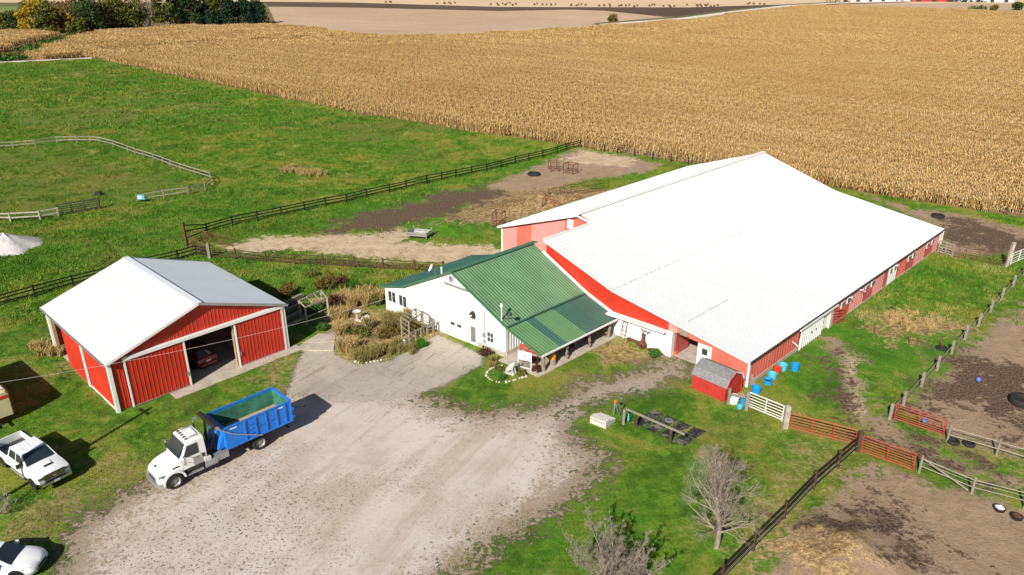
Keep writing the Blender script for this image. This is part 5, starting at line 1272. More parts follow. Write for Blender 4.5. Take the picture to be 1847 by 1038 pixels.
# right-hand paddocks
fence('board_fence', 'black board fence running down to the bottom edge beside the bare tree', [(1546.5, 812), (1511, 844), (1467, 883), (1413, 939), (1358, 994), (1300, 1052), (1250, 1102)], BR, BW, (.32, .7, 1.08), 1.3, .16, .17, wires=(.45,), wire_r=.006, seed=9)
pipe_gate('stock_gate', 'white pipe gate beside the small gambrel shed', (1350, 735), (1410, 760), M['white_trim'], 1.25, 6, 3)
single_post('thick white post between the white gate and the red gate', (1415.5, 772), 1.75, PW, .34)
single_post('dark post left of the white gate', (1345, 740), 1.5, GW_, .24)
single_post('dark post at the corner of the gambrel shed', (1313, 729), 1.3, GW_, .18)
barobj('rail', GW_, thing('short_rail', 'short rail joining two dark posts beside the gambrel shed', 'rail', G(1313, 729)), (0, 0, .9), G(1345, 740) - G(1313, 729) + Vector((0, 0, 1.0)), .05, .12)
RG = M['red_gate']
pipe_gate('stock_gate', 'long red pipe gate between the white post and the corner post', (1422, 773), (1541, 804), RG, 1.25, 6, 4)
pipe_gate('stock_gate', 'red pipe gate into the lower bare dirt paddock', (1552, 816), (1646, 850), RG, 1.3, 7, 3)
pipe_gate('stock_gate', 'red pipe gate with blue bucket at the dark dirt lot', (1612, 757), (1701, 787), RG, 1.3, 7, 3)
single_post('dark corner post where the two red gates meet', (1546.5, 814), 1.55, BR, .28)
fence('pole_fence', 'thin rail fence above the lower dirt paddock at right', [(1657, 854), (1751.7, 892), (1847, 918), (1930, 942)], GW_, PW, (.55, 1.1), 1.3, .15, .035, wires=(.8,), seed=10, roundp=True)
bo = thing('brace_rail', 'slanting brace rail beside the lower red gate post', 'rail', G(1660, 855)); barobj('rail', GW_, bo, (0, 0, 1.15), G(1745, 888) - G(1660, 855) + Vector((0, 0, .15)), .07, .09)
fence('pole_fence', 'thin rail fence on the edge of the dark dirt lot at right', [(1708, 797), (1796.5, 823), (1890, 850), (1960, 872)], GW_, PW, (.55, 1.12), 1.35, .15, .035, seed=11, roundp=True)
fence('post_and_wire_fence', 'weathered post fence with two white ropes along the dark dirt lot', [(1605, 757), (1629, 732.7), (1662, 698.3), (1690, 669), (1716, 639), (1740.5, 613), (1765, 588.6), (1786.4, 564), (1806.7, 541), (1827, 518), (1847, 497), (1870, 474)], GW_, BR, (), 1.3, .2, wires=(.4, 1.05), wire_mat=M['grey_wood'], wire_r=.028, seed=12)
fence('wire_fence', 'sagging rusty wire fence crossing the long grass beside the stable wall', [(1503, 585), (1540, 594), (1577, 603), (1640, 620), (1700, 629)], M['rust'], M['rust'], (), 1.0, .06, wires=(.3, .6, .9), wire_mat=M['rust'], lean=.1, seed=13)
pipe_gate('corral_panel', 'red pipe panel leaning by the white stable door', (1499, 588), (1523, 580), RG, 1.4, 6, 2)
pipe_gate('plank_gate', 'grey plank gate at the far corner of the barn', (1691, 455), (1717, 463), GW_, 1.35, 5, 3, .06)
pipe_gate('corral_panel', 'long thin pipe panel closing the far dirt lot', (1717, 463), (1812, 482), M['rust'], 1.3, 6, 5, .02)
single_post('tall pale leaning post at the far lot gate', (1814, 482), 2.7, PW, .3, lean=(.35, .2))
pipe_gate('stock_gate', 'white pipe gate right of the tall leaning post', (1822, 478), (1850, 466), M['white_trim'], 1.3, 5, 3)

# ------------------------------------------------------------------ farm yard things
def tub(label, a, mat, r=.42, h=.6, fill=None, name='tub', group='tubs beside the barn corner'):
    r *= .88; h *= .75; p = G(*a); o = thing(name, label, 'tub', p, 0, group)
    m = MB(); m.lathe([(0, 0), (r * .84, 0), (r * .96, h * .92), (r * 1.05, h * .93), (r * 1.05, h), (r * .93, h), (r * .8, .04), (0, .04)], 20); m.build('shell', mat, o, 35)
    m = MB(); m.lathe([(r * .9, h * .55), (r * .955, h * .55), (r * .955, h * .6), (r * .9, h * .6)], 20); m.build('band', mat, o, 35)
    if fill:
        m = MB(); m.lathe([(0, h * .55), (r * .87, h * .5)], 16); m.build('contents', fill, o)
    return o
tub('big blue tub nearest the gambrel shed', (1363, 708), M['tub_blue'], .42, .62)
tub('blue tub holding black buckets, third from the gambrel shed', (1384.6, 692), M['tub_blue'], .42, .5, M['black'])
tub('light blue tub half hidden behind the one with black buckets', (1392, 682), M['tub_light'], .42, .55)
tub('red tub against the stable wall', (1401, 672), M['tub_red'], .38, .6)
tub('pale blue tub right of the red tub', (1411, 667), M['tub_light'], .42, .66)
tub('blue tub standing farthest from the gambrel shed', (1433, 668), M['tub_blue'], .4, .72)
tub('white tub behind the short dark rail', (1322, 726), M['tub_white'], .48, .7)
tub('small light blue tub at the foot of the dark gate post', (1334, 737), M['tub_light'], .25, .3)
tub('blue barrel behind the dark gate post', (1340, 729), M['tub_blue'], .25, .75)
tub('blue bucket hanging on the red gate', (1664, 773), M['tub_blue'], .17, .3, group=None).location.z = .55
pl = thing('leaning_planks', 'old planks leaning against the barn corner', 'planks', G(1356, 695))
for i in range(3): barobj('plank', GW_, pl, (.1 * i, -.1 * i - .2, 0), (-.35 + .1 * i, .35, 1.5 - .2 * i), .14, .04)
pl = thing('fallen_planks', 'two tan planks lying by the gambrel shed', 'planks', G(1343, 716))
for i in range(2): barobj('plank', M['tan_wood'], pl, (.1 + .18 * i, -.35, .04), (-.35 + .18 * i, .35, .1), .14, .05)
# mounting block
mb = thing('mounting_block', 'white concrete mounting steps at the gravel edge', 'steps', G(1064, 763), rad(-38))
for i, (y0, y1, h) in enumerate(((0, .5, .55), (.52, .95, .36), (.97, 1.35, .2))):
    s_ = boxo('step', M['concrete_w'], mb, 0, 1.3, y0, y1, 0, h)
    if i == 0:
        for k in range(6): boxo('block_hole', M['dark_steel'], s_, .1 + .2 * k, .2 + .2 * k, -.004, 0, .34, .42)
ts = thing('tripod_stand', 'small steel tripod with orange top beside the mounting steps', 'stand', G(1108.6, 748))
for a in range(3): barobj('leg', M['steel'], ts, (.28 * math.cos(a * 2.1), .28 * math.sin(a * 2.1), 0), (0, 0, 1.0), .04, .04)
m = MB(); m.lathe([(0, .0), (.1, .0), (.13, .12), (.05, .2), (0, .2)], 10, (0, 0, .98)); m.build('top', M['orange'], ts, 40)
ts = thing('tripod_stand', 'dark green tripod stand just right of the orange-topped one', 'stand', G(1117, 749))
for a in range(3): barobj('leg', M['green_trim'], ts, (.22 * math.cos(a * 2.1 + .4), .22 * math.sin(a * 2.1 + .4), 0), (0, 0, .95), .035, .035)
m = MB(); m.lathe([(0, .0), (.07, .0), (.07, .08), (0, .1)], 8, (0, 0, .93)); m.build('top', M['dark_steel'], ts, 40)
# rubber mats
A0, A1, A2, A3 = G(1177.6, 738.6), G(1276, 780), G(1234.5, 807.6), G(1136, 762)
t_ = NT('rubber_mat'); po = t_.pos(); n_ = t_.noise(po, 1.6, 5, .7)
M['mat'] = t_.set(t_.mix(t_.ramp(n_, .45, .66), (.018, .018, .02), (.2, .175, .155)), .8, 0, .3)
rr = random.Random(7)
m = MB()
rim = [A0 + (A0 - A2) * .06, A1 + (A1 - A3) * .05, A2 + (A2 - A0) * .06, A3 + (A3 - A1) * .05]
names_ = (('far left', 'far second', 'far third', 'far right'), ('near left', 'near second', 'near third', 'near right'))
for i in range(4):
    for j in range(2):
        f = lambda s, t: A0.lerp(A1, s).lerp(A3.lerp(A2, s), t)
        g_ = .022; pts = [f(i / 4 + g_, j / 2 + g_), f((i + 1) / 4 - g_, j / 2 + g_ + rr.gauss(0, .012)), f((i + 1) / 4 - g_, (j + 1) / 2 - g_), f(i / 4 + g_ + rr.gauss(0, .012), (j + 1) / 2 - g_)]
        c = sum(pts, Vector()) / 4; o = thing('rubber_mat', 'black rubber mat in the grass patchwork, %s of the eight' % names_[j][i], 'mat', c, 0, 'rubber mats laid in the lawn')
        m = MB(); m.prism([p - c + Vector((0, 0, .006)) for p in pts], (0, 0, .03)); m.build('mat', M['mat'], o)
        if (i, j) == (1, 0):
            m = MB(); m.lathe([(.16, .0), (.28, .0), (.28, .05), (.16, .05)], 16, (.1, 0, .036)); m.build('drain_ring', M['steel'], o)
hr = thing('hitching_rail', 'weathered hitching rail on dark posts over the rubber mats', 'rail', G(1124, 766))
b0 = G(1124, 766)
barobj('post', GW_, hr, (0, 0, 0), (0, 0, 1.25), .16, .16, (1, 0, 0))
for q in ((1146.6, 771.4), (1208, 799)): barobj('post', BR, hr, G(*q) - b0, G(*q) - b0 + Vector((0, 0, 1.1)), .17, .17, (1, 0, 0))
e0 = G(1131, 744, 1.05) - b0; 
pA = G(1146.6, 771.4) - b0; pB = G(1208, 799) - b0; dd_ = (pB - pA)
barobj('rail', GW_, hr, pA - dd_ * .32 + Vector((0, 0, 1.16)), pB + dd_ * .38 + Vector((0, 0, 1.16)), .13, .12)
hs_ = thing('garden_hose', 'coil of blue hose hanging on the hitching rail post', 'hose', b0 + Vector((.35, .05, .55)))
m = MB(); m.tube([(.0 + .03 * math.sin(k), .16 * math.cos(k * .7), .3 * math.sin(k * .7)) for k in range(19)], .025, 5); m.build('coil', M['tub_light'], hs_)

# things on and round the porch
def porch(u, v, z=.07):
    x, y, zz = TG(u, v, z); ca_, sa_ = math.cos(GA), math.sin(GA); return Vector((GO[0] + x * ca_ - y * sa_, GO[1] + x * sa_ + y * ca_, z))
cs = thing('carved_figure', 'orange chainsaw-carved figure on a log stump at the porch edge', 'carving', porch(18.35, 1.55))
m = MB(); m.lathe([(0, 0), (.3, 0), (.27, .25), (.25, .48), (0, .5)], 12); m.build('stump', M['log'], cs, 50)
m = MB(); m.lathe([(.22, .46), (.27, .62), (.25, .85), (.17, 1.02), (.1, 1.08), (.15, 1.18), (.13, 1.33), (0, 1.4)], 12); m.build('figure', M['carved'], cs, 60)
m = MB(); m.hexa([(-.02, .08, 1.15), (.3, .0, 1.1), (.3, .16, 1.1), (-.02, .2, 1.15), (-.02, .08, 1.28), (.22, .02, 1.2), (.22, .14, 1.2), (-.02, .2, 1.28)]); m.build('snout', M['carved'], cs)
def chair(label, loc, rz):
    c = thing('metal_chair', label, 'chair', loc, rz, 'metal chairs under the porch')
    boxo('seat', M['dark_steel'], c, -.24, .24, -.24, .24, .4, .44); boxo('backrest', M['dark_steel'], c, -.24, .24, .22, .26, .5, .92)
    for x in (-.22, .22):
        for y in (-.22, .22): barobj('leg', M['dark_steel'], c, (x, y, 0), (x, y, .42 if y < 0 else .9), .03, .03)
        barobj('arm', M['dark_steel'], c, (x, -.22, .62), (x, .24, .64), .04, .03)
chair('metal chair under the porch between second and third log posts', porch(17.9, 4.6), GA + rad(-80))
chair('metal chair under the porch just past the third log post', porch(18.0, 6.5), GA + rad(-100))
chair('metal chair at the shaded back of the porch, beyond the third log post', porch(17.2, 7.3), GA + rad(-60))
pt = thing('picnic_table', 'brown picnic table at the inner end of the porch', 'table', porch(17.6, 8.95), GA + rad(5))
for k in range(4): barobj('plank', M['brown_wood'], pt, (-.8, -.27 + .18 * k, .74), (.8, -.27 + .18 * k, .74), .16, .04)
for s in (-.65, .65): barobj('bench', M['tan_wood'], pt, (-.8, s, .44), (.8, s, .44), .22, .04)
for x in (-.55, .55): barobj('leg', M['brown_wood'], pt, (x, -.6, 0), (x, .2, .72), .08, .05); barobj('leg', M['brown_wood'], pt, (x, .6, 0), (x, -.2, .72), .08, .05)
sg0, sg1 = G(935, 666), G(958, 672)
sb = thing('sign_board', 'white framed board with a small horse mark beside the statue', 'board', sg0, math.atan2((sg1 - sg0).y, (sg1 - sg0).x))
Ls = (sg1 - sg0).length
for x in (0, Ls): barobj('post', M['white_trim'], sb, (x, 0, 0), (x, 0, 1.75), .07, .07, (1, 0, 0))
bd = boxo('panel', M['white_wall'], sb, .04, Ls - .04, -.02, .02, .95, 1.7)
boxo('mark', M['grey_wood'], bd, Ls * .42, Ls * .58, -.026, -.02, 1.25, 1.4); boxo('mark', M['grey_wood'], bd, Ls * .55, Ls * .85, -.026, -.02, 1.55, 1.58); boxo('mark', M['grey_wood'], bd, Ls * .36, Ls * .44, -.026, -.02, 1.32, 1.36)
barobj('lower_rail', M['white_trim'], sb, (0, 0, .28), (Ls, 0, .28), .05, .06)
for k in range(7): barobj('slat', M['grey_wood'], sb, (.1 + k * (Ls - .2) / 6, 0, .28), (.1 + k * (Ls - .2) / 6, 0, .95), .05, .03, (1, 0, 0))
sw = thing('swing_bench', 'red timber swing frame under the porch edge behind the white board', 'bench', porch(16.6, .75), GA + rad(4))
for z in (.45, .9, 1.2): barobj('slat', M['tub_red'], sw, (-.9, 0, z), (.9, 0, z), .06, .1)
for x in (-.85, .85): barobj('post', M['tub_red'], sw, (x, 0, 0), (x, 0, 1.3), .08, .08, (1, 0, 0))
for k in range(3): barobj('seat_slat', M['rust'], sw, (-.85, -.15 - .14 * k, .42), (.85, -.15 - .14 * k, .42), .11, .04)
st = thing('stone_statue', 'pale weathered seated animal statue in the stone-ringed bed', 'statue', G(921.5, 674), rad(-35))
m = MB(); m.box(-.42, .42, -.25, .25, 0, .14); m.build('plinth', M['grey_stone'], st)
m = MB(); m.loft([(-.42, [(0, .14), (.16, .14), (.18, .3), (.1, .4), (0, .42)]), (-.2, [(0, .2), (.24, .2), (.26, .5), (.15, .68), (0, .7)]), (.08, [(0, .4), (.2, .42), (.22, .75), (.14, .95), (0, .98)]), (.3, [(0, .6), (.15, .62), (.17, .95), (.1, 1.12), (0, 1.14)]), (.42, [(0, .86), (.08, .88), (.1, 1.0), (.06, 1.08), (0, 1.1)])]); m.build('body', M['grey_stone'], st, 70)
for s in (1, -1):
    m = MB(); m.tube([(.2, s * .15, .75), (.26, s * .16, .4), (.34, s * .17, .14)], [.09, .07, .08], 8); m.build('foreleg', M['grey_stone'], st, 60)
    m = MB(); m.lathe([(0, .08), (.05, 0), (0, 0)], 6, (.22, s * .1, 1.08)); m.build('ear', M['grey_stone'], st)
def stones(label, pts, mat, size=.2, name='stone_edging', seed=3):
    P = [G(*p) for p in pts]; o = thing(name, label, 'stones', P[0]); r = random.Random(seed)
    seg = [(P[i], P[i + 1]) for i in range(len(P) - 1)]
    for a, b in seg:
        n = max(2, int((b - a).length / (size * 1.15)))
        for k in range(n):
            c = a.lerp(b, (k + r.uniform(.2, .8)) / n) - P[0]; s = size * r.uniform(.6, 1.25); m = MB(); ph = r.uniform(0, 6)
            m.lathe([(0, -.05), (s * .55, -.03), (s * .62, s * .25), (s * .4, s * .5), (0, s * .56)], 7, (0, 0, 0))
            m.v = [(x * (1 + .25 * math.sin(ph + 3 * y)) , y * (1 + .2 * math.cos(ph * 2 + x)), z) for x, y, z in m.v]
            q = m.build('stone', mat, o, 50); q.location = c; q.rotation_euler = (r.gauss(0, .15), r.gauss(0, .15), ph)
    return o
stones('oval ring of pale stones round the statue bed', [(876, 677), (882, 668), (893, 662), (908, 660)], M['stone'], .2, seed=4)
stones('front rim of pale stones edging the statue bed', [(876, 677), (884, 685), (898, 690), (915, 690), (935, 684), (950, 679)], M['stone'], .22, seed=5)
stones('row of small round white stones edging the planted island', [(637, 652), (650, 655), (664, 654.5), (678, 652.5), (690, 649)], M['stone'], .22, seed=6)
stones('half ring of flat pale stones round the birdbath', [(648, 582), (656, 573), (664, 571), (669, 577), (668, 584), (660, 588)], M['stone'], .42, seed=7)
def bap(u, v, z=0):
    c_, s_ = math.cos(BA_), math.sin(BA_); return Vector((BO[0] + u * c_ - v * s_, BO[1] + u * s_ + v * c_, z))
ld_ = thing('wooden_ladder', 'grey wooden ladder leaning on the white barn wall', 'ladder', bap(-11.6, -.05), BA_)
for x in (-.22, .22): barobj('rail', GW_, ld_, (x, -.45, 0), (x, -.02, 1.75), .05, .07)
for k in range(5): barobj('rung', GW_, ld_, (-.22, -.45 + .43 * (k + .5) / 5, 1.75 * (k + .5) / 5), (.22, -.45 + .43 * (k + .5) / 5, 1.75 * (k + .5) / 5), .05, .04)
bn = thing('low_bench', 'low rusty bench against the white barn wall', 'bench', bap(-10.5, -.05), BA_)
for k in range(3): barobj('seat_slat', M['rust'], bn, (-.6, -.12 + .12 * k - .3, .38), (.6, -.12 + .12 * k - .3, .38), .1, .04)
for x in (-.5, .5): barobj('leg', M['rust'], bn, (x, -.3, 0), (x, -.3, .37), .06, .3)
ch = thing('chiminea', 'dark clay chiminea with tall chimney by the white wall', 'chiminea', bap(-9.4, -.55))
m = MB(); m.lathe([(0, .12), (.18, .12), (.3, .3), (.32, .5), (.22, .7), (.13, .85), (.11, 1.3), (.15, 1.42), (.12, 1.42), (.09, 1.3)], 14); m.build('body', M['rust'], ch, 50)
for a in range(3): barobj('leg', M['dark_steel'], ch, (.26 * math.cos(a * 2.1), .26 * math.sin(a * 2.1), 0), (.15 * math.cos(a * 2.1), .15 * math.sin(a * 2.1), .2), .04, .04)
m = MB(); m.lathe([(0, .0), (.12, .0), (.12, .03), (0, .03)], 10, (0, 0, 0), 'y'); q = m.build('mouth', M['black'], ch); q.location = (-.1, -.3, .45)
fb = thing('fire_bowl', 'round rusty fire bowl with pan handle beside the white wall', 'bowl', bap(-8.3, -.65))
m = MB(); m.lathe([(0, .1), (.25, .14), (.36, .34), (.38, .36), (.33, .34), (.22, .18), (0, .15)], 16); m.build('bowl', M['rust'], fb, 40); barobj('handle', M['dark_steel'], fb, (-.35, .05, .36), (-.75, .2, .55), .04, .03)
for a in range(3): barobj('leg', M['dark_steel'], fb, (.28 * math.cos(a * 2.1), .28 * math.sin(a * 2.1), 0), (.2 * math.cos(a * 2.1), .2 * math.sin(a * 2.1), .2), .04, .04)
ya = thing('ox_yoke', 'curved wooden yoke hung on the white wall above the chiminea', 'yoke', bap(-9.5, -.54, 1.45), BA_)
m = MB(); m.tube([(-.45, .5, .1), (-.25, .48, -.1), (0, .48, .02), (.25, .48, -.1), (.45, .5, .1)], .06, 7); m.build('beam', M['rust'], ya, 50)
m = MB(); m.tube([(-.25, .48, -.1), (-.15, .48, -.3), (0, .48, -.32), (.15, .48, -.3), (.25, .48, -.1)], .025, 6); m.build('bow', M['dark_steel'], ya, 50)
bx = thing('orange_jug', 'orange jug on the ground inside the barn doorway', 'jug', G(1217, 640), 0)
m = MB(); m.lathe([(0, 0), (.18, 0), (.2, .25), (.12, .36), (.06, .42), (0, .43)], 12); m.build('body', M['orange'], bx, 50); m = MB(); m.tube([(.1, 0, .38), (.22, 0, .3), (.2, 0, .15)], .02, 5); m.build('handle', M['orange'], bx)

# garden things
pg = thing('pergola', 'weathered white timber pergola frame beside the red shed', 'pergola', G(543, 574.5))
b0 = G(543, 574.5); C4 = [Vector((0, 0, 0)), G(554, 587) - b0, G(593, 568.5) - b0, G(582, 555.5) - b0]; up = Vector((0, 0, 1.75))
for c in C4: barobj('post', PW, pg, c, c + up, .14, .14, (1, 0, 0))
for a, b in ((0, 1), (1, 2), (2, 3), (3, 0)): barobj('beam', PW, pg, C4[a] + up + (C4[a] - C4[b]) * .05, C4[b] + up + (C4[b] - C4[a]) * .05, .06, .14)
for f in (.33, .66): barobj('rafter', PW, pg, C4[0].lerp(C4[3], f) + up + Vector((0, 0, .1)), C4[1].lerp(C4[2], f) + up + Vector((0, 0, .1)), .05, .07)
barobj('low_rail', PW, pg, C4[1] + Vector((-.9, -.5, .55)), C4[2] + Vector((0, 0, .7)), .05, .08)
bt = thing('birdbath', 'grey stone birdbath on a turned pedestal in the garden', 'birdbath', G(644.5, 578))
m = MB(); m.lathe([(0, 0), (.2, 0), (.2, .08), (.1, .16), (.12, .45), (.09, .62), (.14, .72), (0, .72)], 14); m.build('pedestal', M['grey_stone'], bt, 45)
m = MB(); m.lathe([(0, .7), (.2, .72), (.38, .84), (.4, .9), (.34, .88), (.18, .78), (0, .77)], 16); m.build('basin', M['concrete_w'], bt, 45)
tl = thing('garden_trellis', 'weathered timber trellis frame with wagon wheel beside the white stable', 'trellis', G(725, 608))
b0 = G(725, 608); T4 = [Vector((0, 0, 0)), G(739, 617) - b0, G(764, 600) - b0, G(752, 592) - b0]; up = Vector((0, 0, 1.9))
for c in T4: barobj('post', GW_, tl, c, c + up, .12, .12, (1, 0, 0))
for a, b in ((0, 1), (1, 2), (2, 3), (3, 0)): barobj('beam', GW_, tl, T4[a] + up, T4[b] + up, .06, .12)
for z in (.5, 1.0, 1.45): barobj('slat', GW_, tl, T4[0] + Vector((0, 0, z)), T4[1] + Vector((0, 0, z)), .04, .08)
for f in (.2, .4, .6, .8): barobj('rafter', GW_, tl, T4[0].lerp(T4[3], f) + up + Vector((0, 0, .08)), T4[1].lerp(T4[2], f) + up + Vector((0, 0, .08)), .04, .06)
ww = thing('wagon_wheel', 'dark wagon wheel leaning inside the garden trellis', 'wheel', T4[1].lerp(T4[3], .5) + b0 + Vector((0, 0, .62)), rad(-40))
m = MB(); m.lathe([(.56, -.03), (.62, -.03), (.62, .03), (.56, .03), (.56, -.03)], 22, (0, 0, 0), 'y'); m.build('tyre', M['brown_wood'], ww, 40)
for k in range(10): a = k * .628; barobj('spoke', M['brown_wood'], ww, (0, 0, 0), (.57 * math.cos(a), 0, .57 * math.sin(a)), .035, .035, (0, 1, 0))
m = MB(); m.lathe([(0, -.08), (.08, -.08), (.08, .08), (0, .08)], 10, (0, 0, 0), 'y'); m.build('hub', M['brown_wood'], ww, 40)
fence('garden_rail', 'short weathered rail fence from the trellis to the white stable', [(739, 620), (750, 613.5), (760, 609.5), (771, 604), (782, 599.5), (792, 597)], GW_, GW_, (.85,), .9, .13, .13, seed=14, cat='fence')
gt = thing('garden_chair', 'dark wooden garden chair against the white stable wall', 'chair', G(775, 596), rad(-30))
boxo('seat', M['grey_wood'], gt, -.3, .3, -.3, .3, .38, .43)
for k in range(4): barobj('back_slat', M['grey_wood'], gt, (-.24 + .16 * k, .28, .4), (-.26 + .17 * k, .45, 1.05), .1, .03)
for x in (-.26, .26):
    for y in (-.26, .26): barobj('leg', M['grey_wood'], gt, (x, y, 0), (x, y, .4), .06, .06)
kg = thing('steel_milk_can', 'grey steel can at the foot of the garden trellis', 'can', G(730, 622)); m = MB(); m.lathe([(0, 0), (.2, 0), (.21, .4), (.12, .52), (.13, .62), (.16, .63), (0, .66)], 14); m.build('body', M['steel'], kg, 40); m = MB(); m.tube([(.18, 0, .36), (.26, 0, .44), (.2, 0, .5)], .015, 5); m.build('handle', M['dark_steel'], kg)
pc = thing('concrete_path', 'stepped concrete path slabs leading from the drive to the pergola', 'path', G(560, 612))
b0 = G(560, 612)
for q in (((545, 620), (575, 603), (605, 606), (604, 617), (575, 619)), ((534, 631), (545, 622), (575, 621), (603, 619), (602, 633), (570, 634))):
    m = MB(); m.prism([G(*p) - b0 + Vector((0, 0, .005)) for p in q], (0, 0, .07)); m.build('slab', M['concrete'], pc)
gs = thing('garden_steps', 'dark railway-sleeper steps in the shade behind the red shed', 'steps', G(520, 600))
b0 = G(520, 600)
for i in range(4):
    a_, b_ = G(516, 592 - 13 * i) - b0, G(545, 578 - 13 * i) - b0; barobj('step', M['grey_wood'], gs, a_ + Vector((0, 0, .12 + .05 * i)), b_ + Vector((0, 0, .12 + .05 * i)), .3, .22 + .1 * i)
gb_ = thing('garden_stake', 'dark garden stake with purple globe on the back lawn', 'ornament', G(562, 494))
rodobj('stake', M['dark_steel'], gb_, (0, 0, 0), (0, 0, 1.5), .04); m = MB(); m.lathe([(0, -.16), (.11, -.11), (.16, 0), (.11, .11), (0, .16)], 12, (.05, -.05, .35)); m.build('globe', M['purple'], gb_, 60); barobj('arm', M['dark_steel'], gb_, (-.25, 0, 1.45), (.25, 0, 1.5), .04, .04)
# utility pole outside the frame whose shadow crosses the grass, and its service wire
pole_p = G(-52, 934)
upo = thing('utility_pole', 'wooden utility pole just outside the left edge, seen by its shadow', 'pole', pole_p)
tip = G(270, 735); Lsh = (tip - pole_p).length; hp = Lsh * math.tan(SUN_EL)
m = MB(); m.tube([(0, 0, 0), (0, 0, hp)], [.17, .11], 10); m.build('shaft', M['log'], upo, 50)
barobj('cross_arm', M['log'], upo, (-.55, .4, hp - .4), (.55, -.4, hp - .4), .1, .12)
sw_ = thing('service_wire', 'thin overhead wire sagging across to the white stable gable', 'wire', pole_p)
A_ = Vector((0, 0, hp - .4)); ca_, sa_ = math.cos(GA), math.sin(GA); u_, v_ = 8.8, -.25
Bw = Vector((GO[0] + u_ * ca_ - v_ * sa_, GO[1] + u_ * sa_ + v_ * ca_, 5.6)) - pole_p
m = MB(); m.tube([A_.lerp(Bw, k / 24) - Vector((0, 0, 1.0 * 4 * (k / 24) * (1 - k / 24))) for k in range(25)], .009, 5, False); m.build('wire', M['wire'], sw_)

# back lot things
fr = thing('feed_bunk', 'grey steel feed bunk in a post frame on the sandy track', 'feeder', G(735, 431))
b0 = G(735, 431); F4 = [Vector((0, 0, 0)), G(769, 434) - b0, G(779, 427) - b0, G(747, 424) - b0]
for c in F4: barobj('post', GW_, fr, c, c + Vector((0, 0, 1.2)), .12, .12, (1, 0, 0))
for z in (.5, .75):
    for a, b in ((0, 1), (1, 2), (2, 3), (3, 0)): barobj('side_board', M['steel'], fr, F4[a] + Vector((0, 0, z)), F4[b] + Vector((0, 0, z)), .05, .2)
m = MB(); m.prism([c + Vector((0, 0, .4)) for c in F4], (0, 0, .04)); m.build('floor', M['steel'], fr)
def hay_feeder(label, a, rz, w_=1.3, l_=1.5, h=1.5):
    o = thing('hay_feeder', label, 'feeder', G(*a), rz, 'rusty hay feeders in the back lot')
    for x in (0, w_):
        for y in (0, l_): barobj('post', M['rust'], o, (x, y, 0), (x, y, h), .08, .08, (1, 0, 0))
    for z in (.5, h):
        for p, q in (((0, 0), (w_, 0)), ((w_, 0), (w_, l_)), ((w_, l_), (0, l_)), ((0, l_), (0, 0))): barobj('rail', M['rust'], o, (*p, z), (*q, z), .06, .08)
    for k in range(4): barobj('slat', M['rust'], o, (w_ * (k + .5) / 4, 0, .5), (w_ * (k + .5) / 4, l_ * .5, h), .04, .04); 
hay_feeder('tall rusty hay feeder near the corner of the arena gable', (889, 410), rad(-20), 1.2, 1.2, 1.9)
hay_feeder('rusty hay feeder left of the pair in the dry lot', (993, 311), rad(10))
hay_feeder('rusty hay feeder right of the pair in the dry lot', (1016, 313), rad(-35), 1.7)
def tyre_ring(label, a, r, mat=M['rubber'], name='rubber_ring', tilt=0, hgt=.35):
    o = thing(name, label, 'tyre', G(*a))
    m = MB(); m.lathe([(r * .62, 0), (r * .92, 0), (r, hgt * .3), (r, hgt * .7), (r * .92, hgt), (r * .62, hgt), (r * .56, hgt * .5), (r * .62, 0)], 22); q = m.build('tyre', mat, o, 40); q.rotation_euler.x = tilt
    if tilt: q.location.z = r * .45
    m = MB(); m.lathe([(0, hgt * .12), (r * .6, hgt * .12)], 16); m.build('fill', M['black'], o)
    return o
tyre_ring('black water tank ring in the dry lot', (963, 316), 1.0)
tyre_ring('black tyre tub in the far lot behind the barn corner', (1691, 392), .8)
tyre_ring('large tractor tyre on the dark dirt lot at the right edge', (1842, 728), .85, hgt=.5)
tyre_ring('black tyre lying in the grass below the rope fence', (1698, 630), .45, hgt=.2)
tyre_ring('old tyre at the foot of the thin rail fence', (1719, 799), .4, hgt=.22)
tyre_ring('second old tyre further along the thin rail fence', (1747, 803), .4, hgt=.22)
for lab, a, inner in (('black tub with white salt block on the lower dirt paddock', (1802, 920), M['tub_white']), ('black tub with brown mineral block on the lower dirt paddock', (1833, 935), M['rust'])):
    o = thing('mineral_tub', lab, 'tub', G(*a)); m = MB(); m.lathe([(0, 0), (.3, 0), (.34, .2), (.28, .2), (.26, .05), (0, .05)], 16); m.build('tub', M['black'], o, 40); m = MB(); m.box(-.19, .19, -.17, .17, .05, .24); m.build('block', inner, o)
o = thing('blue_ball', 'blue ball lying on the dark dirt lot', 'ball', G(1764, 689)); m = MB(); m.lathe([(0, 0), (.13, .04), (.2, .2), (.13, .36), (0, .4)], 14); m.build('ball', paint('blue_ball', (.12, .16, .6), .4), o, 60); m = MB(); m.lathe([(.18, .18), (.203, .18), (.203, .22), (.18, .22)], 14); m.build('seam', M['tub_blue'], o)
o = thing('black_bucket', 'small black bucket on the riding paddock grass', 'bucket', G(178, 352)); m = MB(); m.box(-.5, .4, -.3, .3, .0, .5); m.v = [(x * (1 - z * .3), y * (1 - z * .3), z) for x, y, z in m.v]; m.build('shell', M['black'], o); m = MB(); m.box(-.3, .25, -.2, .2, .5, .53); m.build('contents', M['dark_steel'], o)
o = thing('paddock_sign', 'small blue and white sign on the end of the white rail fence', 'sign', G(248, 365.7)); boxo('panel', M['tub_light'], o, .15, 1.1, -.1, -.06, .45, 1.1); boxo('picture', M['tub_white'], o, .25, .7, -.115, -.1, .55, .95)
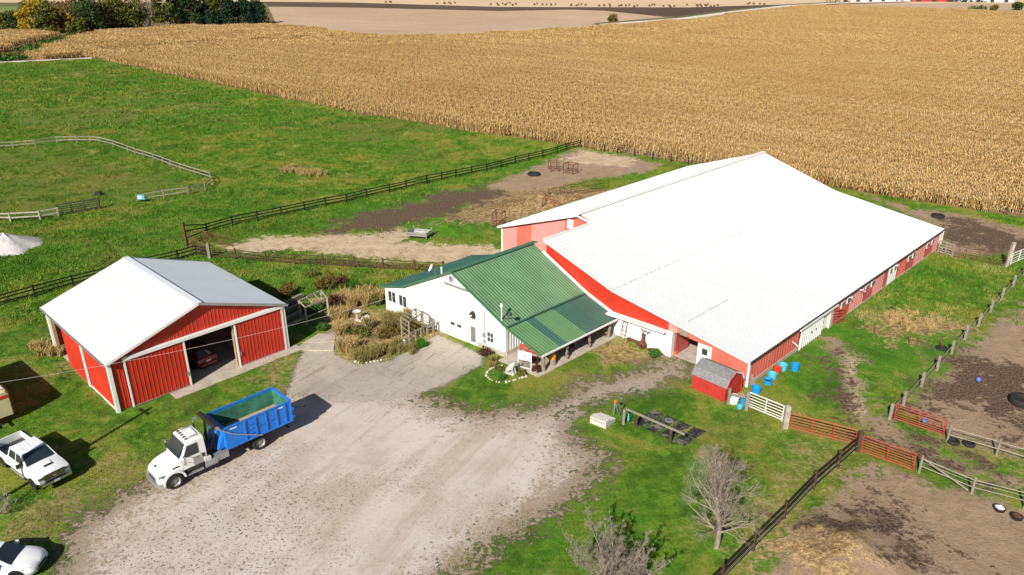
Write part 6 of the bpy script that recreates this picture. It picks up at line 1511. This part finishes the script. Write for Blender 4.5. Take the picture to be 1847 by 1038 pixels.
# red corral by the barn's left wall with straw heap
for i, (a, b, l) in enumerate((((978, 382), (990, 362), 'red corral panel standing end-on by the straw heap'), ((990, 362), (1030, 352), 'red corral panel behind the straw heap, left half'), ((1030, 352), (1090, 344), 'red corral panel behind the straw heap, right half'), ((985, 374), (1010, 382), 'red corral panel in front of the straw heap'))):
    pipe_gate('corral_panel', l, a, b, M['rust'] if i in (0, 1, 2) else M['red_door'], 1.5, 5, 3)
def heap(name, label, a, rx, ry, h, mat, cat, seed=1, rz=0):
    o = thing(name, label, cat, G(*a), rz); r = random.Random(seed); m = MB(); n, k = 26, 9; vs = [(0, 0, h)]; fs = []
    for j in range(1, k + 1):
        t = j / k
        for i in range(n):
            a_ = 6.283 * i / n; rad_ = t * (1 + .12 * math.sin(3 * a_ + seed) + .08 * math.sin(7 * a_) * t + r.gauss(0, .02))
            z = h * (1 - t) ** 1.15 * (1 + r.gauss(0, .05)) - (.05 if j == k else 0); vs.append((rx * rad_ * math.cos(a_), ry * rad_ * math.sin(a_), z))
    for i in range(n): fs.append((0, 1 + i, 1 + (i + 1) % n))
    for j in range(k - 1):
        for i in range(n): fs.append((1 + j * n + i, 1 + (j + 1) * n + i, 1 + (j + 1) * n + (i + 1) % n, 1 + j * n + (i + 1) % n))
    m.add(vs, fs); m.build('heap', mat, o, 80); return o
heap('straw_heap', 'golden straw heap inside the red corral', (1035, 366), 3.4, 2.6, 1.3, M['straw_mat'], 'straw', 3)
heap('straw_heap', 'low straw and manure heap left of the red corral', (940, 372), 4.5, 3.5, .9, M['straw_mat'], 'straw', 4)
t_ = NT('pale_gravel'); po = t_.pos(); n_ = t_.noise(po, 3, 5, .8); t_.bump(n_, .5, .1); M['gravel_pile'] = t_.set(t_.mix(t_.ramp(n_, .3, .7), (.42, .4, .4), (.62, .6, .59)), .95, 0, .1)
heap('gravel_pile', 'pale grey gravel pile on the grass at the left edge', (12, 446), 3.9, 3.2, 1.75, M['gravel_pile'], 'gravel', 5)
# ------------------------------------------------------------------ trees and plants
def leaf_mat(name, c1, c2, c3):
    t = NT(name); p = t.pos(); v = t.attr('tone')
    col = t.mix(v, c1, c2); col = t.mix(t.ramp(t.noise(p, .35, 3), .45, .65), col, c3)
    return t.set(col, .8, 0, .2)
M['bark'] = wood('grey_bark', (.25, .21, .175), (.46, .4, .34)); M['bark_pale'] = wood('pale_bark', (.2, .17, .135), (.36, .31, .26))
M['lf_green'] = leaf_mat('green_leaves', (.02, .045, .012), (.05, .085, .02), (.035, .065, .015))
M['lf_dark'] = leaf_mat('dark_conifer', (.008, .025, .012), (.022, .05, .022), (.014, .036, .018))
M['lf_olive'] = leaf_mat('yellow_green_leaves', (.06, .075, .012), (.15, .15, .025), (.09, .11, .02))
M['lf_yellow'] = leaf_mat('yellow_leaves', (.2, .14, .012), (.4, .27, .025), (.28, .21, .02))
M['lf_tan'] = leaf_mat('brown_leaves', (.1, .06, .025), (.2, .13, .05), (.13, .09, .03))
M['lf_purple'] = leaf_mat('bare_twigs', (.11, .085, .075), (.2, .16, .14), (.15, .12, .11))
M['lf_bush'] = leaf_mat('autumn_bush', (.06, .05, .012), (.17, .12, .02), (.12, .075, .02))
M['lf_red'] = leaf_mat('dark_red_bush', (.05, .02, .012), (.12, .05, .025), (.08, .03, .015))
M['lf_lush'] = leaf_mat('lush_leaves', (.025, .085, .01), (.07, .16, .02), (.04, .12, .015))
def leaf_mesh(name, mat, blobs, n, size, seed, par, pitch=1.0):
    """leaf-sized faces in clumps: blobs of (x, y, z, rx, rz)"""
    r = np.random.default_rng(seed); wts = np.array([b[3] ** 2 * b[4] for b in blobs]); wts /= wts.sum()
    bi = r.choice(len(blobs), n, p=wts); B = np.array(blobs)[bi]
    d = r.normal(size=(n, 3)); d /= np.linalg.norm(d, axis=1)[:, None]; rad_ = (.45 + .6 * r.random(n) ** .6)[:, None]
    C = B[:, :3] + d * rad_ * B[:, [3, 3, 4]]
    a = r.normal(size=(n, 3)); a /= np.linalg.norm(a, axis=1)[:, None]; b = np.cross(a, r.normal(size=(n, 3))); b /= np.linalg.norm(b, axis=1)[:, None]
    s = (size * r.uniform(.5, 1.3, n))[:, None]
    V = np.stack([C - a * s, C + b * s * .6, C + a * s, C - b * s * .6], 1).reshape(-1, 3); V[:, 2] = np.maximum(V[:, 2], .03)
    me = bpy.data.meshes.new(name); me.from_pydata(V.tolist(), [], np.arange(4 * n).reshape(n, 4).tolist())
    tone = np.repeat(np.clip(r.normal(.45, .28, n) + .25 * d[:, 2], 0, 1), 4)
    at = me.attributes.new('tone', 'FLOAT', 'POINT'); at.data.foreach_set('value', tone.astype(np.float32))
    me.materials.append(mat); o = bpy.data.objects.new(name, me); COL.objects.link(o)
    if par: o.parent = par
    return o
def leafy_tree(label, a, h, wd, mat, seed, name='field_tree', group='trees of the far windbreak', n=1500, z=-.6, conifer=False, size=None):
    p = G(*a, z); o = thing(name, label, 'tree', p, 0, group); r = random.Random(seed)
    m = MB(); m.tube([(0, 0, -.2), (r.gauss(0, .1), r.gauss(0, .1), h * .35), (r.gauss(0, .3), r.gauss(0, .3), h * .7)], [h * .03, h * .022, h * .008], 7)
    for k in range(5):
        a_ = r.uniform(0, 6.28); z0 = h * r.uniform(.2, .5); m.tube([(0, 0, z0), (math.cos(a_) * wd * .3, math.sin(a_) * wd * .3, z0 + h * .25)], [h * .012, h * .004], 5, False)
    m.build('trunk', M['bark'], o)
    bl = []
    nb = 34
    for k in range(nb):
        f = r.random(); a_ = r.uniform(0, 6.28)
        if conifer: zz = h * (.05 + .87 * f); rr_ = wd * .5 * (1.05 - f) * r.uniform(.5, 1)
        else: zz = h * (.08 + .8 * f); rr_ = wd * .5 * math.sqrt(max(.05, 1 - ((f - .38) / .72) ** 2)) * r.uniform(.35, .95)
        s = wd * r.uniform(.13, .24); bl.append((rr_ * math.cos(a_), rr_ * math.sin(a_), zz, s, s * .8))
    leaf_mesh('crown', mat, bl, n, size or wd * .045, seed, o)
    return o
L_ = M
TR = [((14, 56), 8, 6, 'lf_olive', 'small yellow-green tree, leftmost of the windbreak'), ((34, 56), 7.5, 6, 'lf_green', 'small green tree, second from left in the windbreak'),
      ((66, 59), 12.5, 10.5, 'lf_yellow', 'bright yellow tree near the left end of the windbreak'), ((88, 60), 11, 8, 'lf_olive', 'yellow-green tree touching the bright yellow tree'), ((104, 59), 9.5, 7.5, 'lf_bush', 'dull brown-green tree right of the yellow trees'),
      ((124, 58), 7, 5, 'lf_yellow', 'small yellow shrub tree in the gap of the windbreak'), ((140, 61), 5.5, 7, 'lf_olive', 'low olive thicket in front of the windbreak gap'), ((148, 54), 12, 9, 'lf_tan', 'brownish tree behind the tall dark tree'),
      ((167, 58), 15, 12, 'lf_green', 'tallest dark green tree of the windbreak'), ((195, 55), 8, 8, 'lf_tan', 'brown undergrowth right of the tallest tree'), ((212, 54), 13, 10, 'lf_olive', 'yellow-green tree in mid windbreak, left of a twin'), ((240, 52), 14, 11, 'lf_olive', 'yellow-green twin tree beside the bare grey tree'),
      ((272, 51), 13, 9, 'lf_purple', 'bare grey-purple tree in the windbreak'), ((298, 50), 15, 9, 'lf_olive', 'tall yellow-green tree right of the bare one'), ((325, 48.5), 15.5, 10, 'lf_green', 'tall green tree in the right half of the windbreak'), ((350, 47.5), 15.5, 9, 'lf_green', 'second tall green tree in the right half'),
      ((376, 46.5), 14, 10, 'lf_dark', 'dark conifer in the right half of the windbreak'), ((400, 45.5), 15, 10, 'lf_olive', 'yellow-topped tree behind the dark conifers'), ((415, 45.5), 12, 10, 'lf_dark', 'dark conifer below the yellow-topped tree'), ((442, 44), 10.5, 10, 'lf_dark', 'dark pine second from the right end'), ((466, 42.5), 9, 11, 'lf_dark', 'dark spreading pine at the right end of the windbreak')]
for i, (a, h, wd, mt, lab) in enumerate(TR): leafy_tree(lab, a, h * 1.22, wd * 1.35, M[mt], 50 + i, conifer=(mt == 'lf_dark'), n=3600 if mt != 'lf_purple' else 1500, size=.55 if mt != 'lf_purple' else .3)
for i, (x, y, h, w_, mt) in enumerate(((55, 26, 9, 13, 'lf_bush'), (82, 24, 10, 12, 'lf_olive'), (110, 30, 9, 13, 'lf_tan'), (130, 34, 10, 12, 'lf_bush'), (180, 33, 9, 14, 'lf_tan'), (215, 34, 10, 13, 'lf_tan'))):
    leafy_tree('scrubby tree in the row behind the windbreak, %s from left' % ('first', 'second', 'third', 'fourth', 'fifth', 'sixth')[i], (x, y), h, w_, M[mt], 90 + i, group='scrub behind the windbreak', n=1000, size=.6)
for i, (x, y, h, w_, lab) in enumerate(((1765, 23, 3.5, 14, 'dark hedge clump on the far stubble at right'), (1791, 22.5, 5, 6, 'small dark bush just right of the far hedge clump'), (1833, 20, 6, 7, 'dark bush near the far right corner'), (1512, 5, 5, 26, 'far dark shrubs where the road meets the skyline field'), (1735, 4, 6, 20, 'far green shrubs right of the distant farmstead'), (1107, 40.5, 4, 6, 'lone shrub at the start of the white road'), (1760, 3.5, 5, 24, 'farthest brown shrubs along the skyline field'))):
    leafy_tree(lab, (x, y), h, w_, M['lf_bush' if i % 2 else 'lf_green'], 120 + i, 'far_shrub', 'far shrubs', 450, -1.0, size=.7)
# ditch weeds between the two corn blocks
ws = [G(x, y) for x, y in ((10, 106), (30, 98), (50, 90), (75, 82), (95, 74), (120, 66), (140, 64))]
for i, p in enumerate(ws):
    o = thing('ditch_weeds', 'green weed clump in the ditch between the corn blocks, %s from the lane' % ('first', 'second', 'third', 'fourth', 'fifth', 'sixth', 'seventh')[i], 'weeds', (p.x, p.y, -.6), 0, 'weeds in the ditch')
    leaf_mesh('foliage', M['lf_olive' if i % 2 else 'lf_lush'], [(random.Random(i * 9 + k).gauss(0, 4), random.Random(i * 7 + k).gauss(0, 3), .5, 2.0, .7) for k in range(8)], 500, .45, 200 + i, o)
    m = MB(); m.tube([(0, 0, 0), (.2, .1, 1)], .05, 5); m.build('stem', M['bark'], o)

def bare_tree(label, p, h, seed, stems=1, mat=None, r0=.16, name='bare_tree', wide=.42, n1=30, n2=7, n3=6, n4=4):
    """trunk or stems with ascending limbs that split into fine twigs"""
    o = thing(name, label, 'tree', p); r = random.Random(seed); mt = mat or M['bark']
    T_ = MB(); Bm = MB()
    def limb(pos, d, ln, rd, nseg, mesh, sides, up, wob):
        pts = [pos]; rs = [rd]
        for k in range(nseg):
            d = (d + Vector((r.gauss(0, wob), r.gauss(0, wob), r.gauss(0, wob * .7) + up))).normalized()
            pts.append(pts[-1] + d * ln / nseg); rs.append(max(.0035, rd * (1 - .82 * (k + 1) / nseg)))
        mesh.tube(pts, rs, sides, False); return pts, rs
    def branch(pts, rs, f):
        n = len(pts) - 1; i = min(int(f * n), n - 1); q = pts[i].lerp(pts[i + 1], f * n - i); return q, (pts[i + 1] - pts[i]).normalized(), rs[i]
    def fan(base, ang):
        ax_ = base.cross(Vector((r.gauss(0, 1), r.gauss(0, 1), r.gauss(0, 1)))).normalized(); return (base * math.cos(ang) + ax_ * math.sin(ang)).normalized()
    for s in range(stems):
        a_ = 6.283 * s / max(1, stems) + r.uniform(-.3, .3)
        d0 = Vector((.02, 0, 1)) if stems == 1 else Vector((math.cos(a_) * r.uniform(.3, 1.25), math.sin(a_) * r.uniform(.3, 1.25), 1)).normalized()
        H = h if stems == 1 else h * r.uniform(.72, 1.0)
        P0, R0 = limb(Vector((.1 * math.cos(a_) * (stems > 1), .1 * math.sin(a_) * (stems > 1), -.05)), d0, H, r0 if stems == 1 else r0 * r.uniform(.6, 1), 8, T_, 7, .03, .05 if stems == 1 else .09)
        for c in range(n1):
            f = (.15 if stems == 1 else .2) + .83 * (c + r.random()) / n1
            q, base, rr_ = branch(P0, R0, f); az = c * 2.4 + r.gauss(0, .4); el = r.uniform(.25, .8) + .55 * f
            d = Vector((math.cos(az), math.sin(az), 0)) * math.cos(el) + Vector((0, 0, math.sin(el)))
            shape = math.sin(math.pi * min(1, .30 + .70 * f) ** 1.0) * .82 + .24 if stems == 1 else .8 * (1.1 - f)
            P1, R1 = limb(q, d.normalized(), H * wide * shape * r.uniform(.75, 1.15), max(.016, rr_ * .45), 5, Bm, 4, .05, .12)
            for c2 in range(n2):
                q, base, rr_ = branch(P1, R1, r.uniform(.15, 1)); L2 = H * wide * shape * r.uniform(.25, .5)
                P2, R2 = limb(q, fan(base, r.uniform(.4, .95)), L2, max(.007, rr_ * .6), 3, Bm, 3, .05, .15)
                for c3 in range(n3):
                    q, base, rr_ = branch(P2, R2, r.uniform(.1, 1))
                    P3, R3 = limb(q, fan(base, r.uniform(.4, 1.0)), L2 * r.uniform(.35, .7), .0075, 2, Bm, 3, .04, .18)
                    for c4 in range(n4):
                        q, base, rr_ = branch(P3, R3, r.uniform(.2, 1)); limb(q, fan(base, r.uniform(.4, 1.0)), L2 * r.uniform(.15, .35), .0045, 1, Bm, 3, .03, .1)
    T_.build('trunk', mt, o, 60); Bm.build('crown', mt, o, None, recalc=False)
    return o
bare_tree('bare grey tree on the lawn beside the black board fence', G(1292, 988), 6.0, 5, 1, M['bark_pale'], .17, n1=38, n2=7, n3=5, n4=3, wide=.41)
bare_tree('bare many-stemmed tree rising from the bottom edge', G(1104, 1060), 4.7, 12, 14, M['bark_pale'], .06, n1=15, n2=7, n3=5, n4=3, wide=.42)
bare_tree('small grey many-stemmed shrub at the left edge below the pickup', G(6, 925), 1.7, 13, 9, M['bark'], .025, 'bare_shrub', n1=7, n2=4, n3=3, n4=1, wide=.4)

def shrub(label, a, w_, h, mat, seed, n=500, size=.09, name='shrub', group='garden shrubs', z=0):
    o = thing(name, label, 'shrub', G(*a), 0, group); r = random.Random(seed)
    bl = []
    for k in range(9):
        a_ = r.uniform(0, 6.28); d = w_ * .32 * math.sqrt(r.random()); s = w_ * r.uniform(.16, .28); bl.append((d * math.cos(a_), d * math.sin(a_), h * r.uniform(.3, .72), s, h * .28))
    leaf_mesh('foliage', mat, bl, n, size, seed, o)
    m = MB()
    for k in range(5):
        a_ = r.uniform(0, 6.28); m.tube([(0, 0, 0), (math.cos(a_) * w_ * .25, math.sin(a_) * w_ * .25, h * .6)], [.03, .012], 4, False)
    m.build('stem', M['bark'], o); return o
def dry_clump(label, a, w_, h, mat, seed, n=500, wd=.035, name='dry_grass_clump', group='dried grasses in the garden'):
    o = thing(name, label, 'grass', G(*a), 0, group); r = random.Random(seed); vs = []; fs = []; tone = []
    cl = [(r.gauss(0, w_ * .24), r.gauss(0, w_ * .2)) for _ in range(max(3, int(w_ * 4)))]
    for _ in range(n):
        cx_, cy_ = r.choice(cl); b = r.uniform(0, 6.28); hh = h * r.uniform(.5, 1.1); ln = hh * r.uniform(.1, .75); c = r.uniform(0, 6.28)
        x, y = cx_ + r.gauss(0, .1), cy_ + r.gauss(0, .1); ox, oy = math.cos(c) * wd / 2, math.sin(c) * wd / 2; k = len(vs)
        vs += [(x - ox, y - oy, 0), (x + ox, y + oy, 0), (x + math.cos(b) * ln * .5 + ox, y + math.sin(b) * ln * .5 + oy, hh * .75), (x + math.cos(b) * ln * .5 - ox, y + math.sin(b) * ln * .5 - oy, hh * .75), (x + math.cos(b) * ln, y + math.sin(b) * ln, hh * r.uniform(.75, 1.05))]
        fs += [(k, k + 1, k + 2, k + 3), (k + 3, k + 2, k + 4)]; tn = r.random(); tone += [tn * .5, tn * .5, tn, tn, min(1, tn + .2)]
    me = bpy.data.meshes.new('blades'); me.from_pydata(vs, [], fs); at = me.attributes.new('tone', 'FLOAT', 'POINT'); at.data.foreach_set('value', np.asarray(tone, np.float32)); me.materials.append(mat)
    q = bpy.data.objects.new('blades', me); COL.objects.link(q); q.parent = o; return o
D, OL, LU = M['drygrass'], M['olivegrass'], M['lush_blades']
shrub('olive-brown rounded bush on the back lawn behind the garden', (593, 524), 2.6, 1.8, M['lf_bush'], 301, 1300, .1)
shrub('dark reddish bush right of the olive-brown one', (617, 520), 1.7, 1.5, M['lf_red'], 302, 800, .09)
shrub('dark red dried bush inside the pergola end', (607, 556), 2.0, 1.3, M['lf_red'], 303, 900, .09)
shrub('tall olive weeds left of the white stable windows', (678, 551), 2.0, 1.1, M['lf_olive'], 304, 900, .1)
shrub('green vine sprawling through the pergola', (565, 563), 1.9, 1.1, M['lf_lush'], 305, 700, .11)
shrub('green iris clump at the edge of the shed shadow', (583, 596), 1.1, .7, M['lf_lush'], 306, 450, .11)
shrub('weedy brown shrub behind the red shed at its back corner', (520, 535), 2.6, 1.5, M['lf_bush'], 307, 900, .09)
shrub('grey-green leafless bush peeking over the white shed roof', (197, 489), 3.2, 2.6, M['lf_olive'], 308, 700, .09)
shrub('rusty orange bush between the white board and the porch post', (967, 672), 1.0, .7, M['lf_red'], 309, 450, .07)
shrub('brown shrub at the foot of the white stable foundation', (875, 644), 1.3, .9, M['lf_red'], 310, 600, .08)
shrub('yellow-green plant at the foot of the white board', (941, 678), .8, .55, M['lf_olive'], 311, 350, .08)
shrub('low green plant in the front of the statue bed', (905, 684), .9, .35, M['lf_lush'], 312, 350, .07)
shrub('low green plant at the back of the statue bed', (900, 668), .8, .4, M['lf_olive'], 313, 350, .07)
shrub('green bushy plant under the fire bowl at the barn door', (1183, 643), 1.5, .6, M['lf_lush'], 314, 600, .08)
shrub('olive low planting along the front of the garden island', (650, 603), 3.0, .7, M['lf_olive'], 315, 700, .09)
shrub('brown-green low planting before the trellis', (700, 606), 2.6, .7, M['lf_bush'], 316, 700, .09)
shrub('dried plants round the purple globe stake', (560, 500), 1.5, .8, M['lf_olive'], 317, 450, .08)
for i, (a, w_, h, mt, n, lab) in enumerate((
    ((700, 590), 3.0, 1.5, OL, 1600, 'large mound of dried ornamental grass before the stable windows'), ((722, 585), 2.4, 1.4, OL, 1200, 'dried ornamental grass mound against the white stable wall'),
    ((640, 548), 3.6, 1.3, D, 1500, 'tall dried grass bank behind the birdbath'), ((664, 540), 3.4, 1.3, D, 1400, 'dried grass bank left of the stable windows'), ((612, 572), 2.0, 1.1, D, 800, 'dried grass left of the birdbath'),
    ((617, 600), 1.6, 1.2, D, 700, 'upright dried grass tuft on the corner of the garden'), ((622, 636), 2.0, 1.3, D, 900, 'tall dried tuft at the left end of the garden island'), ((650, 644), 2.4, 1.0, OL, 1000, 'dried planting above the row of white stones'), ((676, 641), 2.6, 1.0, OL, 1000, 'dried planting in the middle of the garden island'), ((700, 635), 2.4, .9, OL, 900, 'olive weeds at the right end of the garden island'), ((728, 634), 2.2, .7, OL, 700, 'weedy grass below the garden rail'), ((755, 621), 2.2, .5, LU, 600, 'green grass strip under the garden rail'),
    ((630, 525), 2.6, 1.0, LU, 900, 'green tall grass behind the dried bank'), ((575, 555), 1.8, 1.0, D, 600, 'dried stems inside the pergola'), ((745, 598), 1.6, 1.0, OL, 600, 'dried stems growing through the trellis'),
    ((95, 640), 2.2, .9, D, 900, 'dried grass tuft at the back corner of the red shed'), ((75, 628), 1.8, .7, D, 600, 'second dried tuft by the open bay of the red shed'),
    ((528, 312), 4.5, .9, D, 1500, 'tan dead-grass mound on the pasture, left part'), ((556, 316), 4.5, .9, D, 1500, 'tan dead-grass mound on the pasture, right part'),
    ((845, 215), 5.0, 1.4, OL, 1200, 'yellow grass patch where the corn edge is gapped'),
    ((1110, 632), 2.6, .35, D, 900, 'dried grass patch by the wooden ladder'), ((1655, 585), 5.0, .5, D, 1500, 'tan dead grass in the long pen beside the stable'), ((1620, 570), 3.5, .5, D, 900, 'tan dead grass left part of the long pen'),
    ((890, 655), 1.6, .5, OL, 500, 'grass tufts along the stable foundation'))):
    dry_clump(lab, a, w_, h, mt, 400 + i, n)

# ------------------------------------------------------------------ far things: bales and a distant farmstead
r = random.Random(77)
bm_ = MB(); bm_.lathe([(0, -.6), (.65, -.6), (.7, -.5), (.7, .5), (.65, .6), (0, .6)], 12, (0, 0, .7), 'y'); proto = None
for gx, gy, n in ((706, 2.2, 3), (808, 4.5, 6), (905, 6.4, 6), (925, 5.8, 3), (988, 7.2, 7), (1043, 7.4, 6), (1095, 9, 5), (1135, 9, 6), (1196, 9.2, 7), (1262, 8.5, 5), (1284, 9.3, 6), (1368, 6.2, 5)):
    c = G(gx, gy)
    for k in range(n):
        p = Vector((c.x + (k - n / 2) * 2.6 + r.gauss(0, .8), c.y + r.gauss(0, 8), -1.1))
        if proto is None:
            proto = bm_.build('round_bale', M['lf_tan'], None, 40); o = proto
            tag(o, 'small round bale in the far pale field beyond the ploughed strip', 'bale', 'bales in the far field')
        else: o = proto.copy(); COL.objects.link(o)
        o.location = p; o.rotation_euler = (0, 0, r.uniform(0, 3))
for i, (x, y, L2, hh, mt, lab) in enumerate(((1560, 3.2, 42, 4, 'white_trim', 'long white shed at the left of the distant farmstead'), (1610, 2.8, 34, 4.5, 'grey_siding', 'grey shed in the middle of the distant farmstead'), (1652, 3.0, 30, 6, 'white_trim', 'tall white shed of the distant farmstead'), (1700, 3.2, 52, 5, 'barn_red', 'long red barn of the distant farmstead'), (1778, 4.2, 46, 3.5, 'grey_siding', 'low grey shed at the right of the distant farmstead'))):
    o = thing('far_barn', lab, 'barn', G(x, y, -1.0), rad(-3), 'distant farmstead')
    boxo('wall', M[mt], o, -L2 / 2, L2 / 2, 0, 14, 0, hh)
    m = MB(); m.prism([(-L2 / 2 - .5, -.5, hh), (-L2 / 2 - .5, 14.5, hh), (-L2 / 2 - .5, 7, hh + 3)], (L2 + 1, 0, 0)); m.build('roof', M['grey_siding' if i != 3 else 'white_roof'], o)
    for k in range(4): boxo('door', M['dark_steel'], o, -L2 / 2 + L2 * (k + .3) / 4, -L2 / 2 + L2 * (k + .6) / 4, -.1, 0, 0, hh * .7)
sow_grass()
